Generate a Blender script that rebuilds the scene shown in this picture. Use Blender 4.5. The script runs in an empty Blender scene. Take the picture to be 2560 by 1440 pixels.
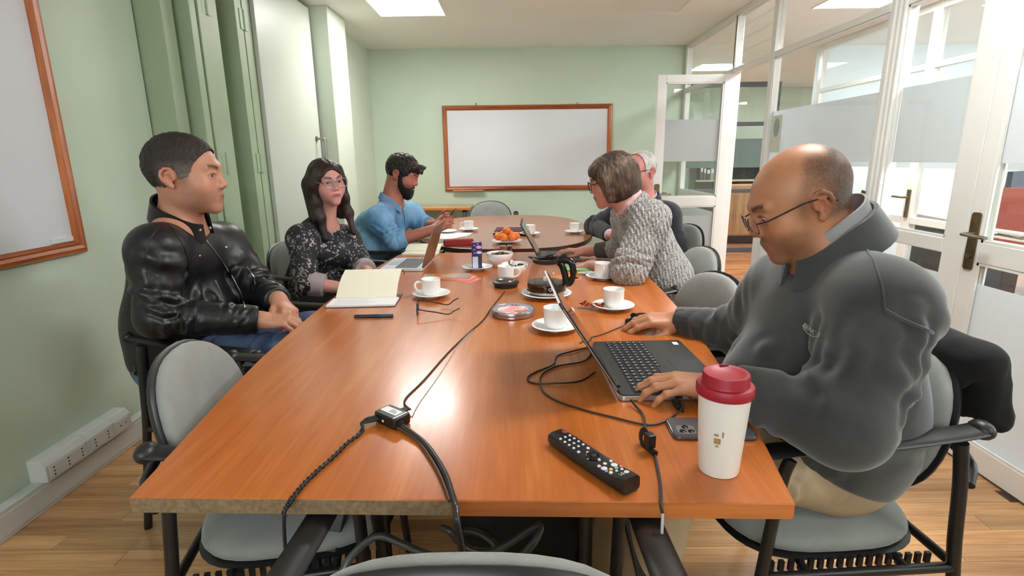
import bpy, bmesh, math, random
import numpy as np
from mathutils import Vector, Matrix, Euler
random.seed(7)
SC = bpy.context.scene
COL = SC.collection

# ------------------------------------------------------------------ camera
F_PX, CAM_H = 1338.0, 1.274                      # focal length for a 2560 px wide frame, lens height
PITCH, YAW, ROLL = [math.radians(a) for a in (13.54, -0.46, -0.675)]
def camera_axes():
    cy, sy, cp, sp = math.cos(YAW), math.sin(YAW), math.cos(PITCH), math.sin(PITCH)
    f = Vector((sy*cp, cy*cp, -sp)); r = Vector((cy, -sy, 0)); u = r.cross(f)
    c, s = math.cos(ROLL), math.sin(ROLL)
    return r*c + u*s, -r*s + u*c, f
CR, CU, CF = camera_axes()
cam_data = bpy.data.cameras.new('camera'); cam = bpy.data.objects.new('camera', cam_data); COL.objects.link(cam)
cam_data.sensor_width = 36.0; cam_data.lens = 36.0*F_PX/2560.0; cam_data.clip_start = 0.05; cam_data.clip_end = 200
m = Matrix.Identity(4)
for i in range(3):
    m[i][0], m[i][1], m[i][2] = CR[i], CU[i], -CF[i]
m.translation = (0, 0, CAM_H); cam.matrix_world = m
SC.camera = cam

# ------------------------------------------------------------------ world, exposure
w = bpy.data.worlds.new('world'); SC.world = w; w.use_nodes = True
nt = w.node_tree; bg = nt.nodes['Background']
bg.inputs[0].default_value = (0.88, 0.94, 1.0, 1); bg.inputs[1].default_value = 6.0
SC.view_settings.view_transform = 'Standard'; SC.view_settings.look = 'None'
SC.view_settings.gamma = 1.0; SC.view_settings.exposure = 1.08; SC.view_settings.use_curve_mapping = False
LIGHT_POWER = 19.0                                # emission of the lit ceiling panels
SC.cycles.max_bounces = 10; SC.cycles.transparent_max_bounces = 24; SC.cycles.diffuse_bounces = 5
SC.cycles.glossy_bounces = 4; SC.cycles.transmission_bounces = 8
SC.cycles.caustics_reflective = False; SC.cycles.caustics_refractive = False
SC.cycles.sample_clamp_indirect = 6.0
SC.cycles.use_denoising = True

def ray(px, py):
    return CR*((px-1280)/F_PX) - CU*((py-720)/F_PX) + CF
def on_z(px, py, z):                              # where the sight line meets the level z (a table top, the floor)
    d = ray(px, py); return Vector((0, 0, CAM_H)) + d*((z-CAM_H)/d.z)
def on_y(px, py, y):                              # where it meets the upright plane y
    d = ray(px, py); return Vector((0, 0, CAM_H)) + d*(y/d.y)
def on_x(px, py, x):
    d = ray(px, py); return Vector((0, 0, CAM_H)) + d*(x/d.x)

# ------------------------------------------------------------------ materials
def srgb(r, g, b):
    f = lambda c: (c/255/12.92) if c/255 <= 0.04045 else ((c/255+0.055)/1.055)**2.4
    return (f(r), f(g), f(b), 1)
MATS = {}
class NT:
    def __init__(s, name):
        s.m = bpy.data.materials.new(name); s.m.use_nodes = True; s.t = s.m.node_tree
        s.b = s.t.nodes['Principled BSDF']; s.out = s.t.nodes['Material Output']
    def n(s, typ, **kw):
        nd = s.t.nodes.new(typ)
        for k, v in kw.items():
            if k.startswith('i_'):
                key = k[2:]; key = int(key) if key.isdigit() else key
                nd.inputs[key].default_value = v
            else: setattr(nd, k, v)
        return nd
    def l(s, a, b): s.t.links.new(a, b)
    def coord(s, scale=(1, 1, 1), kind='Object', rot=(0, 0, 0)):
        tc = s.n('ShaderNodeTexCoord'); mp = s.n('ShaderNodeMapping'); mp.inputs['Scale'].default_value = scale
        mp.inputs['Rotation'].default_value = rot
        s.l(tc.outputs[kind], mp.inputs[0]); return mp.outputs[0]
    def ramp(s, fac, stops):
        r = s.n('ShaderNodeValToRGB'); e = r.color_ramp.elements
        while len(e) < len(stops): e.new(0.5)
        for k, (p, c) in enumerate(stops): e[k].position = p; e[k].color = c
        s.l(fac, r.inputs[0]); return r.outputs[0]
    def mix(s, fac, a, b, mode='MIX'):
        mx = s.n('ShaderNodeMix', data_type='RGBA', blend_type=mode)
        for v, i in ((fac, 0), (a, 6), (b, 7)):
            if hasattr(v, 'default_value') or hasattr(v, 'links'): s.l(v, mx.inputs[i])
            else: mx.inputs[i].default_value = v
        return mx.outputs[2]
    def bump(s, h, strength=0.3, dist=0.002):
        b = s.n('ShaderNodeBump'); b.inputs['Strength'].default_value = strength; b.inputs['Distance'].default_value = dist
        s.l(h, b.inputs['Height']); s.l(b.outputs[0], s.b.inputs['Normal']); return b
    def set(s, **kw):
        for k, v in kw.items(): s.b.inputs[k.replace('_', ' ')].default_value = v
        return s

def mat(name, col, rough=0.5, metal=0.0, spec=0.5, noise=0.0, nscale=8.0, bump=0.0, bscale=60.0, bdist=0.001, coat=0.0, sheen=0.0):
    """plain surface with slight procedural mottling and relief"""
    if name in MATS: return MATS[name]
    k = NT(name); k.set(Roughness=rough, Metallic=metal)
    k.b.inputs['Specular IOR Level'].default_value = spec; k.b.inputs['Coat Weight'].default_value = coat
    k.b.inputs['Sheen Weight'].default_value = sheen
    if noise:
        no = k.n('ShaderNodeTexNoise', i_Scale=nscale, i_Detail=4.0); k.l(k.coord(), no.inputs['Vector'])
        c = np.array(col[:3]); a = tuple(np.clip(c*(1-noise), 0, 1))+(1,); b = tuple(np.clip(c*(1+noise), 0, 1))+(1,)
        k.l(k.ramp(no.outputs['Fac'], [(0.3, a), (0.7, b)]), k.b.inputs['Base Color'])
    else: k.b.inputs['Base Color'].default_value = col
    if bump:
        no = k.n('ShaderNodeTexNoise', i_Scale=bscale, i_Detail=3.0); k.l(k.coord(), no.inputs['Vector'])
        k.bump(no.outputs['Fac'], bump, bdist)
    MATS[name] = k.m; return k.m

def glass_mat(name, tint=(0.96, 0.985, 0.97, 1), gloss=1.0):
    if name in MATS: return MATS[name]
    k = NT(name); k.t.nodes.remove(k.b)
    tr = k.n('ShaderNodeBsdfTransparent', i_Color=tint); gl = k.n('ShaderNodeBsdfGlossy', i_Roughness=0.02)
    lw = k.n('ShaderNodeLayerWeight', i_Blend=0.5); pw = k.n('ShaderNodeMath', operation='POWER'); pw.inputs[1].default_value = 5.0; k.l(lw.outputs['Facing'], pw.inputs[0])
    mu = k.n('ShaderNodeMath', operation='MULTIPLY_ADD'); mu.inputs[1].default_value = 0.8*gloss; mu.inputs[2].default_value = 0.03*gloss; k.l(pw.outputs[0], mu.inputs[0]); mx = k.n('ShaderNodeMixShader')
    k.l(mu.outputs[0], mx.inputs[0]); k.l(tr.outputs[0], mx.inputs[1]); k.l(gl.outputs[0], mx.inputs[2]); k.l(mx.outputs[0], k.out.inputs[0])
    MATS[name] = k.m; return k.m
def frost_mat(name, col, trans=0.12):
    if name in MATS: return MATS[name]
    k = NT(name); k.t.nodes.remove(k.b)
    tr = k.n('ShaderNodeBsdfTransparent', i_Color=(1, 1, 1, 1)); tl = k.n('ShaderNodeBsdfTranslucent', i_Color=col); di = k.n('ShaderNodeBsdfDiffuse', i_Color=col)
    a = k.n('ShaderNodeMixShader', i_0=0.5); b = k.n('ShaderNodeMixShader', i_0=trans)
    k.l(tl.outputs[0], a.inputs[1]); k.l(di.outputs[0], a.inputs[2]); k.l(a.outputs[0], b.inputs[1]); k.l(tr.outputs[0], b.inputs[2]); k.l(b.outputs[0], k.out.inputs[0])
    MATS[name] = k.m; return k.m
def emit_mat(name, col, power):
    if name in MATS: return MATS[name]
    k = NT(name); k.t.nodes.remove(k.b); e = k.n('ShaderNodeEmission', i_Color=col, i_Strength=power); k.l(e.outputs[0], k.out.inputs[0])
    MATS[name] = k.m; return k.m
def wood_mat(name, c_dark, c_mid, c_light, axis='Y', rough=0.3, scale=1.0, coat=0.0, per_object=False, spec=0.5):
    if name in MATS: return MATS[name]
    k = NT(name); k.set(Roughness=rough); k.b.inputs['Coat Weight'].default_value = coat; k.b.inputs['Coat Roughness'].default_value = 0.15
    k.b.inputs['Specular IOR Level'].default_value = spec
    s = {'X': (1.2, 22, 22), 'Y': (22, 1.2, 22), 'Z': (22, 22, 1.2)}[axis]
    vec = k.coord(tuple(q*scale for q in s), 'Object')
    if per_object:
        oi = k.n('ShaderNodeObjectInfo'); ad = k.n('ShaderNodeVectorMath', operation='ADD'); mu = k.n('ShaderNodeVectorMath', operation='SCALE')
        k.l(oi.outputs['Location'], mu.inputs[0]); mu.inputs['Scale'].default_value = 37.0; k.l(vec, ad.inputs[0]); k.l(mu.outputs[0], ad.inputs[1]); vec = ad.outputs[0]
    a = k.n('ShaderNodeTexNoise', i_Scale=1.0, i_Detail=5.0, i_Distortion=0.6); k.l(vec, a.inputs['Vector'])
    b = k.n('ShaderNodeTexNoise', i_Scale=6.0, i_Detail=2.0); k.l(vec, b.inputs['Vector'])
    m1 = k.n('ShaderNodeMath', operation='MULTIPLY_ADD'); m1.inputs[1].default_value = 0.35; k.l(b.outputs['Fac'], m1.inputs[0]); 
    m0 = k.n('ShaderNodeMath', operation='MULTIPLY'); m0.inputs[1].default_value = 0.68; k.l(a.outputs['Fac'], m0.inputs[0]); k.l(m0.outputs[0], m1.inputs[2])
    c = k.ramp(m1.outputs[0], [(0.34, c_dark), (0.52, c_mid), (0.68, c_light)])
    if per_object:
        rnd = k.n('ShaderNodeMapRange', i_3=0.72, i_4=1.18); k.l(oi.outputs['Random'], rnd.inputs[0])
        hv = k.n('ShaderNodeHueSaturation'); k.l(rnd.outputs[0], hv.inputs['Value']); k.l(c, hv.inputs['Color']); c = hv.outputs[0]
    k.l(c, k.b.inputs['Base Color'])
    k.bump(a.outputs['Fac'], 0.06, 0.001)
    MATS[name] = k.m; return k.m

# ------------------------------------------------------------------ mesh building
class G:
    """a bag of vertices and faces that becomes ONE mesh object"""
    def __init__(s): s.v = []; s.f = []; s.mi = []; s.cur = 0
    def add(s, V, Fc):
        o = len(s.v); s.v += [Vector(p) for p in V]
        for f in Fc: s.f.append([o+i for i in f]); s.mi.append(s.cur)
        return s
    def box(s, c, d, R=None):
        x, y, z = d[0]/2, d[1]/2, d[2]/2
        V = [Vector((a*x, b*y, e*z)) for a in (-1, 1) for b in (-1, 1) for e in (-1, 1)]
        if R is not None: V = [R @ p for p in V]
        return s.add([p+Vector(c) for p in V], [(0, 1, 3, 2), (4, 6, 7, 5), (0, 4, 5, 1), (2, 3, 7, 6), (0, 2, 6, 4), (1, 5, 7, 3)])
    def mm(s, lo, hi): return s.box([(a+b)/2 for a, b in zip(lo, hi)], [b-a for a, b in zip(lo, hi)])
    def ring_loft(s, rings, cap=True, closed=False):
        n = len(rings[0]); V = [p for r in rings for p in r]; Fc = []
        m_ = len(rings)
        for i in range(m_ if closed else m_-1):
            j = (i+1) % m_
            for k in range(n): Fc.append((i*n+k, i*n+(k+1) % n, j*n+(k+1) % n, j*n+k))
        if cap and not closed: Fc.append(tuple(range(n-1, -1, -1))); Fc.append(tuple((m_-1)*n+k for k in range(n)))
        return s.add(V, Fc)
    def tube(s, path, r, seg=8, flat=1.0, up=None, cap=True, closed=False):
        P = [Vector(p) for p in path]; n = len(P)
        R_ = r if isinstance(r, (list, tuple)) else [r]*n
        rings = []; prev = None
        for i in range(n):
            if closed: t = P[(i+1) % n]-P[i-1]
            else: t = P[min(i+1, n-1)]-P[max(i-1, 0)]
            t.normalize()
            if up is not None: a = Vector(up)
            elif prev is not None: a = prev
            else: a = Vector((0, 0, 1)) if abs(t.z) < 0.9 else Vector((1, 0, 0))
            b = a - t*a.dot(t); b.normalize(); prev = b; c = t.cross(b)
            rings.append([P[i] + c*(math.cos(2*math.pi*k/seg)*R_[i]) + b*(math.sin(2*math.pi*k/seg)*R_[i]*flat) for k in range(seg)])
        return s.ring_loft(rings, cap, closed)
    def lathe(s, prof, seg=32, c=(0, 0, 0), R=None, cap=True):
        rings = []
        for r, z in prof:
            ring = [Vector((r*math.cos(2*math.pi*k/seg), r*math.sin(2*math.pi*k/seg), z)) for k in range(seg)]
            if R is not None: ring = [R @ p for p in ring]
            rings.append([p+Vector(c) for p in ring])
        return s.ring_loft(rings, cap)
    def prism(s, poly, z0, z1, R=None, c=(0, 0, 0)):
        n = len(poly); V = [Vector((x, y, z)) for z in (z0, z1) for x, y in poly]
        if R is not None: V = [R @ p for p in V]
        V = [p+Vector(c) for p in V]
        return s.add(V, [tuple(range(n-1, -1, -1)), tuple(range(n, 2*n))]+[(k, (k+1) % n, n+(k+1) % n, n+k) for k in range(n)])
    def ell(s, c, r, seg=16, rings=10, R=None):
        prof = []
        V = []; Fc = []
        for i in range(1, rings):
            a = math.pi*i/rings
            V += [Vector((r[0]*math.sin(a)*math.cos(2*math.pi*k/seg), r[1]*math.sin(a)*math.sin(2*math.pi*k/seg), r[2]*math.cos(a))) for k in range(seg)]
        V += [Vector((0, 0, r[2])), Vector((0, 0, -r[2]))]; t = len(V)-2
        for i in range(rings-2):
            for k in range(seg): Fc.append((i*seg+k, (i+1)*seg+k, (i+1)*seg+(k+1) % seg, i*seg+(k+1) % seg))
        for k in range(seg):
            Fc.append((t, k, (k+1) % seg)); Fc.append((t+1, (rings-2)*seg+(k+1) % seg, (rings-2)*seg+k))
        if R is not None: V = [R @ p for p in V]
        return s.add([p+Vector(c) for p in V], Fc)
    def xf(s, M):
        s.v = [M @ p for p in s.v]; return s
    def moved(s, d):
        s.v = [p+Vector(d) for p in s.v]; return s

def rrect(w, h, r, n=5):
    pts = []
    for cx, cy, a0 in ((w/2-r, h/2-r, 0), (-w/2+r, h/2-r, 90), (-w/2+r, -h/2+r, 180), (w/2-r, -h/2+r, 270)):
        for k in range(n+1):
            a = math.radians(a0+90*k/n); pts.append((cx+r*math.cos(a), cy+r*math.sin(a)))
    return pts
def spline(pts, n=8):
    P = [Vector(p) for p in pts]; out = []
    for i in range(len(P)-1):
        p0, p1, p2, p3 = P[max(i-1, 0)], P[i], P[i+1], P[min(i+2, len(P)-1)]
        for k in range(n):
            t = k/n
            out.append(0.5*((2*p1)+(p2-p0)*t+(2*p0-5*p1+4*p2-p3)*t*t+(3*p1-p0-3*p2+p3)*t**3))
    out.append(P[-1]); return out

def link(o, parent=None):
    COL.objects.link(o)
    if parent is not None: o.parent = parent
    return o
def make_mesh(name, V, Fc, smooth=None):
    me = bpy.data.meshes.new(name); me.from_pydata([tuple(p) for p in V], [], Fc); me.update()
    if smooth is not None:
        me.shade_smooth()
        if smooth < 180: me.set_sharp_from_angle(angle=math.radians(smooth))
    return me
def build(name, g, m, parent=None, smooth=50, bevel=0.0, bseg=2, recalc=True):
    me = make_mesh(name, g.v, g.f)
    if recalc:
        bm = bmesh.new(); bm.from_mesh(me); bmesh.ops.recalc_face_normals(bm, faces=bm.faces); bm.to_mesh(me); bm.free()
    if smooth: me.shade_smooth(); me.set_sharp_from_angle(angle=math.radians(smooth))
    for q in (m if isinstance(m, (list, tuple)) else [m]): me.materials.append(q)
    if isinstance(m, (list, tuple)): me.polygons.foreach_set('material_index', g.mi)
    o = link(bpy.data.objects.new(name, me), parent)
    if bevel:
        b = o.modifiers.new('bevel', 'BEVEL'); b.width = bevel; b.segments = bseg; b.limit_method = 'ANGLE'; b.harden_normals = False
    return o
def thing(name, label, cat, loc=(0, 0, 0), rz=0.0, group=None, rot=None):
    o = bpy.data.objects.new(name, None); o.empty_display_size = 0.05; link(o)
    o.location = loc; o.rotation_euler = rot if rot is not None else (0, 0, rz)
    return tag(o, label, cat, group)
def tag(o, label, cat, group=None):
    o['label'] = label; o['category'] = cat
    if group: o['group'] = group
    return o
def struct(o): o['kind'] = 'structure'; return o
def copy_tree(o, parent=None):
    c = o.copy(); link(c, None)
    if parent is not None: c.parent = parent
    for ch in list(o.children): copy_tree(ch, c)
    return c
def text(name, body, size, m, parent, M, extrude=0.0002, align='CENTER'):
    cu = bpy.data.curves.new(name, 'FONT'); cu.body = body; cu.size = size; cu.extrude = extrude; cu.align_x = align; cu.align_y = 'CENTER'
    tmp = bpy.data.objects.new(name, cu); COL.objects.link(tmp); dg = bpy.context.evaluated_depsgraph_get(); dg.update()
    me = bpy.data.meshes.new_from_object(tmp.evaluated_get(dg)); bpy.data.objects.remove(tmp); me.materials.clear(); me.materials.append(m)
    o = link(bpy.data.objects.new(name, me), parent); o.matrix_local = M; return o
# ------------------------------------------------------------------ bodies and cloth: smooth unions of tapered limbs, meshed as one surface
def nrm(v): v = np.asarray(v, float); return v/np.linalg.norm(v)
class Body:
    def __init__(s): s.p = []
    def cap(s, a, b, ra, rb=None, k=0.02, op=1):
        rb = ra if rb is None else rb; a = np.asarray(a, float); b = np.asarray(b, float); r = max(ra, rb)
        s.p.append(('c', (a, b, ra, rb), k, op, np.minimum(a, b)-r, np.maximum(a, b)+r)); return s
    def chain(s, pts, rs, k=0.02):
        for i in range(len(pts)-1): s.cap(pts[i], pts[i+1], rs[i], rs[i+1], k)
        return s
    def ell(s, c, r, k=0.02, R=None, op=1):
        c = np.asarray(c, float); r = np.asarray(r, float); R = np.eye(3) if R is None else np.asarray(R, float); e = max(r)
        s.p.append(('e', (c, r, R), k, op, c-e, c+e)); return s
    def plane(s, pt, n, k=0.004, reach=0.12):
        """cut away what lies on the +n side of the plane, within reach of pt"""
        pt = np.asarray(pt, float); s.p.append(('p', (pt, nrm(n), reach), k, -1, pt-reach*1.5, pt+reach*1.5)); return s
def frame(fwd, up):
    y = nrm(fwd); up = np.asarray(up, float); x = nrm(np.cross(y, up)); z = np.cross(x, y)
    return np.array([x, y, z]).T          # columns = local axes
class Local:
    """write into a Body in a local frame (origin o, axes R, scale sc)"""
    def __init__(s, b, o, R, sc=1.0): s.b, s.o, s.R, s.sc = b, np.asarray(o, float), R, sc
    def P(s, p): return s.o + s.R @ (np.asarray(p, float)*s.sc)
    def cap(s, a, b, ra, rb=None, k=0.02, op=1):
        s.b.cap(s.P(a), s.P(b), ra*s.sc, None if rb is None else rb*s.sc, k*s.sc, op)
    def ell(s, c, r, k=0.02, op=1, R=None):
        s.b.ell(s.P(c), np.asarray(r)*s.sc, k*s.sc, s.R if R is None else s.R @ R, op)
    def plane(s, p, n, k=0.004, reach=0.3): s.b.plane(s.P(p), s.R @ np.asarray(n, float), k*s.sc, reach)
def sdf_eval(prims, X):
    D = np.full(len(X), 9.0)
    for typ, a, k, op, lo, hi in prims:
        if typ == 'c':
            A, B, ra, rb = a; ab = B-A; L = ab @ ab; t = np.clip(((X-A) @ ab)/L, 0, 1) if L > 1e-12 else np.zeros(len(X))
            d = np.sqrt((((X-A)-t[:, None]*ab)**2).sum(1)) - (ra+t*(rb-ra))
        elif typ == 'e':
            c, r, R = a; q = (X-c) @ R; k0 = np.sqrt(((q/r)**2).sum(1)); k1 = np.sqrt(((q/(r*r))**2).sum(1))+1e-9; d = k0*(k0-1)/k1
        else:
            c, n, rc = a; d = -np.minimum((X-c) @ n, rc-np.sqrt(((X-c)**2).sum(1)))
        if op > 0: h = np.maximum(k-np.abs(D-d), 0)/k; D = np.minimum(D, d)-h*h*k*0.25
        else: d = -d; h = np.maximum(k-np.abs(D-d), 0)/k; D = np.maximum(D, d)+h*h*k*0.25
    return D
_C = np.array([(i, j, k) for i in (0, 1) for j in (0, 1) for k in (0, 1)])
_E = [(a, b) for a in range(8) for b in range(a+1, 8) if (_C[a] != _C[b]).sum() == 1]
def sdf_mesh(body, h, N=20):
    """surface nets over the blocks that hold anything"""
    P = body.p; pos = [q for q in P if q[3] > 0]
    lo = np.min([q[4] for q in pos], axis=0)-4*h; hi = np.max([q[5] for q in pos], axis=0)+4*h
    dim = np.ceil((hi-lo)/h).astype(int)+1; nb = -(-dim//N); S = dim+N+2
    ids, vs, quads = [], [], []
    marg = [2.2*q[2]+4*h+(.7*max(q[1][1]) if q[0] == 'e' else 0) for q in P]
    g = np.arange(N+1)
    for bi in np.ndindex(*nb):
        base = np.array(bi)*N; blo = lo+base*h; bhi = blo+N*h
        sel = [q for q, g_ in zip(P, marg) if np.all(q[4]-g_ <= bhi) and np.all(q[5]+g_ >= blo)]
        if not any(q[3] > 0 for q in sel): continue
        X = np.stack(np.meshgrid(*(blo[d]+g*h for d in range(3)), indexing='ij'), -1).reshape(-1, 3)
        D = sdf_eval(sel, X).reshape(N+1, N+1, N+1); ins = D < 0
        if ins.all() or not ins.any(): continue
        cs = [ins[c[0]:N+c[0], c[1]:N+c[1], c[2]:N+c[2]] for c in _C]; cnt = sum(c.astype(np.int8) for c in cs)
        act = np.argwhere((cnt > 0) & (cnt < 8))
        if len(act):
            d8 = np.stack([D[act[:, 0]+c[0], act[:, 1]+c[1], act[:, 2]+c[2]] for c in _C], 1)
            acc = np.zeros((len(act), 3)); num = np.zeros(len(act))
            for a, b in _E:
                da, db = d8[:, a], d8[:, b]; x = (da < 0) != (db < 0); t = np.where(x, da/np.where(x, da-db, 1), 0)
                acc += np.where(x[:, None], _C[a]+t[:, None]*(_C[b]-_C[a]), 0); num += x
            vs.append(blo+(act+acc/num[:, None])*h); gi = act+base; ids.append((gi[:, 0]*S[1]+gi[:, 1])*S[2]+gi[:, 2])
        for ax in range(3):
            sl0 = [slice(0, N)]*3; sl1 = list(sl0); sl1[ax] = slice(1, N+1)
            a, b = ins[tuple(sl0)], ins[tuple(sl1)]; e = np.argwhere(a != b)
            if not len(e): continue
            fl = a[tuple(e.T)]; e = e+base; u, v = (ax+1) % 3, (ax+2) % 3
            du = np.zeros(3, int); du[u] = 1; dv = np.zeros(3, int); dv[v] = 1
            q = np.stack([e-du-dv, e-dv, e, e-du], 1); q = (q[..., 0]*S[1]+q[..., 1])*S[2]+q[..., 2]
            q[~fl] = q[~fl][:, ::-1]; quads.append(q)
    ids = np.concatenate(ids); vs = np.concatenate(vs); quads = np.concatenate(quads)
    o = np.argsort(ids); ids = ids[o]; vs = vs[o]; idx = np.searchsorted(ids, quads); idx = np.clip(idx, 0, len(ids)-1)
    ok = (ids[idx] == quads).all(1); return vs, idx[ok]
def vnormals(V, Q):
    n = np.cross(V[Q[:, 2]]-V[Q[:, 0]], V[Q[:, 3]]-V[Q[:, 1]]); N = np.zeros_like(V)
    for c in range(4): np.add.at(N, Q[:, c], n)
    return N/(np.linalg.norm(N, axis=1)[:, None]+1e-12)
_rng = np.random.RandomState(3); _perm = _rng.permutation(256); _perm = np.concatenate([_perm, _perm, _perm]); _gr = _rng.normal(size=(256, 3)); _gr /= np.linalg.norm(_gr, axis=1)[:, None]
def perlin(X):
    X = np.asarray(X, float); i = np.floor(X).astype(int); f = X-i; i &= 255; u = f*f*f*(f*(f*6-15)+10); r = 0
    for c in _C:
        hsh = _perm[_perm[_perm[i[:, 0]+c[0]]+i[:, 1]+c[1]] + ((i[:, 2]+c[2]) & 255)]; g = _gr[hsh]; wgt = np.prod(np.where(c, u, 1-u), 1); r = r+wgt*((f-c)*g).sum(1)
    return r
def np_mesh(name, V, Q, mats, parent=None, col=None, base=(0, 0, 0)):
    me = bpy.data.meshes.new(name); V = V-np.asarray(base)
    me.vertices.add(len(V)); me.vertices.foreach_set('co', V.astype(np.float32).ravel())
    me.loops.add(len(Q)*4); me.loops.foreach_set('vertex_index', Q.astype(np.int32).ravel())
    me.polygons.add(len(Q)); me.polygons.foreach_set('loop_start', np.arange(0, len(Q)*4, 4, dtype=np.int32))
    me.update(calc_edges=True); me.shade_smooth()
    if col is not None:
        at = me.color_attributes.new('Col', 'FLOAT_COLOR', 'POINT'); at.data.foreach_set('color', np.concatenate([col, np.ones((len(col), 1))], 1).astype(np.float32).ravel())
    for m_ in (mats if isinstance(mats, (list, tuple)) else [mats]): me.materials.append(m_)
    return link(bpy.data.objects.new(name, me), parent)
def cloth(name, body, h, m, parent, base, fold=None, col=None):
    V, Q = sdf_mesh(body, h)
    if fold is not None: V = V + vnormals(V, Q)*fold(V)[:, None]
    return np_mesh(name, V, Q, m, parent, None if col is None else col(V), base)
# ------------------------------------------------------------------ palette
M_WALL = mat('wall_paint_green', srgb(192, 206, 188), 0.55, noise=0.03, nscale=2.5, bump=0.12, bscale=90)
M_FOLD = mat('folding_leaf_paint', srgb(160, 176, 146), 0.5, noise=0.05, nscale=5, bump=0.1, bscale=50)
M_LEAF = mat('light_leaf_paint', srgb(190, 196, 184), 0.4, noise=0.02, nscale=3, bump=0.1, bscale=12, bdist=0.003)
M_PALE = mat('pale_green_paint', srgb(200, 209, 192), 0.5, noise=0.02)
M_CEIL = mat('ceiling_paint', srgb(238, 239, 234), 0.7, noise=0.015, nscale=2)
M_WHITE = mat('white_gloss_paint', srgb(226, 226, 222), 0.28, noise=0.02, nscale=4, bump=0.05, bscale=30)
M_TRUNK = mat('trunking_plastic', srgb(205, 208, 205), 0.4, noise=0.02)
M_DARK = mat('dark_recess', srgb(40, 46, 36), 0.8)
M_BLACK = mat('black_metal', srgb(24, 24, 25), 0.38, noise=0.1, nscale=20)
M_BLKPL = mat('black_plastic', srgb(22, 22, 24), 0.42, bump=0.08, bscale=300, bdist=0.0004)
M_STEEL = mat('brushed_steel', srgb(150, 145, 135), 0.32, metal=1.0)
M_BRASS = mat('aged_brass', srgb(120, 104, 78), 0.4, metal=0.9, noise=0.2, nscale=30)
M_GLASS = glass_mat('partition_glass', (0.965, 0.98, 0.975, 1), 0.9)
M_FROST = frost_mat('frosted_film', srgb(218, 222, 224), 0.10)
M_BOARD = mat('whiteboard_enamel', srgb(212, 212, 217), 0.25, noise=0.012, nscale=1.5)
M_FRAME = wood_mat('varnished_frame', srgb(112, 52, 18), srgb(160, 82, 36), srgb(190, 108, 54), 'Y', 0.3, 1.0, coat=0.3)
M_FRAMEX = wood_mat('varnished_frame_x', srgb(112, 52, 18), srgb(160, 82, 36), srgb(190, 108, 54), 'X', 0.3, 1.0, coat=0.3)
M_FRAMEZ = wood_mat('varnished_frame_z', srgb(112, 52, 18), srgb(160, 82, 36), srgb(190, 108, 54), 'Z', 0.3, 1.0, coat=0.3)
M_PLANK = wood_mat('oak_strip', srgb(166, 120, 78), srgb(194, 146, 98), srgb(210, 166, 118), 'X', 0.26, 0.9, coat=0.25, per_object=True)
M_PLANKD = wood_mat('corridor_strip', srgb(140, 80, 46), srgb(186, 122, 76), srgb(214, 158, 106), 'X', 0.2, 0.9, coat=0.4, per_object=True)
M_SUBFL = mat('subfloor', srgb(70, 46, 28), 0.8)
M_EMIT = emit_mat('lit_diffuser', (1.0, 0.995, 0.97, 1), LIGHT_POWER); M_EMITC = emit_mat('lit_diffuser_cool', (0.95, 0.98, 1.0, 1), LIGHT_POWER*1.7)
M_OFFD = mat('unlit_diffuser', srgb(232, 228, 222), 0.5)

X0, X1, Y0, Y1, ZC = -1.83, 1.90, -1.7, 6.30, 2.46
# ---- floor: a slab with the strips laid on it
fl = struct(build('floor', G().mm((-2.1, Y0-0.1, -0.12), (8.2, 10.2, -0.012)), M_SUBFL, smooth=None))
pw, pl = 0.075, 0.92
plank_me = {}
def plank(x0, x1, y, m):
    L = round(x1-x0, 3)
    if (L, m.name) not in plank_me:
        g = G(); b = 0.0022
        V = [(-L/2, -pw/2, -0.012), (L/2, -pw/2, -0.012), (L/2, pw/2-0.0006, -0.012), (-L/2, pw/2-0.0006, -0.012)]
        V += [(-L/2, -pw/2, -b), (L/2, -pw/2, -b), (L/2, pw/2-0.0006, -b), (-L/2, pw/2-0.0006, -b)]
        V += [(-L/2+b*.4, -pw/2+b*.4, 0), (L/2-b*.4, -pw/2+b*.4, 0), (L/2-b*.4, pw/2-b*.4, 0), (-L/2+b*.4, pw/2-b*.4, 0)]
        g.add(V, [(0, 1, 5, 4), (1, 2, 6, 5), (2, 3, 7, 6), (3, 0, 4, 7), (4, 5, 9, 8), (5, 6, 10, 9), (6, 7, 11, 10), (7, 4, 8, 11), (8, 9, 10, 11)])
        me = make_mesh('floor_plank', g.v, g.f); me.materials.append(m); plank_me[(L, m.name)] = me
    o = bpy.data.objects.new('floor_plank', plank_me[(L, m.name)]); o.location = ((x0+x1)/2, y, 0); link(o, fl)
rest = G(); npl = 0
y = -1.6 + pw/2; row = 0
def zone(xa, xb, y, m, near, off):
    global npl
    x = xa - off
    while x < xb:
        a, b = max(x, xa), min(x+pl, xb)
        if b-a > 0.03:
            a, b = round(a, 2), round(b, 2)
            if near and npl < 296: plank(a, b-0.001, y, m); npl += 1
            else: rest.cur = 1 if m is M_PLANKD else 0; rest.mm((a+0.0006, y-pw/2+0.0004, -0.012), (b-0.0006, y+pw/2-0.0004, 0))
        x += pl
rowseq = []
while y < 10.0:
    rowseq.append(y); y += pw
for r, y in enumerate(rowseq):
    off = [0.0, 0.41, 0.68, 0.2, 0.55][r % 5]
    if y < Y1: zone(X0, X1-0.02, y, M_PLANK, 0.75 < y < 3.3, off)
    zone(X1+0.02, 3.42, y, M_PLANKD, 4.2 < y < 7.5, off)
    zone(3.42, 8.0, y, M_PLANKD, False, off)
ro = build('plank_field', rest, [M_PLANK, M_PLANKD], fl, smooth=None, recalc=False); ro['kind'] = 'stuff'

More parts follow.
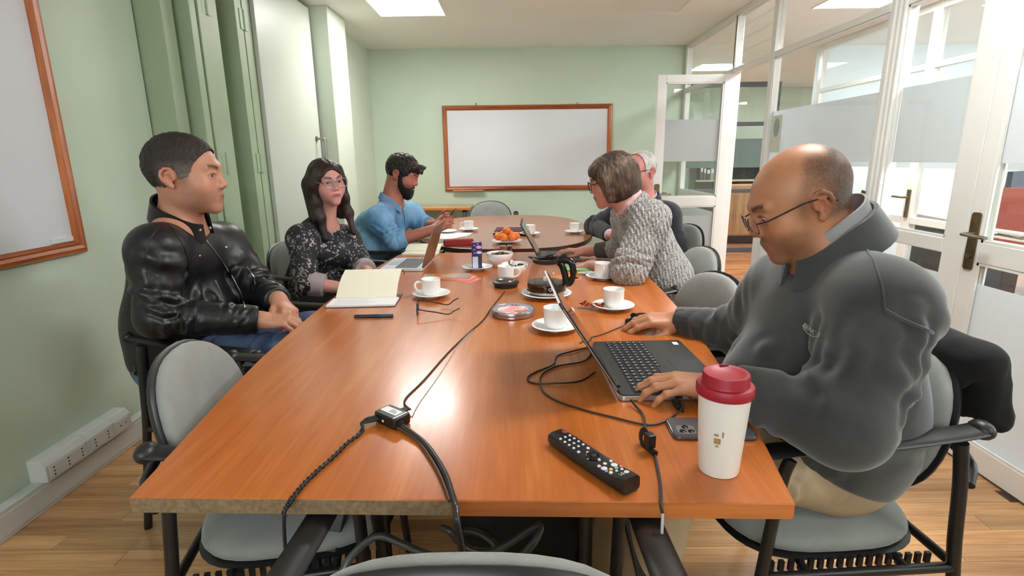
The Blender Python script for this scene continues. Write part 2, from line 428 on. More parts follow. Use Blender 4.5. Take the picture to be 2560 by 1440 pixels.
# ---- ceiling with holes left for the light panels
lights = [(-0.845, 4.64, 1), (1.10, 4.64, 0), (1.10, 1.75, 1), (-0.845, 1.75, 0), (0.15, -0.7, 0), (2.745, 4.58, 1), (2.745, 1.7, 1), (2.745, -0.6, 1), (5.4, 4.6, 1), (5.4, 1.7, 1), (2.745, 7.8, 1), (5.4, 7.8, 1)]
HW = 0.27
g = G()
xs = sorted({-2.1, 8.2} | {v for l in lights for v in (l[0]-HW, l[0]+HW)}); ys = sorted({Y0-0.1, 10.2} | {v for l in lights for v in (l[1]-HW, l[1]+HW)})
for xa, xb in zip(xs, xs[1:]):
    for ya, yb in zip(ys, ys[1:]):
        cx, cy = (xa+xb)/2, (ya+yb)/2
        if not any(abs(cx-l[0]) < HW and abs(cy-l[1]) < HW for l in lights): g.mm((xa, ya, ZC), (xb, yb, ZC+0.08))
struct(build('ceiling', g, M_CEIL, smooth=None))
names = {(-0.845, 4.64): 'lit square ceiling panel over the far table near the left pillar', (1.10, 4.64): 'unlit square ceiling panel near the open glazed door',
         (1.10, 1.75): 'lit square ceiling panel above the right side of the table', (-0.845, 1.75): 'unlit square ceiling panel above the man in the leather jacket',
         (0.15, -0.7): 'unlit square ceiling panel behind the near end of the table', (2.745, 4.58): 'lit square ceiling panel in the corridor seen through the glazing'}
CXF = 3.43
for x, y, on in lights:
    vis = names.get((x, y), 'lit square ceiling panel in the '+('corridor' if x < CXF else 'office')+' beyond the glazing, '+('nearest the camera end' if y < 0 else 'level with the near table' if y < 3 else 'level with the oval table' if y < 6 else 'past the back wall'))
    t = thing('ceiling_light', vis, 'ceiling light', (x, y, ZC), group='square ceiling panels')
    f = G()
    for a, b in (((-HW-.012, -HW-.012), (HW+.012, -HW)), ((-HW-.012, HW), (HW+.012, HW+.012)), ((-HW-.012, -HW), (-HW, HW)), ((HW, -HW), (HW+.012, HW))):
        f.mm((a[0], a[1], -0.006), (b[0], b[1], 0.03))
    build('frame', f, M_WHITE, t, smooth=None)
    build('diffuser', G().mm((-HW, -HW, -0.002), (HW, HW, 0.03)), (M_EMIT if x < X1 else M_EMITC) if on else M_OFFD, t, smooth=None)

# ---- walls of the meeting room
struct(build('wall_left', G().mm((X0-0.12, Y0, 0), (X0, 2.80, ZC)).mm((-2.08, 2.80, 0), (-1.98, 4.57, ZC)).mm((-2.08, 2.70, 0), (X0-0.11, 2.80, ZC)), M_WALL, smooth=None))
struct(build('pillar', G().mm((-2.08, 4.575, 0), (-1.46, 5.03, ZC)), M_PALE, smooth=None, bevel=0.006))
struct(build('wall_left', G().mm((-2.08, 5.03, 0), (-1.60, Y1, ZC)), M_PALE, smooth=None))
struct(build('wall_back', G().mm((-2.08, Y1, 0), (X1+0.05, Y1+0.14, ZC)), M_WALL, smooth=None))
struct(build('wall_front', G().mm((-2.08, Y0-0.1, 0), (-1.5, Y0, ZC)).mm((-1.5, Y0-.1, 0), (0.2, Y0, 1.3)).mm((-1.5, Y0-.1, 2.25), (0.2, Y0, ZC)).mm((0.2, Y0-0.1, 0), (8.1, Y0, ZC)), M_WALL, smooth=None))
wf = bpy.data.objects.new('fill_window', None); link(wf); struct(wf)  # unseen window, added to let in fill light from behind the camera
for a, b, c, d in ((-1.5, .2, 1.3, 1.36), (-1.5, .2, 2.19, 2.25), (-1.5, -1.44, 1.36, 2.19), (.14, .2, 1.36, 2.19), (-.68, -.62, 1.36, 2.19)):
    build('frame', G().mm((a, Y0-.08, c), (b, Y0-.02, d)), M_WHITE, wf, smooth=None)
build('pane', G().mm((-1.44, Y0-.053, 1.36), (.14, Y0-.047, 2.19)), M_GLASS, wf, smooth=None)
struct(build('trim', G().mm((-1.6, Y1-0.018, 0), (X1-0.03, Y1, 0.09)), M_TRUNK, smooth=None, bevel=0.003)).name = 'baseboard_back'

# cable trunking along the left wall with its outlet boxes
tr = struct(build('baseboard_left', G().mm((X0, Y0, 0.0), (-1.785, 2.79, 0.112)), M_TRUNK, smooth=None, bevel=0.004))
build('cover_strip', G().mm((-1.786, Y0, 0.018), (-1.782, 2.79, 0.094)), M_TRUNK, tr, smooth=None, bevel=0.001)
sk = thing('outlet_strip', 'white three section outlet box on top of the left wall trunking', 'power outlet', (X0, 2.0, 0.112))
for k, (ya, yb) in enumerate(((1.772, 1.972), (1.974, 2.118), (2.12, 2.225))):
    q = build('outlet_box', G().prism([(0, 0), (0.068, 0), (0.068, 0.062), (0.05, 0.088), (0, 0.088)], ya-2.0, yb-2.0, R=Matrix(((1, 0, 0), (0, 0, 1), (0, 1, 0)))), M_TRUNK, sk, smooth=None, bevel=0.002)
    fp = build('face_plate', G().mm((0.067, ya-1.985, 0.008), (0.0705, yb-2.015, 0.056)), M_TRUNK, q, smooth=None, bevel=0.001)
    n = (3, 2, 1)[k]
    for i in range(n):
        yc = ya-2.0 + (yb-ya)*(i+0.5)/n
        for j in (-1, 0, 1): 
            if n == 1 and j == 0: continue
            build('socket_hole', G().box((0.0705, yc + (0.016*j if n == 1 else 0), 0.032+(0 if n == 1 else 0.014*j)), (0.0012, 0.006, 0.006)), M_BLACK, q, smooth=None)

# folding partition stacked beside the left wall, with its light end leaf
fp = thing('folding_partition', 'green folding partition leaves stacked at the left wall with a pale end leaf', 'partition', (-1.62, 3.3, 0))
def leaf(ya, yb, xa, xb, m=M_FOLD): return build('leaf', G().mm((xa+1.62, ya-3.3, 0.015), (xb+1.62, yb-3.3, 2.43)), m, fp, smooth=None, bevel=0.003)
for ya, yb, xf in ((2.815, 2.912, -1.70), (2.955, 3.012, -1.64), (3.027, 3.103, -1.635), (3.117, 3.245, -1.65), (3.385, 3.466, -1.615), (3.478, 3.572, -1.615)): leaf(ya, yb, -1.97, xf)
leaf(3.250, 3.380, -1.975, -1.955, M_DARK)  # dark sheet at the recess back, shade between leaves put into its colour
el = build('end_leaf', G().mm((0.0, 3.582-3.3, 0.015), (0.03, 4.535-3.3, 2.43)), M_LEAF, fp, smooth=None, bevel=0.003); el['label'] = 'pale end leaf with steel pull handle'
for zc in (0.35, 1.27, 2.1):
    for ya, xf in ((3.110, -1.637), (3.472, -1.613)):
        h = build('hinge', G().box((xf+1.62, ya-3.3, zc), (0.006, 0.085, 0.115)).tube([(xf+1.62+.004, ya-3.3, zc-.058), (xf+1.62+.004, ya-3.3, zc+.058)], 0.006), M_FOLD, fp, smooth=30)
hp = [(0.0, 0, 0.20), (0.055, 0, 0.20), (0.066, 0, 0.19), (0.07, 0, 0.17), (0.07, 0, -0.17), (0.066, 0, -0.19), (0.055, 0, -0.20), (0, 0, -0.20)]
hg = G().tube([(0.03+p[0], 4.44-3.3, 1.25+p[2]) for p in spline(hp, 4)], 0.0095, 10)
for s in (-1, 1): hg.lathe([(0.022, 0), (0.022, 0.006), (0.012, 0.009)], 16, (0.03, 4.44-3.3, 1.25+0.2*s), Matrix.Rotation(math.pi/2, 3, 'Y'))
build('pull_handle', hg, M_STEEL, fp)

# ---- glazed partition on the right: white posts and rails, panes, frosted films
FB0, FB1, FL = 1.237, 1.592, 0.755      # film band bottom and top, lower film top
PZ = 0.002
def glazed(par, ax, p0, p1, z0, z1, at, films=(), thick=0.006):
    """a pane in the plane ax=at between p0..p1 along the other axis, with its films as sub-parts"""
    def bx(a, b, c, d, e, f_): return G().mm((a, c, e), (b, d, f_)) if ax == 'x' else G().mm((c, a, e), (d, b, f_))
    pn = build('pane', bx(at-thick/2, at+thick/2, p0, p1, z0, z1), M_GLASS, par, smooth=None)
    for za, zb in films:
        za, zb = max(za, z0), min(zb, z1)
        if zb > za: build('frosted_film', bx(at+thick/2+.0005, at+thick/2+.0015, p0+.002, p1-.002, za, zb), M_FROST, pn, smooth=None)
    return pn
wr = bpy.data.objects.new('wall_right', None); link(wr); struct(wr)
PX0, PX1, PC = 1.878, 1.938, 1.908
def post(y0, y1, z0=0.0, z1=ZC, par=wr, xa=PX0, xb=PX1, nm='post'): return build(nm, G().mm((xa, y0, z0), (xb, y1, z1)), M_WHITE, par, smooth=None, bevel=0.004)
def rail(y0, y1, z0, z1, par=wr, xa=PX0, xb=PX1, nm='rail'): return build(nm, G().mm((xa, y0, z0), (xb, y1, z1)), M_WHITE, par, smooth=None, bevel=0.004)
posts = [(6.24, 6.298), (4.88, 4.935), (4.16, 4.225), (2.80, 2.925), (0.55, 0.62), (-0.85, -0.78), (Y0, Y0+0.06)]
for a, b in posts: post(a, b)
# moulded edge strips on the wide post
for yy in (2.795, 2.83, 2.868): build('moulding', G().mm((PX0-0.014, yy, 0.0), (PX0+0.002, yy+0.018, ZC)), M_WHITE, wr, smooth=None, bevel=0.004)
post(2.23, 2.345, nm='post')      # closing post beside the second leaf
gaps = [(4.935, 6.24), (4.225, 4.88), (2.925, 4.16), (2.345, 2.80), (0.62, 2.23), (-0.78, 0.55), (Y0+.06, -0.85)]
for i, (a, b) in enumerate(gaps):
    rail(a, b, 2.415, ZC); rail(a, b, 1.965, 2.008)
    if i == 1:      # louvred transom light above the open door
        for k in range(4):
            z = 2.03+k*0.1; build('louvre_pane', G().box((PC, (a+b)/2, z+0.045), (0.006, b-a-.01, 0.105), Matrix.Rotation(math.radians(-14), 3, 'Y')), M_GLASS, wr, smooth=None)
        build('louvre_stay', G().mm((PX0-.012, b-.012, 2.03), (PX0-.002, b+.012, 2.42)), M_STEEL, wr, smooth=None, bevel=0.002)
    else: glazed(wr, 'x', a, b, 2.008, 2.415, PC)
    if i == 1: continue
    if i == 4: continue
    rail(a, b, 0.0, 0.105, xa=PX0-.008); rail(a, b, 0.852, 0.916)
    glazed(wr, 'x', a, b, 0.916, 1.965, PC, [(FB0, FB1)]); glazed(wr, 'x', a, b, 0.105, 0.852, PC, [(0.105, FL)])
    bd = G()
    for zz in (0.918, 1.955): bd.mm((PX0+.006, a, zz), (PX0+.016, b, zz+.009))
    for yy in (a, b-.009): bd.mm((PX0+.006, yy, .918), (PX0+.016, yy+.009, 1.964))
    build('glazing_bead', bd, M_WHITE, wr, smooth=None)
build('hinge', G().mm((PX0-.008, 2.918, 0.99), (PX0+.002, 2.945, 1.085)).tube([(PX0-.008, 2.932, .985), (PX0-.008, 2.932, 1.09)], 0.007), M_BRASS, wr)
# round opaque mark on the film by the post
emb = build('door_sign', G().lathe([(0.001, 0), (0.042, 0), (0.042, 0.001), (0.001, 0.001)], 28, (PC-.008, 4.06, 1.475), Matrix.Rotation(math.pi/2, 3, 'Y') @ Matrix.Scale(1.55, 3, (1, 0, 0))), mat('grey_emblem', srgb(150, 160, 158), 0.6, noise=0.15, nscale=90), wr)
build('sign_paper', G().mm((PC-.0062, 3.985, 1.30), (PC-.0055, 4.13, 1.56)), mat('pale_paper_sign', srgb(206, 210, 196), 0.7), wr, smooth=None)

def door_leaf(name, L, hand):
    """leaf in local x (0 = hinge side .. L), upright; hand = side of the handle"""
    d = bpy.data.objects.new(name, None); link(d); struct(d); T = 0.042
    def bar(n, xa, xb, za, zb): return build(n, G().mm((xa, -T/2, za), (xb, T/2, zb)), M_WHITE, d, smooth=None, bevel=0.004)
    bar('stile', 0, 0.085, 0.008, 1.96); bar('stile', L-0.072, L, 0.008, 1.96)
    a, b = 0.085, L-0.072
    bar('rail', a, b, 1.895, 1.96); bar('rail', a, b, 0.842, 0.926); bar('rail', a, b, 0.008, 0.11)
    def pn(za, zb, films):
        p = build('pane', G().mm((a, -.003, za), (b, .003, zb)), M_GLASS, d, smooth=None)
        for u, v in films: build('frosted_film', G().mm((a+.002, .0035, u), (b-.002, .0045, v)), M_FROST, p, smooth=None)
    pn(0.926, 1.895, [(FB0, FB1)]); pn(0.11, 0.842, [(0.11, FL)])
    for s in (-1, 1):
        bd = G()
        for za, zb in ((.926, 1.895), (.11, .842)):
            for zz in (za, zb-.01): bd.mm((a, s*(T/2-.006)-.004, zz), (b, s*(T/2-.006)+.004, zz+.01))
            for xx in (a, b-.01): bd.mm((xx, s*(T/2-.006)-.004, za), (xx+.01, s*(T/2-.006)+.004, zb))
        build('glazing_bead', bd, M_WHITE, d, smooth=None)
    for zc in (0.25, 1.0, 1.75): build('hinge', G().tube([(0.0, -T/2-.004, zc-.045), (0.0, -T/2-.004, zc+.045)], .007).mm((-.002, -T/2-.004, zc-.045), (.03, -T/2+.001, zc+.045)), M_BRASS, d)
    for s in (-1, 1):
        pl_ = build('handle_plate', G().prism(rrect(.046, .235, .012), 0, .006, R=Matrix(((1, 0, 0), (0, 0, 1), (0, 1, 0))), c=(L-.036, s*(T/2) - (0.006 if s < 0 else 0), 0.925)), M_BRASS, d, bevel=0.001)
        build('lever', G().tube(spline([(L-.036, s*T/2, .955), (L-.036, s*(T/2+.045), .955), (L-.055, s*(T/2+.052), .955), (L-.15, s*(T/2+.05), .953)], 5), 0.0095, 10, flat=0.8), M_STEEL, pl_)
        build('key_cylinder', G().lathe([(.001, 0), (.011, 0), (.011, .012), (.001, .012)], 16, (L-.036, s*T/2-(0 if s > 0 else 0.012)+0*s, .865), Matrix.Rotation(-math.pi/2, 3, 'X')), M_STEEL, pl_)
    return d
d1 = door_leaf('door_1', 0.655, 1); d1.location = (1.888, 4.90, 0); d1.rotation_euler = (0, 0, math.pi)
d2 = door_leaf('door_2', 0.80, 1); d2.location = (PC-.012, 1.425, 0); d2.rotation_euler = (0, 0, math.pi/2)
d3 = door_leaf('door_3', 0.80, 1); d3.location = (PC-.012, 0.625, 0); d3.rotation_euler = (0, 0, math.pi/2)

# ---- whiteboards
def whiteboard(label, w_, h_, M, group, sub=False):
    t = thing('whiteboard', label, 'whiteboard', (0, 0, 0), group=group); t.matrix_world = M
    build('panel', G().mm((-w_/2+.02, -.008, -h_/2+.02), (w_/2-.02, 0.0, h_/2-.02)), M_BOARD, t, smooth=None)
    fw = 0.052
    prof = [(0, 0), (0, -.016), (.008, -.026), (.022, -.03), (.034, -.024), (.040, -.026), (.048, -.016), (fw, -.012), (fw, 0)]
    cs = [(-w_/2, -h_/2), (w_/2, -h_/2), (w_/2, h_/2), (-w_/2, h_/2)]
    for i in range(4):
        a, b = cs[i], cs[(i+1) % 4]; r0, r1 = [], []
        for u, v in prof:
            r0.append(Vector((a[0]-math.copysign(u, a[0]), v, a[1]-math.copysign(u, a[1])))); r1.append(Vector((b[0]-math.copysign(u, b[0]), v, b[1]-math.copysign(u, b[1]))))
        build('frame_rail', G().ring_loft([r0, r1]), M_FRAMEX if i % 2 == 0 else M_FRAMEZ, t, smooth=None)
    return t
Mb = Matrix.Translation((0.143, 6.295, 1.392))
wb = whiteboard('wood framed whiteboard on the green back wall', 1.905, 0.94, Mb, 'wood framed whiteboards')
build('pen_tray', G().mm((-.86, -.075, -.472), (-.50, -.028, -.46)).mm((-.86, -.075, -.46), (-.50, -.068, -.435)), M_FRAMEX, wb, smooth=None, bevel=0.003)
build('hanger_hook', G().tube([(-.57, -.01, .46), (-.57, -.012, .495)], .006).tube([(.56, -.01, .46), (.56, -.012, .49)], .006), M_BRASS, wb)
Ml = Matrix.Translation((X0+.004, 1.275, 1.445)) @ Matrix.Rotation(math.pi/2, 4, 'Z')
wl = whiteboard('large wood framed whiteboard on the left wall beside the camera', 1.9, 1.06, Ml, 'wood framed whiteboards')
build('corner_clip', G().mm((.79, -.016, -.475), (.895, -.007, -.455)), M_TRUNK, wl, smooth=None, bevel=.002)

# ---- corridor and rooms beyond the glazing
CX = 3.43
wc = bpy.data.objects.new('wall_corridor', None); link(wc); struct(wc)
cps = [(Y0, Y0+.07), (0.2, 0.27), (1.75, 1.82), (2.55, 2.62), (3.93, 4.0), (4.65, 4.75), (5.12, 5.18), (6.33, 6.40)]
for a, b in cps: post(a, b, par=wc, xa=CX-.03, xb=CX+.03)
for (a0, a), (b, b0) in zip(cps, cps[1:]):
    rail(a, b, 2.40, ZC, par=wc, xa=CX-.03, xb=CX+.03); rail(a, b, 1.955, 2.0, par=wc, xa=CX-.03, xb=CX+.03)
    rail(a, b, 0.69, 0.75, par=wc, xa=CX-.03, xb=CX+.03); rail(a, b, 0.0, 0.1, par=wc, xa=CX-.03, xb=CX+.03)
    glazed(wc, 'x', a, b, 2.0, 2.40, CX); glazed(wc, 'x', a, b, 0.75, 1.955, CX, [(1.16, 1.60)]); glazed(wc, 'x', a, b, 0.1, 0.69, CX)
hp_ = build('handle_plate', G().mm((CX-.042, 4.675, 0.74), (CX-.032, 4.715, 0.98)), M_BRASS, wc, smooth=None, bevel=.003)
build('lever', G().tube([(CX-.04, 4.695, .915), (CX-.085, 4.695, .915), (CX-.088, 4.84, .915)], .009), M_BRASS, hp_)
# office behind: pale wall with a bright window
M_OFFW = mat('office_wall', srgb(222, 232, 236), 0.6); M_WINF = mat('window_frame_grey', srgb(90, 94, 104), 0.4)
g = G()
for ya, yb in ((Y0, -0.9), (5.2, 10.1)): g.mm((7.4, ya, 0), (7.5, yb, ZC))
g.mm((7.4, -0.9, 0), (7.5, 5.2, 0.75)); g.mm((7.4, -0.9, 2.2), (7.5, 5.2, ZC))
struct(build('wall_office', g, M_OFFW, smooth=None))
win = bpy.data.objects.new('window_1', None); link(win); struct(win)
for ya, yb, za, zb in ((-.9, 5.2, .75, .81), (-.9, 5.2, 2.14, 2.2), (-.9, -.84, .81, 2.14), (5.14, 5.2, .81, 2.14), (2.6, 2.66, .81, 2.14), (3.9, 3.96, .81, 2.14), (.8, .86, .81, 2.14), (1.66, 1.72, .81, 2.14), (-.05, .01, .81, 2.14)):
    build('frame', G().mm((7.42, ya, za), (7.48, yb, zb)), M_WINF, win, smooth=None)
build('pane', G().mm((7.447, -.84, .81), (7.453, 5.14, 2.14)), M_GLASS, win, smooth=None)
struct(build('wall_end', G().mm((X1, 10.1, 0), (8.1, 10.2, ZC)), M_WALL, smooth=None))
struct(build('wall_side', G().mm((X1-.05, Y1+.14, 0), (X1+.03, 10.1, ZC)), M_PALE, smooth=None))
struct(build('wall_office', G().mm((CX, 6.45, 0), (5.62, 6.53, ZC)).mm((5.62, 6.45, 0), (7.3, 6.53, .82)).mm((5.62, 6.45, 2.2), (7.3, 6.53, ZC)).mm((7.3, 6.45, 0), (7.5, 6.53, ZC)), M_OFFW, smooth=None))
w3 = bpy.data.objects.new('window_3', None); link(w3); struct(w3)
for a, b, c, d in ((5.62, 7.3, .82, .88), (5.62, 7.3, 2.14, 2.2), (5.62, 5.68, .88, 2.14), (7.24, 7.3, .88, 2.14), (6.2, 6.3, .88, 2.14), (6.3, 7.24, 1.36, 1.42)): build('frame', G().mm((a, 6.46, c), (b, 6.52, d)), M_WINF, w3, smooth=None)
build('pane', G().mm((5.68, 6.487, .88), (7.24, 6.493, 2.14)), M_GLASS, w3, smooth=None)
# dark framed glass screen across the end of the corridor
sc_ = thing('glass_screen', 'dark framed glass screen at the end of the corridor behind the open door', 'screen', (2.7, 7.3, 0))
for a, b, c, d in ((-.78, -.72, 0, 2.2), (.66, .72, 0, 2.2), (-.72, .66, 2.14, 2.2), (-.72, .66, 1.66, 1.71), (-.72, .66, .80, .85), (-.72, .66, .0, .06)):
    build('rail', G().mm((a, -.025, c), (b, .025, d)), M_WINF, sc_, smooth=None, bevel=.003)
pn = build('pane', G().mm((-.72, -.003, .06), (.66, .003, 2.14)), M_GLASS, sc_, smooth=None)
build('frosted_film', G().mm((-.70, .0035, 1.13), (.64, .0045, 1.5)), mat('grey_green_film', srgb(120, 140, 138), 0.6), pn, smooth=None)
M_CAB = wood_mat('cabinet_wood', srgb(150, 110, 76), srgb(182, 140, 100), srgb(200, 160, 120), 'Z', 0.4)
cb = thing('low_cabinet', 'low tan wooden cabinet at the end of the corridor', 'cabinet', (3.55, 8.2, 0))
build('body', G().mm((-.45, -.22, .12), (.45, .25, .86)), M_CAB, cb, smooth=None, bevel=.004); build('plinth', G().mm((-.44, -.19, 0), (.44, .23, .12)), M_BLACK, cb, smooth=None)
build('door', G().mm((-.44, -.238, .14), (-.005, -.22, .84)), M_CAB, cb, smooth=None, bevel=.003); build('door', G().mm((.005, -.238, .14), (.44, -.22, .84)), M_CAB, cb, smooth=None, bevel=.003)
bs = thing('bookshelf', 'dark open bookshelf against the far corridor wall', 'bookshelf', (3.75, 9.75, 0))
for z in (0.0, .42, .85, 1.2, 1.55): build('shelf', G().mm((-.6, -.15, z), (.6, .15, z+.025)), mat('pale_shelf', srgb(200, 190, 170), 0.5), bs, smooth=None)
for x in (-.6, .575): build('side_panel', G().mm((x, -.15, 0), (x+.025, .15, 1.58)), M_BLACK, bs, smooth=None)
build('back_panel', G().mm((-.6, .14, 0), (.6, .15, 1.58)), M_DARK, bs, smooth=None)
bc = [srgb(40, 48, 60), srgb(220, 220, 215), srgb(90, 60, 60), srgb(60, 80, 90), srgb(30, 30, 32), srgb(150, 150, 150)]
x = -.55
for k in range(16):
    wd = random.uniform(.03, .065); hh = random.uniform(.22, .29)
    b = thing('binder', 'binder standing on the far corridor bookshelf', 'binder', (3.75+x+wd/2, 9.72, 1.225 if k < 8 else .875), group='binders on the far bookshelf')
    build('cover', G().mm((-wd/2, -.1, 0), (wd/2, .1, hh)), mat('binder_%d' % (k % 6), bc[k % 6], 0.5), b, smooth=None, bevel=.003)
    build('spine_label', G().mm((-wd/3, -.1015, hh*.5), (wd/3, -.0995, hh*.8)), M_OFFD, b, smooth=None)
    x += wd+.006
    if k == 7: x = -.5
# office furniture seen through two layers of glass
M_RED = mat('red_fabric_screen', srgb(168, 84, 74), 0.9, noise=.06, nscale=20); M_SLATE = mat('slate_fabric', srgb(64, 70, 82), 0.85, noise=.05)
M_DESK = mat('pale_desktop', srgb(228, 226, 226), 0.4)
def desk(label, x, y, rz=0):
    d = thing('office_desk', label, 'desk', (x, y, 0), rz)
    build('desktop', G().mm((-.7, -.35, .70), (.7, .35, .725)), M_DESK, d, smooth=None, bevel=.003)
    for sx in (-.66, .66): build('leg', G().mm((sx-.02, -.3, 0), (sx+.02, .3, .70)), M_BLACK, d, smooth=None, bevel=.003)
    s = build('privacy_screen', G().mm((-.7, .35, .45), (-.1, .38, 1.0)), M_SLATE, d, smooth=None, bevel=.004)
    build('privacy_screen', G().mm((-.09, .35, .45), (.7, .38, 1.0)), M_RED, d, smooth=None, bevel=.004); return d
desk('white office desk with slate and red screens nearest the corridor glass', 4.45, 4.75, math.radians(170))
desk('white office desk with slate and red screens nearer the window', 6.05, 3.6, math.radians(176))
mo = thing('computer_monitor', 'dark computer monitor standing on the desk nearest the corridor glass', 'monitor', (4.35, 4.72, .725), math.radians(-150))
oc = thing('computer_tower', 'dark computer tower on the office floor behind the corridor glass', 'computer', (3.72, 4.25, 0), math.radians(20)); build('case', G().mm((-.1, -.22, .01), (.1, .22, .45)), M_SLATE, oc, smooth=None, bevel=.005); build('front_panel', G().mm((-.095, -.226, .03), (.095, -.22, .43)), M_BLACK, oc, smooth=None, bevel=.002)
build('screen_shell', G().mm((-.24, -.02, .08), (.24, .02, .40)), M_SLATE, mo, smooth=None, bevel=.006); build('stand', G().mm((-.03, .0, 0), (.03, .03, .14)).mm((-.11, -.07, 0), (.11, .09, .012)), M_BLACK, mo, smooth=None, bevel=.002)
# ------------------------------------------------------------------ tables
TOP = 0.75
M_TABLE = wood_mat('table_laminate', srgb(172, 90, 34), srgb(184, 101, 40), srgb(197, 116, 52), 'Y', 0.27, 0.9, coat=0.2)
M_TABLE2 = wood_mat('far_table_laminate', srgb(150, 98, 66), srgb(162, 108, 74), srgb(172, 118, 84), 'X', 0.24, 0.9, coat=0.3)
M_EDGE = wood_mat('edge_band', srgb(160, 86, 40), srgb(188, 108, 54), srgb(200, 122, 66), 'X', 0.3)
M_CHIP = mat('raw_chipboard', srgb(128, 104, 76), 0.9, noise=0.25, nscale=120, bump=0.4, bscale=250)
M_DKEDGE = mat('dark_edge_band', srgb(58, 34, 24), 0.45)
def ribbon(name, pts, z0, z1, m, par, th=0.0012, closed=False):
    """an edge band standing just proud of an outline"""
    P = [Vector((p[0], p[1], 0)) for p in pts]; g = G(); n = len(P); rings = []
    for i in range(n):
        t = (P[(i+1) % n]-P[i-1]) if closed else (P[min(i+1, n-1)]-P[max(i-1, 0)]); t.normalize(); o = Vector((t.y, -t.x, 0))
        rings.append([P[i]+Vector((0, 0, z0)), P[i]+o*th+Vector((0, 0, z0)), P[i]+o*th+Vector((0, 0, z1)), P[i]+Vector((0, 0, z1))])
    return build(name, g.ring_loft(rings, cap=not closed, closed=closed), m, par, smooth=30)
near_pts = [(-0.627, 0.758), (-0.09, 0.744), (0.428, 0.731)]
right = spline([(0.428, 0.731), (0.503, 1.15), (0.567, 1.70), (0.594, 2.20), (0.588, 2.55), (0.548, 2.84), (0.52, 3.06)], 5)
left = spline([(-0.66, 3.06), (-0.70, 2.7), (-0.722, 2.2), (-0.722, 1.86), (-0.70, 1.35), (-0.627, 0.758)], 5)
outline = [(p.x, p.y) for p in right] + [(p.x, p.y) for p in left[:-1]] + [near_pts[0]]
tb = thing('meeting_table', 'orange wood laminate meeting table nearest the camera', 'table', (-0.08, 1.9, 0))
def tl(pts): return [(x+0.08, y-1.9) for x, y in pts]
build('tabletop', G().prism(tl(outline), TOP-0.028, TOP), M_TABLE, tb, smooth=None, bevel=0.0016)
ribbon('edge_band', tl([(p.x, p.y) for p in right]), TOP-0.0275, TOP-0.0012, M_EDGE, tb)
ribbon('edge_band', tl([(p.x, p.y) for p in left]), TOP-0.0275, TOP-0.0012, M_EDGE, tb)
ribbon('edge_band', tl([(-0.105, 0.7444), (0.16, 0.738), (0.4275, 0.731)]), TOP-0.0275, TOP-0.0012, M_EDGE, tb)
ch = ribbon('raw_edge', tl([(-0.627, 0.758), (-0.35, 0.751), (-0.106, 0.7445)]), TOP-0.0275, TOP-0.0014, M_CHIP, tb, 0.0006); ch['label'] = 'bare chipboard edge where the band is missing'
def beam(par, a, b, wx, wy):
    A, B = Vector(a), Vector(b); s = [Vector((-wx/2, -wy/2, 0)), Vector((wx/2, -wy/2, 0)), Vector((wx/2, wy/2, 0)), Vector((-wx/2, wy/2, 0))]
    return build('leg', G().ring_loft([[A+p for p in s], [B+p for p in s]]), M_BLACK, par, smooth=None, bevel=0.004)
for sx in (-1, 1):
    beam(tb, (0.30*sx, -0.72, .722), (0.46*sx, -1.02, .0), .075, .05); beam(tb, (0.30*sx, 0.72, .722), (0.46*sx, 1.0, .0), .075, .05)
    build('leg', G().tube([(0.24*sx, -0.80, .722), (0.24*sx, -0.80, .006)], .016, 12), M_BLACK, tb)
    build('leg', G().tube([(0.24*sx, 0.80, .722), (0.24*sx, 0.80, .006)], .016, 12), M_BLACK, tb)
build('apron', G().mm((-.28, -.72, .66), (-.25, .72, .722)).mm((.25, -.72, .66), (.28, .72, .722)).mm((-.28, -.74, .66), (.28, -.71, .722)).mm((-.28, .71, .66), (.28, .74, .722)), M_BLACK, tb, smooth=None)

ft = thing('oval_table', 'brown oval ended meeting table by the back wall', 'table', (-0.07, 4.18, 0))
n = 72; ov = []
for k in range(n):
    a = 2*math.pi*k/n; c, s_ = math.cos(a), math.sin(a); e = 2/2.6
    ov.append((0.635*math.copysign(abs(c)**e, c), 1.0*math.copysign(abs(s_)**e, s_)))
build('tabletop', G().prism(ov, TOP-0.03, TOP), M_TABLE2, ft, smooth=None, bevel=0.0016)
ribbon('edge_band', ov, TOP-0.0295, TOP-0.0014, M_DKEDGE, ft, closed=True)
for sx in (-1, 1):
    for sy in (-1, 1): beam(ft, (.25*sx, .5*sy, .72), (.36*sx, .66*sy, 0), .06, .05)
build('apron', G().mm((-.26, -.5, .66), (-.23, .5, .72)).mm((.23, -.5, .66), (.26, .5, .72)), M_BLACK, ft, smooth=None)

# narrow desk along the back wall
dk = thing('side_desk', 'narrow pale topped desk against the back wall behind the bearded man', 'desk', (-1.0, 6.03, 0))
M_DKTOP = wood_mat('pale_beech_top', srgb(176, 140, 96), srgb(200, 164, 118), srgb(214, 182, 138), 'X', 0.35)
build('desktop', G().mm((-.55, -.235, .745), (.515, .235, .772)), M_DKTOP, dk, smooth=None, bevel=.002)
build('edge_band', G().mm((-.55, -.237, .747), (.515, -.2345, .770)), mat('orange_band', srgb(200, 118, 52), .4), dk, smooth=None)
for x in (-.48, .45):
    build('leg', G().mm((x-.025, -.20, 0), (x+.025, -.15, .745)).mm((x-.02, -.2, .05), (x+.02, .2, .09)).mm((x-.02, -.2, .68), (x+.02, .2, .745)), M_BLACK, dk, smooth=None, bevel=.003)

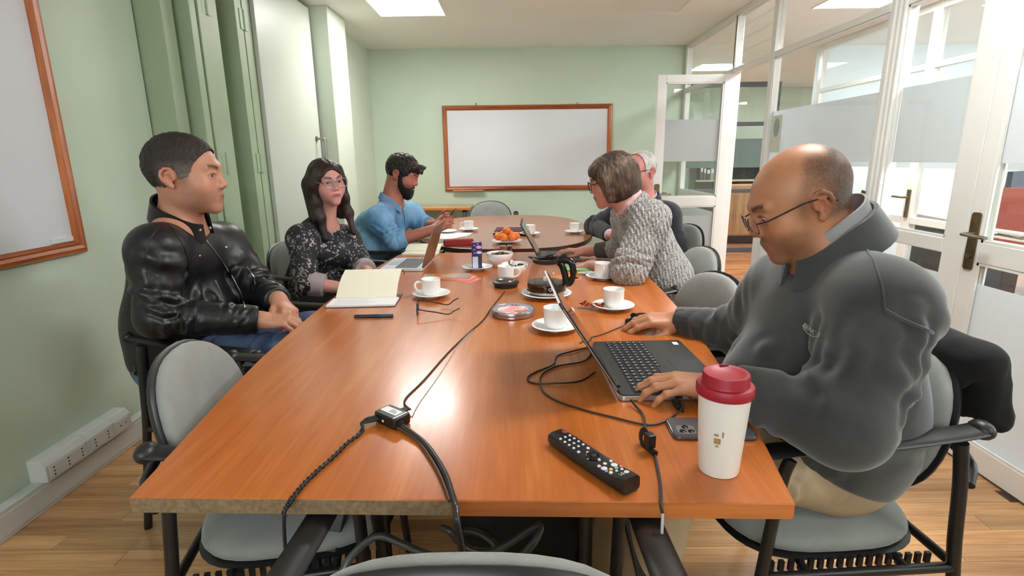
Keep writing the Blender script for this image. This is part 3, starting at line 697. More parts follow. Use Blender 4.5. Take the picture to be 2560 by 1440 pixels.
# ------------------------------------------------------------------ visitor chairs
def fabric(name, col):
    k = NT(name); k.set(Roughness=0.9); k.b.inputs['Sheen Weight'].default_value = 0.25
    v = k.coord((1, 1, 1)); wv = k.n('ShaderNodeTexVoronoi', i_Scale=420.0); k.l(v, wv.inputs['Vector']); no = k.n('ShaderNodeTexNoise', i_Scale=14.0, i_Detail=3.0); k.l(v, no.inputs['Vector'])
    c = np.array(col[:3]); k.l(k.ramp(no.outputs['Fac'], [(.3, tuple(c*.92)+(1,)), (.7, tuple(np.clip(c*1.07, 0, 1))+(1,))]), k.b.inputs['Base Color'])
    k.bump(wv.outputs['Distance'], 0.25, 0.0006); return k.m
M_GREYF = fabric('grey_upholstery', srgb(138, 140, 137))
def pad(w_, h_, th, n=2.5, seg=36, dome=0.018):
    """cushion on a superellipse outline, domed towards +z"""
    g = G(); rings = []
    for s, z in ((0.90, 0.0), (0.975, 0.004), (1.0, th*.35), (0.99, th*.6), (0.95, th*.82), (0.86, th*.97), (0.66, th+dome*.55), (0.4, th+dome*.85), (0.12, th+dome)):
        r = []
        for k in range(seg):
            a = 2*math.pi*k/seg; c, q = math.cos(a), math.sin(a)
            r.append(Vector((s*w_/2*math.copysign(abs(c)**(2/n), c), s*h_/2*math.copysign(abs(q)**(2/n), q), z)))
        rings.append(r)
    return g.ring_loft(rings)
ST, AZ = 0.475, 0.70            # seat top, arm height
rib_me = make_mesh('rib', *(lambda g: (g.v, g.f))(G().box((0, 0, 0), (.008, .011, .026)))); rib_me.materials.append(M_BLKPL)
def make_chair(label, group):
    t = thing('visitor_chair', label, 'chair', (0, 0, 0), group=group)
    build('seat', pad(.47, .45, .045, 3.2).moved((0, 0, ST-.055)), M_GREYF, t, smooth=60)
    sh = pad(.478, .458, .02, 3.4, dome=-.004); sh.xf(Matrix.Scale(-1, 4, (0, 0, 1))); sh.moved((0, 0, ST-.052))
    so = build('seat_shell', sh, M_BLKPL, t, smooth=50)
    for k in range(18):
        y = -.19+k*.38/17
        for sx in (-1, 1):
            ri = bpy.data.objects.new('rib', rib_me); ri.location = (sx*.2385, y, ST-.07); link(ri, so)
    tilt = Matrix.Translation((0, -.235, .665)) @ Matrix.Rotation(math.radians(-13), 4, 'X') @ Matrix.Rotation(-math.pi/2, 4, 'X')
    bp = pad(.43, .37, .04, 2.25, dome=.004)
    # wrap the back around the sitter a little
    def wrap(g):
        for p in g.v: p.z += 0.55*p.x*p.x
        return g
    F2 = Matrix.Translation((0, -.235, .665)) @ Matrix.Rotation(math.radians(13), 4, 'X') @ Matrix.Rotation(-math.pi/2, 4, 'X')
    build('backrest', wrap(bp).xf(F2), M_GREYF, t, smooth=60)
    bs_ = pad(.447, .387, .026, 2.25, dome=.004); bs_.xf(Matrix.Scale(-1, 4, (0, 0, 1))); bs_.moved((0, 0, .012)); build('back_shell', wrap(bs_).xf(F2), M_BLKPL, t, smooth=50)
    for sx in (-1, 1):
        x = sx*.265
        build('leg', G().tube(spline([(x, .17, AZ-.02), (x, .185, .62), (x, .205, .4), (x, .235, .02), (x, .236, .008)], 4), .0125, 10), M_BLACK, t)
        build('leg', G().tube(spline([(x, -.188, AZ-.0), (x, -.205, .6), (x, -.228, .4), (x, -.30, .02), (x, -.302, .008)], 4), .0135, 10), M_BLACK, t)
        ar = build('armrest', G().tube(spline([(x, .235, AZ-.012), (x, .20, AZ+.002), (x, 0, AZ+.006), (x, -.15, AZ+.018), (x, -.222, AZ+.028)], 5), .026, 12, flat=.36, up=(0, 0, 1)), M_BLKPL, t)
        build('end_cap', G().ell((x, .238, AZ-.010), (.027, .020, .020), 12, 8), M_BLKPL, ar); build('end_cap', G().ell((x, -.226, AZ+.028), (.027, .021, .020), 12, 8), M_BLKPL, ar)
        build('side_rail', G().tube([(x, .20, ST-.075), (x, -.232, ST-.075)], .011, 10).tube([(x, .1, ST-.072), (sx*.22, .1, ST-.066)], .009, 8).tube([(x, -.12, ST-.072), (sx*.22, -.12, ST-.066)], .009, 8), M_BLACK, t)
    build('crossbar', G().tube([(-.265, -.234, ST-.075), (.265, -.234, ST-.075)], .011, 10), M_BLACK, t)
    build('back_support', G().tube(spline([(-.265, -.224, .6), (-.2, -.27, .63), (0, -.285, .64), (.2, -.27, .63), (.265, -.224, .6)], 4), .011, 10), M_BLACK, t)
    return t
GRP = 'grey visitor chairs around the tables'
chair0 = make_chair('empty grey visitor chair at the near left corner of the table', GRP)
def set_chair(o, x, y, az, label):
    o.location = (x, y, 0); o.rotation_euler = (0, 0, math.radians(az-90)); o['label'] = label; return o
set_chair(chair0, -0.55, 1.235, 11, chair0['label'])
for x, y, az, lb in ((-0.98, 1.86, -12, 'grey visitor chair holding the man in the black leather jacket'),
                     (-1.00, 2.82, -6, 'grey visitor chair holding the woman in the patterned blouse'),
                     (-0.86, 3.62, 0, 'grey visitor chair holding the bearded man in the blue shirt'),
                     (-0.26, 5.38, -90, 'empty grey visitor chair at the far end of the oval table'),
                     (0.88, 3.40, 195, 'grey visitor chair holding the old man in the navy blazer'),
                     (0.66, 2.53, 186, 'grey visitor chair holding the woman in the knitted sweater'),
                     (0.51, 1.90, 192, 'empty grey visitor chair between the knitted sweater and the bald man'),
                     (0.70, 1.245, 184, 'grey visitor chair holding the balding man at the laptop'),
                     (-0.06, 0.76, 90, 'empty grey visitor chair at the near end with cables on its seat')):
    set_chair(copy_tree(chair0), x, y, az, lb)
# ------------------------------------------------------------------ people
def skin_mat(name):
    if name in MATS: return MATS[name]
    k = NT(name); k.set(Roughness=0.46); k.b.inputs['Specular IOR Level'].default_value = 0.45
    k.b.inputs['Subsurface Weight'].default_value = 0.12; k.b.inputs['Subsurface Radius'].default_value = (1.0, 0.35, 0.2); k.b.inputs['Subsurface Scale'].default_value = 0.008
    at = k.n('ShaderNodeAttribute', attribute_name='Col'); no = k.n('ShaderNodeTexNoise', i_Scale=55.0, i_Detail=5.0); v = k.coord(); k.l(v, no.inputs['Vector'])
    mr = k.n('ShaderNodeMapRange', i_3=0.9, i_4=1.1); k.l(no.outputs['Fac'], mr.inputs[0]); hv = k.n('ShaderNodeHueSaturation'); k.l(mr.outputs[0], hv.inputs['Value']); k.l(at.outputs['Color'], hv.inputs['Color'])
    k.l(hv.outputs[0], k.b.inputs['Base Color']); n2 = k.n('ShaderNodeTexNoise', i_Scale=420.0, i_Detail=2.0); k.l(v, n2.inputs['Vector']); k.bump(n2.outputs['Fac'], 0.12, 0.0006)
    MATS[name] = k.m; return k.m
M_SKIN = skin_mat('skin')
def hair_mat(name, a, b, c, rough=0.45, sc=1.0, mode='strand'):
    k = NT(name); k.set(Roughness=rough); k.b.inputs['Specular IOR Level'].default_value = 0.4
    v = k.coord((160*sc, 160*sc, 22*sc) if mode == 'strand' else (220*sc, 220*sc, 220*sc)); no = k.n('ShaderNodeTexNoise', i_Scale=1.0, i_Detail=4.0, i_Distortion=1.2); k.l(v, no.inputs['Vector'])
    n2 = k.n('ShaderNodeTexNoise', i_Scale=14.0, i_Detail=2.0); k.l(k.coord(), n2.inputs['Vector']); ad = k.n('ShaderNodeMath', operation='MULTIPLY_ADD'); ad.inputs[1].default_value = .6; k.l(n2.outputs['Fac'], ad.inputs[0])
    h = k.n('ShaderNodeMath', operation='MULTIPLY'); h.inputs[1].default_value = .5; k.l(no.outputs['Fac'], h.inputs[0]); k.l(h.outputs[0], ad.inputs[2])
    k.l(k.ramp(ad.outputs[0], [(.38, a), (.55, b), (.72, c)]), k.b.inputs['Base Color']); k.bump(no.outputs['Fac'], 0.8, 0.004); return k.m
M_EYE = mat('eye_white', srgb(225, 215, 208), 0.15); M_IRIS = mat('dark_iris', srgb(34, 22, 16), 0.1); M_LENS = glass_mat('spectacle_lens', (0.97, 0.97, 0.98, 1), 1.2)
L3 = lambda c: np.array(srgb(*c)[:3])

def head_prims(b, H, male=True, chin=1.0, nose=1.0, jaw=1.0, neck=None, neck_r=0.058, ears=True, full=1.0):
    """H: Local frame; x = the person's right, y = facing, z = up; origin between the ears"""
    H.ell((0, -.014, .036), (.077, .097, .086), .03); H.ell((0, .030, .012), (.0665*full, .068, .078), .03)
    H.ell((0, .034, -.055), (.055*jaw, .052, .052), .04); H.ell((0, .076*chin, -.098), (.023*jaw, .020, .018), .03)
    for s in (-1, 1):
        H.ell((s*.040*full, .060, -.030), (.026*full, .026, .030), .03)                     # cheek
        H.cap((s*.012, .0925, .030), (s*.044, .079, .027), .0105, .009, .016)       # brow ridge
        H.ell((s*.041*jaw, .016, -.064), (.014, .026, .022), .03)                  # jaw angle
    H.ell((0, .062, -.060), (.034, .032, .028), .03)                                # muzzle
    for s in (-1, 1): H.ell((s*.0325, .104, .006), (.0155, .016, .012), .02, -1)      # eye socket
    H.cap((0, .092, .021), (0, .1065*nose, -.021), .0080, .0098, .014); H.ell((0, .1075*nose, -.0265), (.0110, .0105, .0095), .012)
    for s in (-1, 1): H.ell((s*.0125, .100*nose, -.031), (.0075, .009, .007), .009); H.ell((s*.007, .107*nose, -.0385), (.0038, .005, .003), .004, -1)
    for s in (-1, 1):
        H.ell((s*.0325, .0812, .005), (.0175, .0125, .0130), .006)                     # lids over the eyeball
        H.ell((s*.0325, .0985, .0035), (.0185, .0135, .0080), .003, -1)                 # lid opening
        H.cap((s*.019, .0925, .012), (s*.045, .0865, .0105), .0035, .003, .005)     # upper lid fold
        H.cap((s*.020, .092, -.0055), (s*.044, .086, -.005), .0028, .0028, .006)
    H.cap((-.016, .0925, -.0565), (0, .0985, -.0545), .0048, .0058, .008); H.cap((.016, .0925, -.0565), (0, .0985, -.0545), .0048, .0058, .008)
    H.cap((-.014, .0925, -.0665), (.014, .0925, -.0665), .0066, .0066, .010); H.cap((-.022, .091, -.0612), (.022, .091, -.0612), .0022, .0022, .004, -1)
    if ears:
        for s in (-1, 1):
            ex = lambda y, z: (s*(.0755+.016*np.clip((-y)/.034, 0, 1)+.003*(z > .0)), (y+.012)*.86-.012, z*.84-.002)
            hx = [ex(y, z) for y, z in ((.002, .004), (.001, .020), (-.008, .031), (-.021, .032), (-.031, .022), (-.034, .006), (-.029, -.010), (-.020, -.022), (-.011, -.030))]
            for i in range(8): H.cap(hx[i], hx[i+1], .0042, .0042, .003)
            H.ell((s*.0785, -.0165, .002), (.0055, .0165, .0265), .004); H.ell(ex(-.007, -.031), (.0052, .0075, .0085), .006)
            ah = [ex(y, z) for y, z in ((-.009, .019), (-.020, .014), (-.023, .0), (-.017, -.014), (-.009, -.020))]
            for i in range(4): H.cap(ah[i], ah[i+1], .0034, .0030, .003)
            H.ell((s*.0785, .000, -.005), (.0045, .0042, .0065), .003); H.ell((s*.0865, -.010, -.004), (.006, .0068, .0100), .003, -1)
    if neck is not None:
        p = H.P((0, -.030, -.045)); b.cap(p, neck, neck_r, neck_r*1.08, .035); b.cap(H.P((0, .005, -.085)), np.asarray(neck)+H.R @ np.array((0, .02, .0)), neck_r*.72, neck_r*.8, .03)
def finger(b, H, base, ang, lens, rs, curls, k=.004):
    """a finger in the hand frame: sideways angle ang, curls bend towards -z"""
    p = np.array(base, float); pitch = 0.0; pts = [p]
    for L, c in zip(lens, curls):
        pitch -= c; d = np.array((math.sin(ang)*math.cos(pitch), math.cos(ang)*math.cos(pitch), math.sin(pitch))); p = p+d*L; pts.append(p)
    for i in range(3): H.cap(pts[i], pts[i+1], rs[i], rs[i+1], k)
    for i in (1, 2): H.ell(pts[i], (rs[i]*1.07,)*3, .004)
    return pts
def hand(b, wrist, fwd, back, thumb=1, sc=1.0, curl=(.35, .45, .35), spread=.10, fingers=None, thumb_dir=None, arm_r=.026):
    """five fingered hand; fwd = wrist to knuckles, back = out of the back of the hand, thumb=+1 when the thumb lies on local +x"""
    y = nrm(fwd); z = np.asarray(back, float); z = nrm(z-y*(z@y)); x = np.cross(y, z); R = np.array([x*thumb, y, z]).T; H = Local(b, wrist, R, sc)
    H.cap((0, -.02, 0), (0, .02, .001), arm_r/sc, .0215, .02)
    kn = [(.0275, .088, .000), (.0095, .094, .003), (-.0095, .090, .002), (-.027, .080, -.003)]
    for (kx, ky, kz), r0, r1 in zip(kn, (.0150, .0152, .0150, .0140), (.0108, .0110, .0104, .0094)): H.cap((kx*.55, .016, -.002), (kx, ky, kz), r0, r1, .012)
    H.ell((.018, .040, -.010), (.016, .030, .012), .014); H.ell((-.020, .042, -.010), (.012, .030, .011), .014)
    ln = [(.040, .025, .021), (.045, .028, .022), (.041, .026, .021), (.032, .020, .018)]; rr = [(.0098, .0087, .0079, .0066), (.0100, .0088, .0080, .0067), (.0095, .0084, .0076, .0063), (.0084, .0074, .0067, .0056)]
    tips = []
    for i in range(4):
        c = curl if fingers is None else fingers[i]; a = (1.35-i*.95)*spread
        tips.append(finger(b, H, kn[i], a, ln[i], rr[i], c))
    td = thumb_dir or [(.020, .020, -.008), (.043, .047, -.018), (.056, .075, -.026), (.060, .098, -.030)]
    for i in range(3): H.cap(td[i], td[i+1], (.0150, .0118, .0102)[i], (.0118, .0102, .0080)[i], .010 if i == 0 else .004)
    nails = []
    for p in tips: nails.append((H.P(p[3]), nrm(H.R @ (p[3]-p[2]))))
    return H, nails
def fold_fn(amp, f, lump=0.0, lf=7.0, seed=0.0, joints=()):
    """creases: ridged noise, stronger round the bent joints"""
    def fn(V):
        q = V*np.array((f, f, f))+seed; n = 1-np.abs(perlin(q))*2.2; n2 = perlin(V*f*2.1+seed+9); w_ = np.full(len(V), 1.0)
        for c, r, s in joints: w_ = w_+s*np.exp(-(((V-np.asarray(c))/r)**2).sum(1))
        return amp*(n*.8+n2*.35)*w_*.6 + lump*perlin(V*lf+seed*2)
    return fn
def creases(a, b, r, amp, freq, seed=0):
    """wrinkle rings that run across the limb a-b, near it only"""
    a, b = np.asarray(a, float), np.asarray(b, float); d = nrm(b-a); L = np.linalg.norm(b-a)
    def fn(V):
        t = (V-a) @ d; q = V-a-t[:, None]*d; dist = np.sqrt((q*q).sum(1)); inside = np.exp(-np.maximum(dist-r, 0)**2/(.03**2))*np.exp(-np.maximum(np.abs(t/L-.5)-.5, 0)**2/.02)
        ph = perlin(V*7+seed)*5.5+perlin(V*17+seed)*1.6+(q @ nrm((.7, .5, .5)))*freq*.35; s_ = np.sin(t*freq*.75+ph*2.0); return amp*inside*(1-2*np.abs(s_)**.6)*(.35+.9*np.clip(perlin(V*6+seed*3)+.35, 0, 1))
    return fn
def folds(lines):
    """soft creases: ridges along polylines; each line = (points, height, width)"""
    def fn(V):
        out = np.zeros(len(V))
        for pts, amp, wd in lines:
            pts = np.asarray(pts, float); c = pts.mean(0); R_ = np.linalg.norm(pts-c, axis=1).max()+wd*4; near = np.where(((V-c)**2).sum(1) < R_*R_)[0]
            if not len(near): continue
            X = V[near]; best = np.full(len(X), 9.0); tt = np.zeros(len(X)); n = len(pts)-1
            for i in range(n):
                ab = pts[i+1]-pts[i]; t = np.clip(((X-pts[i]) @ ab)/(ab @ ab+1e-12), 0, 1); d = np.sqrt(((X-pts[i]-t[:, None]*ab)**2).sum(1)); m_ = d < best; best[m_] = d[m_]; tt[m_] = ((i+t)/n)[m_]
            taper = np.sin(np.pi*np.clip(tt*.86+.07, 0, 1))**.7; g_ = best/wd; out[near] += amp*taper*(np.exp(-g_*g_)-.55*np.exp(-((g_-1.9)/.8)**2))
        return out
    return fn
def limb_folds(a, b, ra, rb, n, seed, amp=.006, wd=.010, t0=0.0, t1=1.0, phi=None, span=1.0, slant=.5):
    """creases wrapping part way round the limb a-b"""
    rr_ = random.Random(seed); a, b = np.asarray(a, float), np.asarray(b, float); u = nrm(b-a); L = np.linalg.norm(b-a); e1 = nrm(np.cross(u, (0.31, .52, .79))); e2 = np.cross(u, e1); out = []
    for i in range(n):
        t = t0+(t1-t0)*(i+rr_.uniform(.15, .85))/n; p0 = rr_.uniform(0, 6.28) if phi is None else phi+rr_.uniform(-.6, .6); sp = span*rr_.uniform(.6, 1.25); sl = slant*rr_.choice((-1, 1))*rr_.uniform(.3, 1.1); r = ra+(rb-ra)*t
        pts = [a+u*(t*L+sl*r*(k-2.5)/2.5*sp*.6+.006*rr_.uniform(-1, 1))+(e1*math.cos(p0+sp*(k-2.5)/2.5)+e2*math.sin(p0+sp*(k-2.5)/2.5))*r for k in range(6)]
        out.append((pts, amp*rr_.uniform(.5, 1.15), wd*rr_.uniform(.75, 1.4)))
    return folds(out)
def elbow_folds(sh, el, wr, r, seed, amp=.007, wd=.010, n=5):
    return addf(limb_folds(sh, el, r*1.08, r, n, seed, amp, wd, .52, 1.0), limb_folds(el, wr, r, r*.85, n, seed+1, amp, wd, .02, .55), limb_folds(sh, el, r*1.12, r, 3, seed+2, amp*.7, wd*1.4, .05, .5, None, .8, 1.1), limb_folds(el, wr, r*.9, r*.75, 3, seed+3, amp*.7, wd*.8, .6, .95))
def long_folds(a, b, ra, rb, n, seed, amp=.008, wd=.014):
    rr_ = random.Random(seed); a, b = np.asarray(a, float), np.asarray(b, float); u = nrm(b-a); L = np.linalg.norm(b-a); e1 = nrm(np.cross(u, (0.31, .52, .79))); e2 = np.cross(u, e1); out = []
    for i in range(n):
        p0 = 2*math.pi*(i+rr_.random()*.7)/n; tw = rr_.uniform(-.7, .7); t0 = rr_.uniform(-.1, .35); t1 = t0+rr_.uniform(.4, .7)
        out.append(([a+u*L*(t0+(t1-t0)*k/6)+(e1*math.cos(p0+tw*k/6+.08*math.sin(k*1.9))+e2*math.sin(p0+tw*k/6+.08*math.sin(k*1.9)))*(ra+(rb-ra)*(t0+(t1-t0)*k/6)) for k in range(7)], amp*rr_.uniform(.6, 1.15), wd*rr_.uniform(.7, 1.3)))
    return folds(out)
def torso_folds(T, J, r, seed, amp=.007, wd=.014, n=9):
    """long drape creases falling from the shoulders and round the waist"""
    rr_ = random.Random(seed); out = []; f, up, ax = T['fwd'], T['up'], T['ax']; pel = J['pel']
    for i in range(n):
        a = rr_.uniform(-1.9, 1.9); d = f*math.cos(a)+ax*math.sin(a); d2 = f*math.cos(a+rr_.uniform(-.6, .6))+ax*math.sin(a+rr_.uniform(-.6, .6)); z0 = rr_.uniform(.10, .36); L = rr_.uniform(.08, .2)
        R1 = r*(1+.45*abs(math.sin(a)))
        pts = [pel+up*(z0-L*k/5)+(d+(d2-d)*k/5)*R1*1.02 for k in range(6)]; out.append((pts, amp*rr_.uniform(.5, 1.1), wd*rr_.uniform(.8, 1.5)))
    for i in range(n//2):
        a = rr_.uniform(-1.8, 1.8); z0 = rr_.uniform(.0, .12); pts = [pel+up*(z0+.012*math.sin(k*1.7+i))+(f*math.cos(a+.16*k)+ax*math.sin(a+.16*k))*r*(1+.45*abs(math.sin(a+.16*k)))*1.02 for k in range(6)]; out.append((pts, amp*rr_.uniform(.6, 1.1), wd*.8))
    return folds(out)
def addf(*fs): return lambda V: sum(f(V) for f in fs)

def torso(b, J, r=.13, w_=.085, belly=.0, k=.07, sh=.075, trap=.05, grow=0.0, waist=1.0):
    neck, pel, sL, sR = J['neck'], J['pel'], J['shL'], J['shR']; ax = nrm(sL-sR); up = nrm(neck-pel); fwd = nrm(np.cross(ax, up)) if J.get('flip') else nrm(np.cross(up, ax))
    fwd = np.asarray(J['fwd'], float); fwd = nrm(fwd-up*(fwd@up))
    ch = pel+(neck-pel)*(J.get('top', .86)-(r*.92+grow)/np.linalg.norm(neck-pel)); be = pel+(neck-pel)*.25
    for s in (-1, 1):
        b.cap(ch+ax*s*w_*.82-fwd*.01, be+ax*s*w_*.95*waist, r*.86+grow, r*.98*waist+grow, k); b.cap(be+ax*s*w_*.95*waist, pel+ax*s*w_*1.02, r*.98*waist+grow, r*.98+grow, k)
    if belly: b.ell(be+fwd*r*.45-up*.02, (r*1.05+belly+grow, r*.9+belly+grow, r*1.1+belly+grow), k)
    md = neck-up*(sh+.055)
    for s_, q_ in ((-1, sL), (1, sR)): b.cap(q_+ax*.015*s_, md, sh*.96+grow, sh+grow, k)
    for s in (sL, sR): b.cap(neck-up*.015, s, trap+grow, sh*.86+grow, .05)
    return dict(fwd=fwd, up=up, ax=ax, chest=ch, belly=be)
def arm(b, sh, el, wr, rs=(.062, .052, .043, .034), grow=0.0, k=.035, end=1.0):
    e = el+(wr-el)*end; b.cap(sh, el, rs[0]+grow, rs[1]+grow, k*1.5); b.cap(el, e, rs[1]*.98+grow, (rs[2]+(rs[3]-rs[2])*end)+grow, .02)
def legs(b, J, rs=(.088, .07, .052, .042), grow=0.0, k=.05):
    for s in 'LR':
        h, kn, an = J['hip'+s], J['kn'+s], J['an'+s]; b.cap(h, kn, rs[0]+grow, rs[1]+grow, k); b.cap(kn, an, rs[1]*.9+grow, rs[3]+grow, .03)
def feet(b, J, face):
    for s in 'LR': a = J['an'+s]; f = nrm((face[0], face[1], 0)); b.cap(a+np.array((0, 0, -.0)), a+f*.10+np.array((0, 0, -.045)), .042, .036, .02); b.cap(a+f*.02+np.array((0, 0, -.05)), a+f*.15+np.array((0, 0, -.055)), .034, .03, .02)
def seat_legs(J, az, spread=.11, thigh=.43, shin=.40, foot_fwd=.05, zk=None):
    f = np.array((math.cos(math.radians(az)), math.sin(math.radians(az)), 0)); side = np.array((-f[1], f[0], 0))          # side = the person's left
    for s, sg in (('L', 1), ('R', -1)):
        h = J['pel']+side*sg*.085+np.array((0, 0, -.02)); J['hip'+s] = h; kz = h[2]+.005 if zk is None else zk; kn = h+f*thigh+side*sg*(spread-.085); kn[2] = kz; J['kn'+s] = kn
        an = kn+f*foot_fwd; an[2] = .095; J['an'+s] = an
def person(label, loc): return thing('person', label, 'person', loc)
def face_colours(H, tone, lip, brow=None, stubble=None, cheek=None, extra=None):
    tone = L3(tone)
    def fn(V):
        q = ((V-H.o) @ H.R)/H.sc; c = np.tile(tone, (len(V), 1)); face = np.linalg.norm(q, axis=1) < .16
        def blend(mask, colr): nonlocal c; c = c*(1-mask[:, None])+np.asarray(colr)*mask[:, None]
        red = tone*np.array((1.06, .80, .78)); 
        for s in (-1, 1):
            blend(.55*np.exp(-((q-np.array((s*.045, .075, -.028)))**2).sum(1)/.020**2)*face, red)
            blend(.75*np.exp(-(((q-np.array((s*.084, -.012, -.002)))/np.array((.02, .022, .036)))**2).sum(1))*face, red*.92)
            blend(.35*np.exp(-(((q-np.array((s*.032, .09, -.004)))/np.array((.018, .03, .011)))**2).sum(1))*face, tone*np.array((.74, .66, .66)))
        blend(.45*np.exp(-((q-np.array((0, .108, -.027)))**2).sum(1)/.014**2)*face, red)
        if stubble is not None:
            m_ = np.clip((-.030-q[:, 2])/.02, 0, 1)*np.clip((q[:, 1]+.0)/.03, 0, 1)*np.clip((q[:, 2]+.135)/.03, 0, 1)*face; blend(m_*stubble[1]*(.75+.25*perlin(V*140)), L3(stubble[0]))
            ms = np.exp(-(((q-np.array((0, .098, -.046)))/np.array((.027, .025, .007)))**2).sum(1))*face; blend(np.clip(ms*1.3, 0, 1)*min(1, stubble[1]*1.3), L3(stubble[0])*.8)
            sb = np.exp(-(((np.abs(q)-np.array((.066, .022, .0)))/np.array((.02, .012, .028)))**2).sum(1))*(q[:, 1] > 0)*face; blend(sb*stubble[1], L3(stubble[0])*.8)
        lm = np.clip(1.5*np.exp(-(((q-np.array((0, .097, -.0615)))/np.array((.0215, .016, .0088)))**4).sum(1)), 0, 1)*face; blend(lm*.9, L3(lip)); ml = np.exp(-((q[:, 2]+.0611)/.0016)**2)*(np.abs(q[:, 0]) < .021)*(q[:, 1] > .08)*face; blend(ml*.6, L3(lip)*.35)  # lips, then a dark seam line: crease shade put into the colour
        if brow is not None:
            for s in (-1, 1): x = (s*q[:, 0]-.0325)/.0165; blend(.75*np.exp(-((q[:, 2]-(.0112-.0050*x*x))/.0016)**2)*(np.abs(x) < 1)*(q[:, 1] > .06)*face, L3(brow)*.7)
            for s in (-1, 1):
                x = (s*q[:, 0]-.014)/.036; cz = .0265+.008*np.sin(np.clip(x, 0, 1)*2.2)-.002; bm_ = np.clip(1.6*np.exp(-((q[:, 2]-cz)/.0044)**2), 0, 1)*((x > 0) & (x < 1))*(q[:, 1] > .045)*face; blend(bm_*.85, L3(brow))
        if extra is not None: c = extra(q, c, V)
        return c
    return fn
def eyes(par, H, base, look=(0, 0), lid=0.0):
    for s in (-1, 1):
        c = H.P((s*.032, .0795, .0045)); g = G(); R3 = Matrix(H.R.tolist()); g.ell((0, 0, 0), (.0118*H.sc,)*3, 16, 12)
        g2 = G(); d = nrm((look[0], 1, look[1])); g2.cur = 0
        o = build('eyeball', G().ell(Vector(c-np.asarray(base)), (.0118*H.sc,)*3, 16, 12), M_EYE, par, smooth=180)
        p = H.P(np.array((s*.032, .0795, .0045))+d*.0062); build('iris', G().ell(Vector(p-np.asarray(base)), (.0071*H.sc,)*3, 14, 10), M_IRIS, o, smooth=180)
def spectacles(par, H, base, m_frame, m_arm=None, w_=.026, h_=.019, y=.112, z=.004, rim=.0016, top_only=False, drop=0.0, ear=(-.03, .012), shape=3.0):
    m_arm = m_arm or m_frame; t = bpy.data.objects.new('eyeglasses', None); link(t, par); B = np.asarray(base)
    P = lambda p: Vector(H.P(p)-B)
    for s in (-1, 1):
        cx = s*(.0335); ring = []
        for k in range(28):
            a = 2*math.pi*k/28; c, q = math.cos(a), math.sin(a); ring.append((cx+w_*math.copysign(abs(c)**(2/shape), c), y-.10*abs(cx+w_*c)*.9+drop*.3, z+h_*math.copysign(abs(q)**(2/shape), q)))
        pts = [P(p) for p in ring]
        if top_only: build('rim', G().tube([P(ring[k % 28]) for k in range(-1, 16)], rim, 6), m_frame, t)
        else: build('rim', G().tube(pts, rim, 6, closed=True), m_frame, t)
        build('lens', G().add(pts, [tuple(range(28))]), M_LENS, t, smooth=None, recalc=False)
        yo = ring[0 if s > 0 else 14][1]; hx = cx+s*(w_+.001)
        build('temple', G().tube([P((hx, yo, z+h_*.45)), P((s*.074, yo-.018, z+h_*.45)), P((s*.0825, ear[0]+.05, ear[1]+.004)), P((s*.084, ear[0]+.012, ear[1]+.002)), P((s*.085, ear[0]-.012, ear[1]-.014))], rim*1.25, 6), m_arm, t)
    build('bridge', G().tube([P((-.0085, y-.002, z+h_*.35)), P((0, y+.002, z+h_*.48)), P((.0085, y-.002, z+h_*.35))], rim*1.1, 6), m_frame, t)
    return t
from mathutils.bvhtree import BVHTree
class Skin:
    """a garment's surface, to lay seams, zips and lettering on"""
    def __init__(s, o, base): s.b = Vector(base); me = o.data; s.t = BVHTree.FromPolygons([v.co.copy() for v in me.vertices], [tuple(p.vertices) for p in me.polygons])
    def hit(s, px, py, off=.0):
        c = Vector((0, 0, CAM_H))-s.b; p, n, i, d = s.t.ray_cast(c, ray(px, py).normalized()); return (None, None) if p is None else (p+n*off, n)
    def line(s, name, pix, r, m_, par, off=.0005, flat=1.0, n=4):
        out = []
        for a, b_ in zip(pix, pix[1:]):
            for k_ in range(n):
                p, q = s.hit(a[0]+(b_[0]-a[0])*k_/n, a[1]+(b_[1]-a[1])*k_/n, off)
                if p is not None: out.append(p)
        p, q = s.hit(pix[-1][0], pix[-1][1], off)
        if p is not None: out.append(p)
        if len(out) > 2: return build(name, G().tube(out, r, 6, flat=flat), m_, par)
    def disc(s, name, px, py, r, m_, par):
        p, n = s.hit(px, py)
        if p is not None: return build(name, G().ell(p, (r, r, r*.45), 12, 6, R=n.to_track_quat('Z', 'Y').to_matrix()), m_, par, smooth=180)
def strip(name, pts, w_, th, m_, par, base, side=None):
    """a flat band of cloth along a path (collar, placket, cuff edge)"""
    P = [Vector(np.asarray(p)-np.asarray(base)) for p in pts]
    return build(name, G().tube(P, w_/2, 10, flat=th/w_, up=side), m_, par)
W_ = lambda px, py, y: np.array(on_y(px, py, y))
RX = lambda a: np.array(Matrix.Rotation(math.radians(a), 3, 'X'))
def aim(az, pitch, roll=0.0):
    """head axes from compass angle, nod (+ = down) and tilt"""
    a, p = math.radians(az), math.radians(pitch); f = np.array((math.cos(a)*math.cos(p), math.sin(a)*math.cos(p), -math.sin(p)))
    R = frame(f, (0, 0, 1)); return R @ np.array(Matrix.Rotation(math.radians(roll), 3, 'Y'))
def body_mesh(par, b, h, base, cols): 
    V, Q = sdf_mesh(b, h); return np_mesh('body', V, Q, M_SKIN, par, cols(V), base)
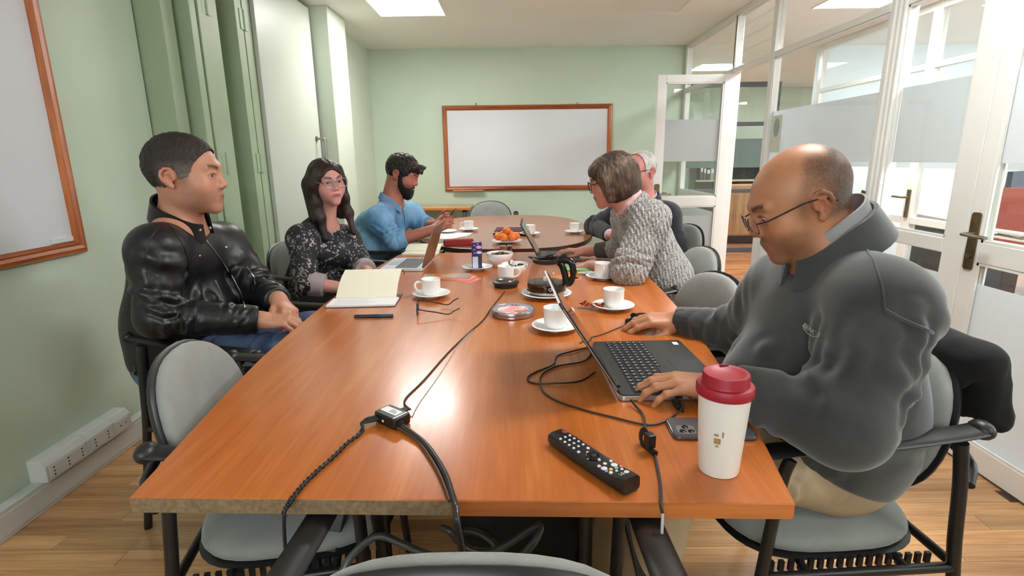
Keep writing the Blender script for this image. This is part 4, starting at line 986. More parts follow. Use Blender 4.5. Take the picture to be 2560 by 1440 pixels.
def hair_shell(H, top=.006, side=.003, face=(0, .13, 0), fr=(.10, .125, .085), nape=((0, -.09, -.065), (0, .45, -.9)), earcut=True):
    b = Body(); L = Local(b, H.o, H.R, H.sc)
    L.ell((0, -.014, .036), (.077+side, .097+side*1.4, .086+top), .02); L.ell((0, .022, .030), (.0665+side, .066+top*.6, .068+top), .03)
    L.ell(face, fr, .006, -1); L.plane(nape[0], nape[1], .008)
    if earcut:
        for s in (-1, 1): L.ell((s*.088, -.010, -.008), (.022, .024, .036), .006, -1)
    return b, L
def nails(par, ns, base, H, sc=1.0):
    pass

# ================= man in the black leather jacket, left foreground
M_LEATHER = NT('black_leather'); k = M_LEATHER; k.set(Roughness=0.40, Base_Color=srgb(17, 17, 19)); k.b.inputs['Specular IOR Level'].default_value = .42; k.b.inputs['Coat Weight'].default_value = .08; k.b.inputs['Coat Roughness'].default_value = .25
v = k.coord(); n1 = k.n('ShaderNodeTexVoronoi', i_Scale=260.0); k.l(v, n1.inputs['Vector']); n2 = k.n('ShaderNodeTexNoise', i_Scale=16.0, i_Detail=6.0, i_Distortion=.8); k.l(v, n2.inputs['Vector'])
ad = k.n('ShaderNodeMath', operation='MULTIPLY_ADD'); ad.inputs[1].default_value = .12; k.l(n1.outputs[0], ad.inputs[0]); k.l(n2.outputs['Fac'], ad.inputs[2]); k.bump(ad.outputs[0], .55, .004); M_LEATHER = k.m
def denim(name, a, b_):
    k = NT(name); k.set(Roughness=.85); v = k.coord(); n1 = k.n('ShaderNodeTexNoise', i_Scale=7.0, i_Detail=5.0); k.l(v, n1.inputs['Vector']); wv = k.n('ShaderNodeTexWave', i_Scale=220.0, bands_direction='DIAGONAL'); k.l(v, wv.inputs['Vector'])
    k.l(k.ramp(n1.outputs['Fac'], [(.35, a), (.65, b_)]), k.b.inputs['Base Color']); k.bump(wv.outputs['Fac'], .25, .0006); return k.m
M_JEAN = denim('blue_denim', srgb(52, 68, 100), srgb(100, 120, 158)); M_NAVYT = mat('dark_navy_shirt', srgb(26, 28, 38), .9)
M_HAIRA = hair_mat('short_dark_hair', srgb(24, 18, 16), srgb(52, 40, 36), srgb(96, 82, 76), .6, .8, 'fuzz'); M_ZIP = mat('zip_metal', srgb(150, 150, 150), .3, metal=1.0); M_SHOE = mat('dark_shoe', srgb(24, 22, 22), .4)

YA = 1.84
J = dict(neck=W_(447, 545, YA-.01), shR=W_(388, 628, YA-.19), shL=W_(560, 612, YA+.20), pel=W_(452, 868, YA+.02), fwd=(1, .12, 0))
J['elR'] = W_(398, 792, YA-.24); J['wrR'] = W_(652, 800, YA-.13); J['elL'] = W_(655, 735, YA+.14); J['wrL'] = W_(696, 750, YA-.03)
seat_legs(J, 2, .13, thigh=.44, foot_fwd=.04, zk=.625)
base = np.array((J['pel'][0], J['pel'][1], 0)); pA = person('man in a black leather jacket and jeans sitting with hands in lap, looking right', base)
HA = Local(None, W_(463, 441, YA-.03), aim(9, 1), 1.07)
b = Body(); HA.b = b; head_prims(b, HA, neck=J['neck'], neck_r=.053, jaw=1.06, full=1.03, chin=1.0, nose=1.0)
T = torso(b, J, .105, .075, .02, sh=.055, trap=.05); arm(b, J['shR'], J['elR'], J['wrR'], (.05, .042, .036, .028)); arm(b, J['shL'], J['elL'], J['wrL'], (.05, .042, .036, .028)); legs(b, J, (.075, .06, .045, .036)); feet(b, J, (1, 0))
hand(b, J['wrR'], (.93, .16, -.02), (.05, -.35, .95), -1, .96, curl=(.8, .9, .5), spread=.02)
hand(b, J['wrL'], (.75, -.62, -.30), (.35, .05, .95), 1, .94, curl=(.9, .9, .5), spread=.02)
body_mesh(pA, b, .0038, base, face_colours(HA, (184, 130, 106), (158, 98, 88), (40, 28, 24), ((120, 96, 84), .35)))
eyes(pA, HA, base, (.12, -.02))
hb, L = hair_shell(HA, .011, .0045)
def grey_sides(V):
    q = ((V-HA.o) @ HA.R)/HA.sc; g = np.clip((.050-q[:, 2])/.05, 0, 1)*.75*np.clip((q[:, 1]+.06)/.05, 0, 1); g = g*(.7+.5*perlin(V*160)); a = L3((44, 34, 31)); c = L3((150, 138, 132)); n = .6+.9*np.abs(perlin(V*np.array((260, 260, 90))))
    return (a*n[:, None])*(1-g[:, None])+c*g[:, None]
def vcol_mat(name, rough=.6, bump=(320, .8, .002)):
    k = NT(name); k.set(Roughness=rough); at = k.n('ShaderNodeAttribute', attribute_name='Col'); k.l(at.outputs['Color'], k.b.inputs['Base Color']); no = k.n('ShaderNodeTexNoise', i_Scale=float(bump[0]), i_Detail=3.0); k.l(k.coord(), no.inputs['Vector']); k.bump(no.outputs['Fac'], bump[1], bump[2]); return k.m
M_VHAIR = vcol_mat('cropped_hair')
cloth('hair', hb, .003, M_VHAIR, pA, base, fold=lambda V: .0035*perlin(V*np.array((150, 150, 110)))+.003*perlin(V*60), col=grey_sides)
jk = Body(); torso(jk, J, .122, .08, .02, sh=.070, trap=.040); 
for s in 'RL':
    arm(jk, J['sh'+s], J['el'+s], J['wr'+s], (.076, .066, .056, .046), end=.93); e = J['el'+s]+(J['wr'+s]-J['el'+s])*.93; d = nrm(J['wr'+s]-J['el'+s]); jk.plane(e+d*.012, d, .004, .085)
up = T['up']; jk.plane(J['pel']+up*-.06, -up, .01, .34)
col_c = J['neck']+np.array((.010, 0, .0))
fA = addf(fold_fn(.004, 8, .006, 6, 3.1), elbow_folds(J['shR'], J['elR'], J['wrR'], .07, 21, .010, .009, 6), elbow_folds(J['shL'], J['elL'], J['wrL'], .07, 31, .009, .009, 6), long_folds(J['shR'], J['elR'], .075, .066, 4, 61, .006, .012), torso_folds(T, J, .122, 41, .010, .011, 12))
SA = Skin(cloth('jacket', jk, .0058, M_LEATHER, pA, base, fA), base)
# stand collar, dark shirt at the neck, press studs and zip
def neck_ring(c, axis, fwdv, rx, ry, tilt, n=20, a0=0, a1=360, front_drop=0.0, gap=0):
    z = nrm(axis); f = nrm(np.asarray(fwdv)-z*(np.asarray(fwdv)@z)); x = np.cross(f, z); out = []
    for k_ in range(n+1):
        a = math.radians(a0+(a1-a0)*k_/n); fr = math.cos(a); out.append(c + f*ry*fr + x*rx*math.sin(a) - z*front_drop*max(fr, 0)**1.2 + z*tilt*max(-fr, 0))
    return out
def collar(name, par, base, c, axis, fwdv, r0, r1, h, drop, m_, a0=35, a1=325, th=.005, tilt=.02, n=26, flare=0.0):
    """a standing or folded band of cloth round the neck, open at the front"""
    lo = neck_ring(c, axis, fwdv, r0[0], r0[1], tilt, n, a0, a1, drop); hi = neck_ring(c+nrm(axis)*h, axis, fwdv, r1[0], r1[1], tilt, n, a0, a1, drop*(1+flare)); cc = np.asarray(c); g = G(); rings = []
    for p, q in zip(lo, hi):
        o = nrm((p-cc)-nrm(axis)*((p-cc) @ nrm(axis)))*th; rings.append([Vector(p-base), Vector(q-base), Vector(q+o-base), Vector(p+o-base)])
    return build(name, g.ring_loft(rings), m_, par, smooth=60)
nz = nrm(HA.P((0, -.03, -.06))-J['neck'])
collar('shirt_collar', pA, base, J['neck']+nz*.006, nz, (1, .1, 0), (.066, .070), (.062, .066), .022, .034, M_NAVYT, 0, 360)
collar('jacket_collar', pA, base, J['neck']-nz*.016+np.array((.008, 0, 0)), nz, (1, .1, 0), (.086, .092), (.074, .080), .066, .046, M_LEATHER, 22, 338, .007, .014)
for s_ in (-1, 1): build('snap_button', G().ell(Vector(J['neck']+np.array((.092, .030*s_-.012, -.038))-base), (.005, .006, .006), 10, 6), M_ZIP, pA, smooth=180)
SA.line('zip', [(508, 592), (545, 640), (580, 690), (604, 735), (612, 770)], .0026, M_ZIP, pA)
SA.line('pocket_zip', [(618, 668), (634, 690), (638, 712)], .0022, M_ZIP, pA); SA.line('pocket_zip', [(538, 700), (552, 730), (556, 760)], .0022, M_ZIP, pA)
SA.line('seam', [(402, 560), (372, 600), (362, 650), (372, 700)], .0016, M_LEATHER, pA); SA.line('seam', [(420, 560), (455, 600), (470, 650), (468, 700)], .0020, M_LEATHER, pA)
SA.disc('snap_button', 500, 640, .006, M_ZIP, pA); SA.disc('snap_button', 566, 618, .006, M_ZIP, pA)
tr = Body(); legs(tr, J, (.092, .074, .058, .05)); tr.cap(J['hipL'], J['hipR'], .11, .11, .05); tr.plane((J['anL']+J['anR'])/2+np.array((0, 0, -.02)), (0, 0, -1), .004, .4)
cloth('jeans', tr, .007, M_JEAN, pA, base, addf(fold_fn(.003, 11, .003, 6, 1.0), limb_folds(J['hipR'], J['knR'], .095, .075, 7, 51, .007, .011)))
for s in 'LR': build('shoe', G().ell(Vector(J['an'+s]-base)+Vector((.06, 0, -.055)), (.14, .048, .042), 16, 10), M_SHOE, pA, smooth=180)

# ================= woman in the patterned blouse
k = NT('patterned_blouse'); k.set(Roughness=.75); v = k.coord((1, 1, 1)); wn = k.n('ShaderNodeTexNoise', i_Scale=24.0); k.l(v, wn.inputs['Vector']); wmix = k.mix(.12, v, wn.outputs['Color'])
vo = k.n('ShaderNodeTexVoronoi', i_Scale=33.0); k.l(wmix, vo.inputs['Vector']); sb = k.n('ShaderNodeVectorMath', operation='SUBTRACT'); k.l(wmix, sb.inputs[0]); k.l(vo.outputs['Position'], sb.inputs[1])
vo2 = k.n('ShaderNodeTexVoronoi', i_Scale=33.0); of = k.n('ShaderNodeVectorMath', operation='ADD'); of.inputs[1].default_value = (.0055, .002, -.0055); k.l(wmix, of.inputs[0]); k.l(of.outputs[0], vo2.inputs['Vector'])
a = k.n('ShaderNodeMath', operation='LESS_THAN'); a.inputs[1].default_value = .46; k.l(vo.outputs['Distance'], a.inputs[0]); c = k.n('ShaderNodeMath', operation='GREATER_THAN'); c.inputs[1].default_value = .42; k.l(vo2.outputs['Distance'], c.inputs[0])
mu = k.n('ShaderNodeMath', operation='MULTIPLY'); k.l(a.outputs[0], mu.inputs[0]); k.l(c.outputs[0], mu.inputs[1]); hue = k.ramp(vo.outputs['Color'], [(.3, srgb(140, 142, 150)), (.6, srgb(176, 158, 150))])
k.l(k.mix(mu.outputs[0], srgb(30, 32, 38), hue), k.b.inputs['Base Color']); M_BLOUSE = k.m
M_CUFFB = mat('mauve_cuff', srgb(168, 154, 156), .85, noise=.05, nscale=30); M_DKPANT = mat('black_trousers', srgb(28, 28, 32), .9)
M_HAIRB = hair_mat('dark_brown_long_hair', srgb(20, 11, 10), srgb(42, 25, 22), srgb(74, 46, 40), .38)
YB = 2.76
J = dict(neck=W_(812, 560, YB+.03), shR=W_(752, 598, YB-.12), shL=W_(868, 598, YB+.11), pel=W_(796, 745, YB+.06), fwd=(.8, -.55, 0))
J['elR'] = W_(768, 708, YB-.28); J['wrR'] = W_(872, 722, YB-.26); J['elL'] = W_(908, 668, YB+.02); J['wrL'] = W_(934, 702, YB-.22)
seat_legs(J, -6, .10, thigh=.42, zk=.58)
base = np.array((J['pel'][0], J['pel'][1], 0)); pB = person('woman with long dark hair, clear spectacles and a dark patterned blouse facing the camera', base)
HB = Local(None, W_(816, 458, YB), aim(-47, -1, 5), .96)
b = Body(); HB.b = b; head_prims(b, HB, False, ears=False, neck=J['neck'], neck_r=.048, jaw=.92, nose=.97)
T = torso(b, J, .085, .06, 0, sh=.042, trap=.04); arm(b, J['shR'], J['elR'], J['wrR'], (.042, .038, .034, .026)); arm(b, J['shL'], J['elL'], J['wrL'], (.042, .038, .034, .026)); legs(b, J, (.07, .055, .042, .034)); feet(b, J, (1, 0))
hand(b, J['wrR'], (.95, -.1, -.28), (.1, -.3, .9), -1, .92, curl=(.4, .5, .3), arm_r=.024); hand(b, J['wrL'], (.5, -.8, -.2), (.3, .1, .9), 1, .92, curl=(.4, .5, .3), arm_r=.024)
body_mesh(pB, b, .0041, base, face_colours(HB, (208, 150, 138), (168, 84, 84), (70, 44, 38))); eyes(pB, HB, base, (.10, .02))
hb = Body(); L = Local(hb, HB.o, HB.R, HB.sc)
L.ell((0, -.016, .036), (.085, .106, .096), .02); L.ell((0, .02, .035), (.075, .080, .075), .03)
for s in (-1, 1):
    hb_pts = [(s*.066, .030, .07), (s*.078, .020, .0), (s*.082, .010, -.09), (s*.084, .022, -.17), (s*.080, .052, -.28)]; hw = 1.0 if s > 0 else .72
    for i in range(4): L.cap(hb_pts[i], hb_pts[i+1], (.024, .026, .028, .030)[i]*hw, (.026, .028, .030, .018)[i]*hw, .03)
    L.cap((s*.07, -.03, 0), (s*.075, -.04, -.17), .05, .035, .03)
L.cap((0, -.06, 0), (0, -.075, -.17), .07, .045, .03)
L.ell((0, .125, -.018), (.066, .10, .092), .008, -1); L.cap((0, .06, .12), (0, .0, .137), .004, .004, .012, -1)
V, Q = sdf_mesh(hb, .0036); qz = ((V-HB.o) @ HB.R); V = V+vnormals(V, Q)*(.0030*perlin(np.stack([qz[:, 0]*110, qz[:, 1]*110, qz[:, 2]*5], 1)))[:, None]; np_mesh('hair', V, Q, M_HAIRB, pB, None, base)
spectacles(pB, HB, base, mat('clear_grey_acetate', srgb(150, 140, 160), .2, spec=.7), mat('mottled_temple', srgb(120, 104, 112), .3), .0275, .0225, .117, -.001, .0022, shape=3.2)
bl = Body(); torso(bl, J, .112, .07, .0, sh=.058, trap=.042, waist=.93); bl.ell(T['chest']+nrm(J['fwd'])*.07+np.array((0, 0, -.01)), (.11, .11, .075), .05)
for s in 'RL':
    arm(bl, J['sh'+s], J['el'+s], J['wr'+s], (.062, .058, .055, .045), end=.06); e = J['el'+s]; d = nrm(J['wr'+s]-J['el'+s]); bl.plane(e+d*.03, d, .004, .085)
bl.plane(J['pel']+T['up']*-.07, -T['up'], .01, .3)
cloth('blouse', bl, .0055, M_BLOUSE, pB, base, addf(fold_fn(.003, 12, .004, 7, 5.0), elbow_folds(J['shR'], J['elR'], J['wrR'], .06, 22, .005, .008, 3), torso_folds(T, J, .11, 42, .006, .011, 8)))
for s in 'RL':
    cb_ = Body(); d = nrm(J['wr'+s]-J['el'+s]); cb_.cap(J['el'+s]+d*.012, J['el'+s]+d*.085, .058, .054, .01); cb_.plane(J['el'+s]+d*.08, d, .003, .09); cb_.plane(J['el'+s]+d*.008, -d, .003, .09)
    cloth('cuff', cb_, .005, M_CUFFB, pB, base, fold_fn(.004, 20, .002, 9, 2))
nz = nrm(HB.P((0, -.03, -.07))-J['neck']); collar('blouse_collar', pB, base, J['neck']-nz*.034, nz, J['fwd'], (.108, .120), (.060, .064), .050, .030, mat('blouse_lapel', srgb(46, 48, 52), .8, noise=.25, nscale=60), 20, 340, .006, .03, flare=.3)
tr = Body(); legs(tr, J, (.082, .066, .05, .042)); tr.cap(J['hipL'], J['hipR'], .10, .10, .05); cloth('trousers', tr, .008, M_DKPANT, pB, base)
for s in 'LR': build('shoe', G().ell(Vector(J['an'+s]-base)+Vector((.06, 0, -.055)), (.12, .042, .038), 16, 10), M_SHOE, pB, smooth=180)

# ================= bearded man in the blue shirt, reading his phone
k = NT('blue_chambray'); k.set(Roughness=.8); v = k.coord(); n1 = k.n('ShaderNodeTexNoise', i_Scale=9.0, i_Detail=5.0); k.l(v, n1.inputs['Vector']); n2 = k.n('ShaderNodeTexNoise', i_Scale=260.0); k.l(v, n2.inputs['Vector'])
k.l(k.mix(.25, k.ramp(n1.outputs['Fac'], [(.35, srgb(88, 138, 184)), (.65, srgb(132, 178, 214))]), n2.outputs['Color'], 'SOFT_LIGHT'), k.b.inputs['Base Color']); k.bump(n2.outputs['Fac'], .2, .0006); M_CHAMB = k.m
M_OLIVE = mat('olive_trousers', srgb(70, 68, 52), .9, noise=.1); M_HAIRC = hair_mat('black_curls', srgb(14, 11, 10), srgb(34, 27, 24), srgb(92, 80, 66), .45, .5, 'fuzz'); M_BEARD = hair_mat('black_beard', srgb(10, 8, 8), srgb(20, 16, 15), srgb(40, 32, 28), .6, .8, 'fuzz')
YC = 3.58
J = dict(neck=W_(978, 505, YC), shR=W_(945, 550, YC-.17), shL=W_(1030, 535, YC+.19), pel=W_(925, 640, YC+.02), fwd=(.96, .05, -.2))
J['elR'] = W_(990, 603, YC-.20); J['wrR'] = W_(1085, 573, YC-.16); J['elL'] = W_(1062, 566, YC+.14); J['wrL'] = W_(1098, 560, YC-.02)
seat_legs(J, 0, .12, thigh=.43, zk=.60)
base = np.array((J['pel'][0], J['pel'][1], 0)); pC = person('bearded man in a blue chambray shirt looking down at his phone', base)
HC = Local(None, W_(1006, 436, YC), aim(-8, 22), 1.0)
b = Body(); HC.b = b; head_prims(b, HC, neck=J['neck'], neck_r=.062, jaw=1.08, full=1.05)
T = torso(b, J, .115, .08, .03, sh=.055, trap=.05); arm(b, J['shR'], J['elR'], J['wrR'], (.05, .046, .042, .030)); arm(b, J['shL'], J['elL'], J['wrL'], (.05, .046, .042, .030)); legs(b, J, (.075, .06, .045, .036)); feet(b, J, (1, 0))
hand(b, J['wrR'], (.86, .20, .38), (.15, -.93, .25), -1, .98, curl=(.55, .75, .5), spread=.05); hand(b, J['wrL'], (.80, -.45, .35), (.45, .85, -.15), 1, .98, curl=(.6, .8, .5), spread=.05)
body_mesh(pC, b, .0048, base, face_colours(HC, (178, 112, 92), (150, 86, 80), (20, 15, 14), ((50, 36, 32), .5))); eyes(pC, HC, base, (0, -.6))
hb, L = hair_shell(HC, .016, .009, (0, .135, -.006), (.10, .115, .082)); 
rr = random.Random(5)
for i in range(26): a = rr.uniform(-.06, .06); L.ell((a, rr.uniform(.04, .108), .098-.35*a*a*10-rr.uniform(0, .03)), (.014, .014, .013), .008)
for p in ((-.03, .106, .066), (-.01, .112, .070), (.015, .110, .064), (-.044, .094, .058), (.034, .102, .066), (-.02, .113, .054), (.004, .117, .060), (.024, .110, .052)): L.ell(p, (.009, .008, .013), .008)
cloth('hair', hb, .0042, M_HAIRC, pC, base, fold=lambda V: .008*perlin(V*75)+.004*perlin(V*150))
bb = Body(); L = Local(bb, HC.o, HC.R, HC.sc); L.ell((0, .045, -.075), (.064, .058, .050), .03); L.ell((0, .075, -.112), (.036, .034, .036), .03)
for s in (-1, 1): L.cap((s*.070, .014, .0), (s*.060, .032, -.06), .012, .022, .02)
for s in (-1, 1): L.cap((s*.004, .103, -.047), (s*.026, .092, -.056), .0075, .007, .006)
L.ell((0, .10, -.0625), (.017, .02, .0075), .004, -1); L.ell((0, .10, -.018), (.055, .05, .028), .012, -1)
cloth('beard', bb, .004, M_BEARD, pC, base, fold=lambda V: .004*perlin(V*110))
sh_ = Body(); torso(sh_, J, .14, .09, .03, sh=.072, trap=.052)
for s in 'RL':
    arm(sh_, J['sh'+s], J['el'+s], J['wr'+s], (.070, .062, .058, .05), end=.16); d = nrm(J['wr'+s]-J['el'+s]); sh_.plane(J['el'+s]+d*.045, d, .004, .1)
    cu = Body(); cu.cap(J['el'+s]+d*.014, J['el'+s]+d*.072, .064, .062, .01); cu.plane(J['el'+s]+d*.068, d, .003, .1); cu.plane(J['el'+s]+d*.012, -d, .003, .1); cloth('rolled_cuff', cu, .006, M_CHAMB, pC, base, fold_fn(.004, 18, .003, 9, 4))
sh_.plane(J['pel']+T['up']*-.10, -T['up'], .01, .34)
SCs = cloth('shirt', sh_, .006, M_CHAMB, pC, base, addf(fold_fn(.004, 9, .006, 6, 7.0), elbow_folds(J['shR'], J['elR'], J['wrR'], .066, 23, .008, .007, 7), elbow_folds(J['shL'], J['elL'], J['wrL'], .066, 33, .008, .007, 7), long_folds(J['shR'], J['elR'], .07, .064, 6, 63, .007, .009), torso_folds(T, J, .14, 43, .010, .011, 18)))
nz = nrm(HC.P((0, -.03, -.07))-J['neck']); collar('shirt_collar', pC, base, J['neck']-nz*.012, nz, J['fwd'], (.080, .082), (.076, .074), .042, .045, M_CHAMB, 18, 342, .006, .02)
SCk = Skin(SCs, base); SCk.line('placket', [(1008, 512), (1012, 540), (1014, 570), (1012, 600)], .012, M_CHAMB, pC, .0, .25); SCk.line('shoulder_seam', [(952, 500), (935, 525), (945, 545)], .003, M_CHAMB, pC)
tr = Body(); legs(tr, J, (.09, .072, .056, .048)); tr.cap(J['hipL'], J['hipR'], .115, .115, .05); cloth('trousers', tr, .008, M_OLIVE, pC, base, fold_fn(.005, 11))
for s in 'LR': build('shoe', G().ell(Vector(J['an'+s]-base)+Vector((.06, 0, -.055)), (.14, .048, .042), 16, 10), M_SHOE, pC, smooth=180)
ph_R = Matrix(frame((.62, -.1, .78), (-.78, 0, .62)).tolist()); pc = W_(1122, 545, YC-.08)
pt_ = thing('smartphone', 'black smartphone held up by the bearded man', 'phone', pc); pt_.rotation_euler = ph_R.to_euler()
build('body', G().prism(rrect(.074, .15, .01), -.004, .004), M_BLKPL, pt_, bevel=.001); build('screen', G().prism(rrect(.068, .142, .008), .004, .0045), mat('phone_glass', srgb(30, 34, 44), .05), pt_)

# ================= woman in the grey knitted sweater
k = NT('grey_cable_knit'); k.set(Roughness=.95); k.b.inputs['Sheen Weight'].default_value = .3; v = k.coord(); n1 = k.n('ShaderNodeTexNoise', i_Scale=120.0, i_Detail=3.0); k.l(v, n1.inputs['Vector'])
wv = k.n('ShaderNodeTexWave', i_Scale=26.0, i_Distortion=3.0, bands_direction='X'); wv.inputs['Detail Scale'].default_value = 4.0; k.l(k.coord((1, 1, .35), rot=(0, .5, .3)), wv.inputs['Vector']); w2 = k.n('ShaderNodeTexWave', i_Scale=60.0, i_Distortion=2.0, bands_direction='Z'); k.l(v, w2.inputs['Vector'])
ad = k.n('ShaderNodeMath', operation='ADD'); k.l(wv.outputs['Fac'], ad.inputs[0]); m2 = k.n('ShaderNodeMath', operation='MULTIPLY'); m2.inputs[1].default_value = .4; k.l(w2.outputs['Fac'], m2.inputs[0]); k.l(m2.outputs[0], ad.inputs[1])
k.l(k.ramp(n1.outputs['Fac'], [(.36, srgb(122, 117, 114)), (.5, srgb(162, 158, 155)), (.66, srgb(190, 187, 183))]), k.b.inputs['Base Color']); k.bump(ad.outputs[0], .9, .005); M_KNIT = k.m
M_HAIRD = hair_mat('brown_bob', srgb(36, 24, 18), srgb(74, 54, 42), srgb(128, 100, 80), .4); M_SCARF = mat('pink_scarf', srgb(206, 168, 172), .9, noise=.2, nscale=60, bump=.5, bscale=120); M_SLEEVE_SHADE = mat('shaded_sleeve_grey', srgb(84, 80, 76), .95, noise=.1, nscale=40, bump=.5, bscale=200)
YD = 2.50
J = dict(neck=W_(1575, 512, YD), shL=W_(1628, 548, YD-.17), shR=W_(1565, 540, YD+.17), pel=W_(1668, 742, YD+.06), fwd=(-.95, .05, -.35))
J['elL'] = W_(1572, 676, YD-.24); J['wrL'] = W_(1478, 664, YD+.06); J['elR'] = W_(1552, 622, YD+.27); J['wrR'] = W_(1462, 628, YD+.36)
seat_legs(J, 186, .10, thigh=.42, zk=.58)
base = np.array((J['pel'][0], J['pel'][1], 0)); pD = person('woman with a brown bob and glasses in a grey knitted sweater leaning on the table', base)
HD = Local(None, W_(1533, 452, YD+.01), aim(178, 13), .98)
b = Body(); HD.b = b; head_prims(b, HD, False, ears=False, neck=J['neck'], neck_r=.048, jaw=.92, nose=.97)
T = torso(b, J, .085, .06, 0, sh=.042, trap=.04); arm(b, J['shL'], J['elL'], J['wrL'], (.042, .038, .034, .026)); arm(b, J['shR'], J['elR'], J['wrR'], (.042, .038, .034, .026)); legs(b, J, (.07, .055, .042, .034)); feet(b, J, (-1, 0))
hand(b, J['wrR'], (-.95, .12, .05), (-.15, 0, .99), -1, .94, curl=(.28, .45, .3), spread=.13, arm_r=.024); hand(b, J['wrL'], (-.8, .5, -.1), (-.2, -.1, .97), 1, .9, curl=(.4, .5, .3), arm_r=.024)
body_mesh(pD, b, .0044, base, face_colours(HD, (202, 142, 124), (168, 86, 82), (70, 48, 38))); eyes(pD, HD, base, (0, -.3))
hb = Body(); L = Local(hb, HD.o, HD.R, HD.sc); L.ell((0, -.018, .034), (.091, .110, .100), .02); L.ell((0, -.02, -.03), (.094, .104, .085), .04); L.ell((0, .040, .055), (.076, .066, .058), .03)
for s in (-1, 1): L.cap((s*.070, .045, .03), (s*.080, .040, -.075), .020, .016, .03)
L.ell((0, .145, -.04), (.066, .092, .10), .008, -1); L.plane((0, -.02, -.098), (0, -.22, -1), .012, .3)
V, Q = sdf_mesh(hb, .0036); qz = ((V-HD.o) @ HD.R); V = V+vnormals(V, Q)*(.005*perlin(np.stack([qz[:, 0]*90, qz[:, 1]*90, qz[:, 2]*16], 1))+.004*perlin(V*30))[:, None]; np_mesh('hair', V, Q, M_HAIRD, pD, None, base)
spectacles(pD, HD, base, mat('dark_metal_rim', srgb(50, 46, 50), .3, metal=.5), None, .026, .021, .117, .0, .0018)
sw = Body(); torso(sw, J, .118, .075, .01, sh=.064, trap=.046)
arm(sw, J['shL'], J['elL'], J['wrL'], (.078, .076, .06, .05), end=.12); d = nrm(J['wrL']-J['elL']); sw.plane(J['elL']+d*.05, d, .006, .12); arm(sw, J['shR'], J['elR'], J['wrR'], (.062, .055, .046, .04), end=.35); d2 = nrm(J['wrR']-J['elR']); sw.plane(J['elR']+d2*.07, d2, .004, .09)
sw.plane(J['pel']+T['up']*-.10, -T['up'], .008, .34)
cloth('sweater', sw, .0055, M_KNIT, pD, base, addf(fold_fn(.004, 10, .006, 6, 2.0), elbow_folds(J['shL'], J['elL'], J['wrL'], .078, 24, .010, .012, 4), lambda V: .0022*np.sin(((V-T['chest']) @ T['fwd'])*330+2.5*perlin(V*14))))
for e, w0, nm in ((J['elL'], .072, 0), ):
    cu = Body(); a0 = J['shL']+(J['elL']-J['shL'])*.72; a1 = J['shL']+(J['elL']-J['shL'])*.86; q = nrm(J['elL']-J['shL']); cu.cap(a0, a1, .082, .083, .01); cu.plane(a0-q*.004, -q, .01, .13); cu.plane(a1+q*.004, q, .01, .13); cloth('pushed_up_fold', cu, .006, M_KNIT, pD, base, fold_fn(.006, 16, .004, 8, 3))
us = Body(); us.cap(J['elR']+d2*.05, J['elR']+d2*.14, .046, .038, .01); us.plane(J['elR']+d2*.135, d2, .003, .08); cloth('shaded_sleeve_end', us, .005, M_SLEEVE_SHADE, pD, base, fold_fn(.003, 22, .002, 9, 2))  # far sleeve end, its shade put into a darker grey
nz = nrm(HD.P((0, -.03, -.07))-J['neck']); collar('sweater_collar', pD, base, J['neck']-nz*.03, nz, J['fwd'], (.078, .085), (.072, .078), .03, .03, M_KNIT, 0, 360, .010, .015)
sc2 = build('scarf', G().tube([Vector(p-base) for p in neck_ring(J['neck']+nz*.012, nz, J['fwd'], .063, .066, .01, 24, 0, 345, .02)], [.013+.003*math.sin(k_*2.3) for k_ in range(25)], 10), M_SCARF, pD)
kn_ = W_(1556, 504, YD-.10)
sc2b = build('scarf_knot', G().ell(Vector(HD.P((.040, -.03, -.105))+nrm(W_(1556, 504, YD)-np.array((0, 0, CAM_H)))*-.05-base), (.020, .018, .015), 12, 8), M_SCARF, pD, smooth=180)
tr = Body(); legs(tr, J, (.082, .066, .05, .042)); tr.cap(J['hipL'], J['hipR'], .10, .10, .05); cloth('trousers', tr, .008, M_DKPANT, pD, base)
for s in 'LR': build('shoe', G().ell(Vector(J['an'+s]-base)+Vector((-.06, 0, -.055)), (.12, .042, .038), 16, 10), M_SHOE, pD, smooth=180)

# ================= old man in the navy blazer
M_NAVY = mat('navy_blazer', srgb(26, 27, 38), .8, noise=.1, nscale=30, bump=.2, bscale=300, sheen=.2); M_LILAC = mat('lilac_shirt', srgb(206, 198, 212), .8); M_HAIRE = hair_mat('white_hair', srgb(150, 142, 138), srgb(206, 200, 196), srgb(232, 228, 224), .6, 1.0)
YE = 3.50
J = dict(neck=W_(1614, 502, YE+.04), shL=W_(1668, 540, YE-.10), shR=W_(1562, 528, YE+.24), pel=W_(1640, 640, YE+.02), fwd=(-.85, -.35, -.1))
J['elR'] = W_(1484, 566, YE+.34); J['wrR'] = W_(1530, 590, YE+.02); J['elL'] = W_(1684, 622, YE-.10); J['wrL'] = W_(1585, 606, YE-.14)
seat_legs(J, 195, .12, thigh=.42, zk=.60)
base = np.array((J['pel'][0], J['pel'][1], 0)); pE = person('white haired man with glasses in a navy blazer behind the woman in the sweater', base)
HE = Local(None, W_(1600, 430, YE), aim(-142, 3), 1.03)
b = Body(); HE.b = b; head_prims(b, HE, neck=J['neck'], neck_r=.058, jaw=1.05, full=1.04)
T = torso(b, J, .105, .075, .02, sh=.055, trap=.05); arm(b, J['shR'], J['elR'], J['wrR'], (.05, .042, .036, .028)); arm(b, J['shL'], J['elL'], J['wrL'], (.05, .042, .036, .028)); legs(b, J, (.075, .06, .045, .036)); feet(b, J, (-1, 0))
hand(b, J['wrR'], (.75, -.6, -.05), (-.2, -.3, .9), -1, .98, curl=(.4, .5, .3)); hand(b, J['wrL'], (-.8, .5, -.1), (-.2, -.1, .95), 1, .98, curl=(.4, .5, .3))
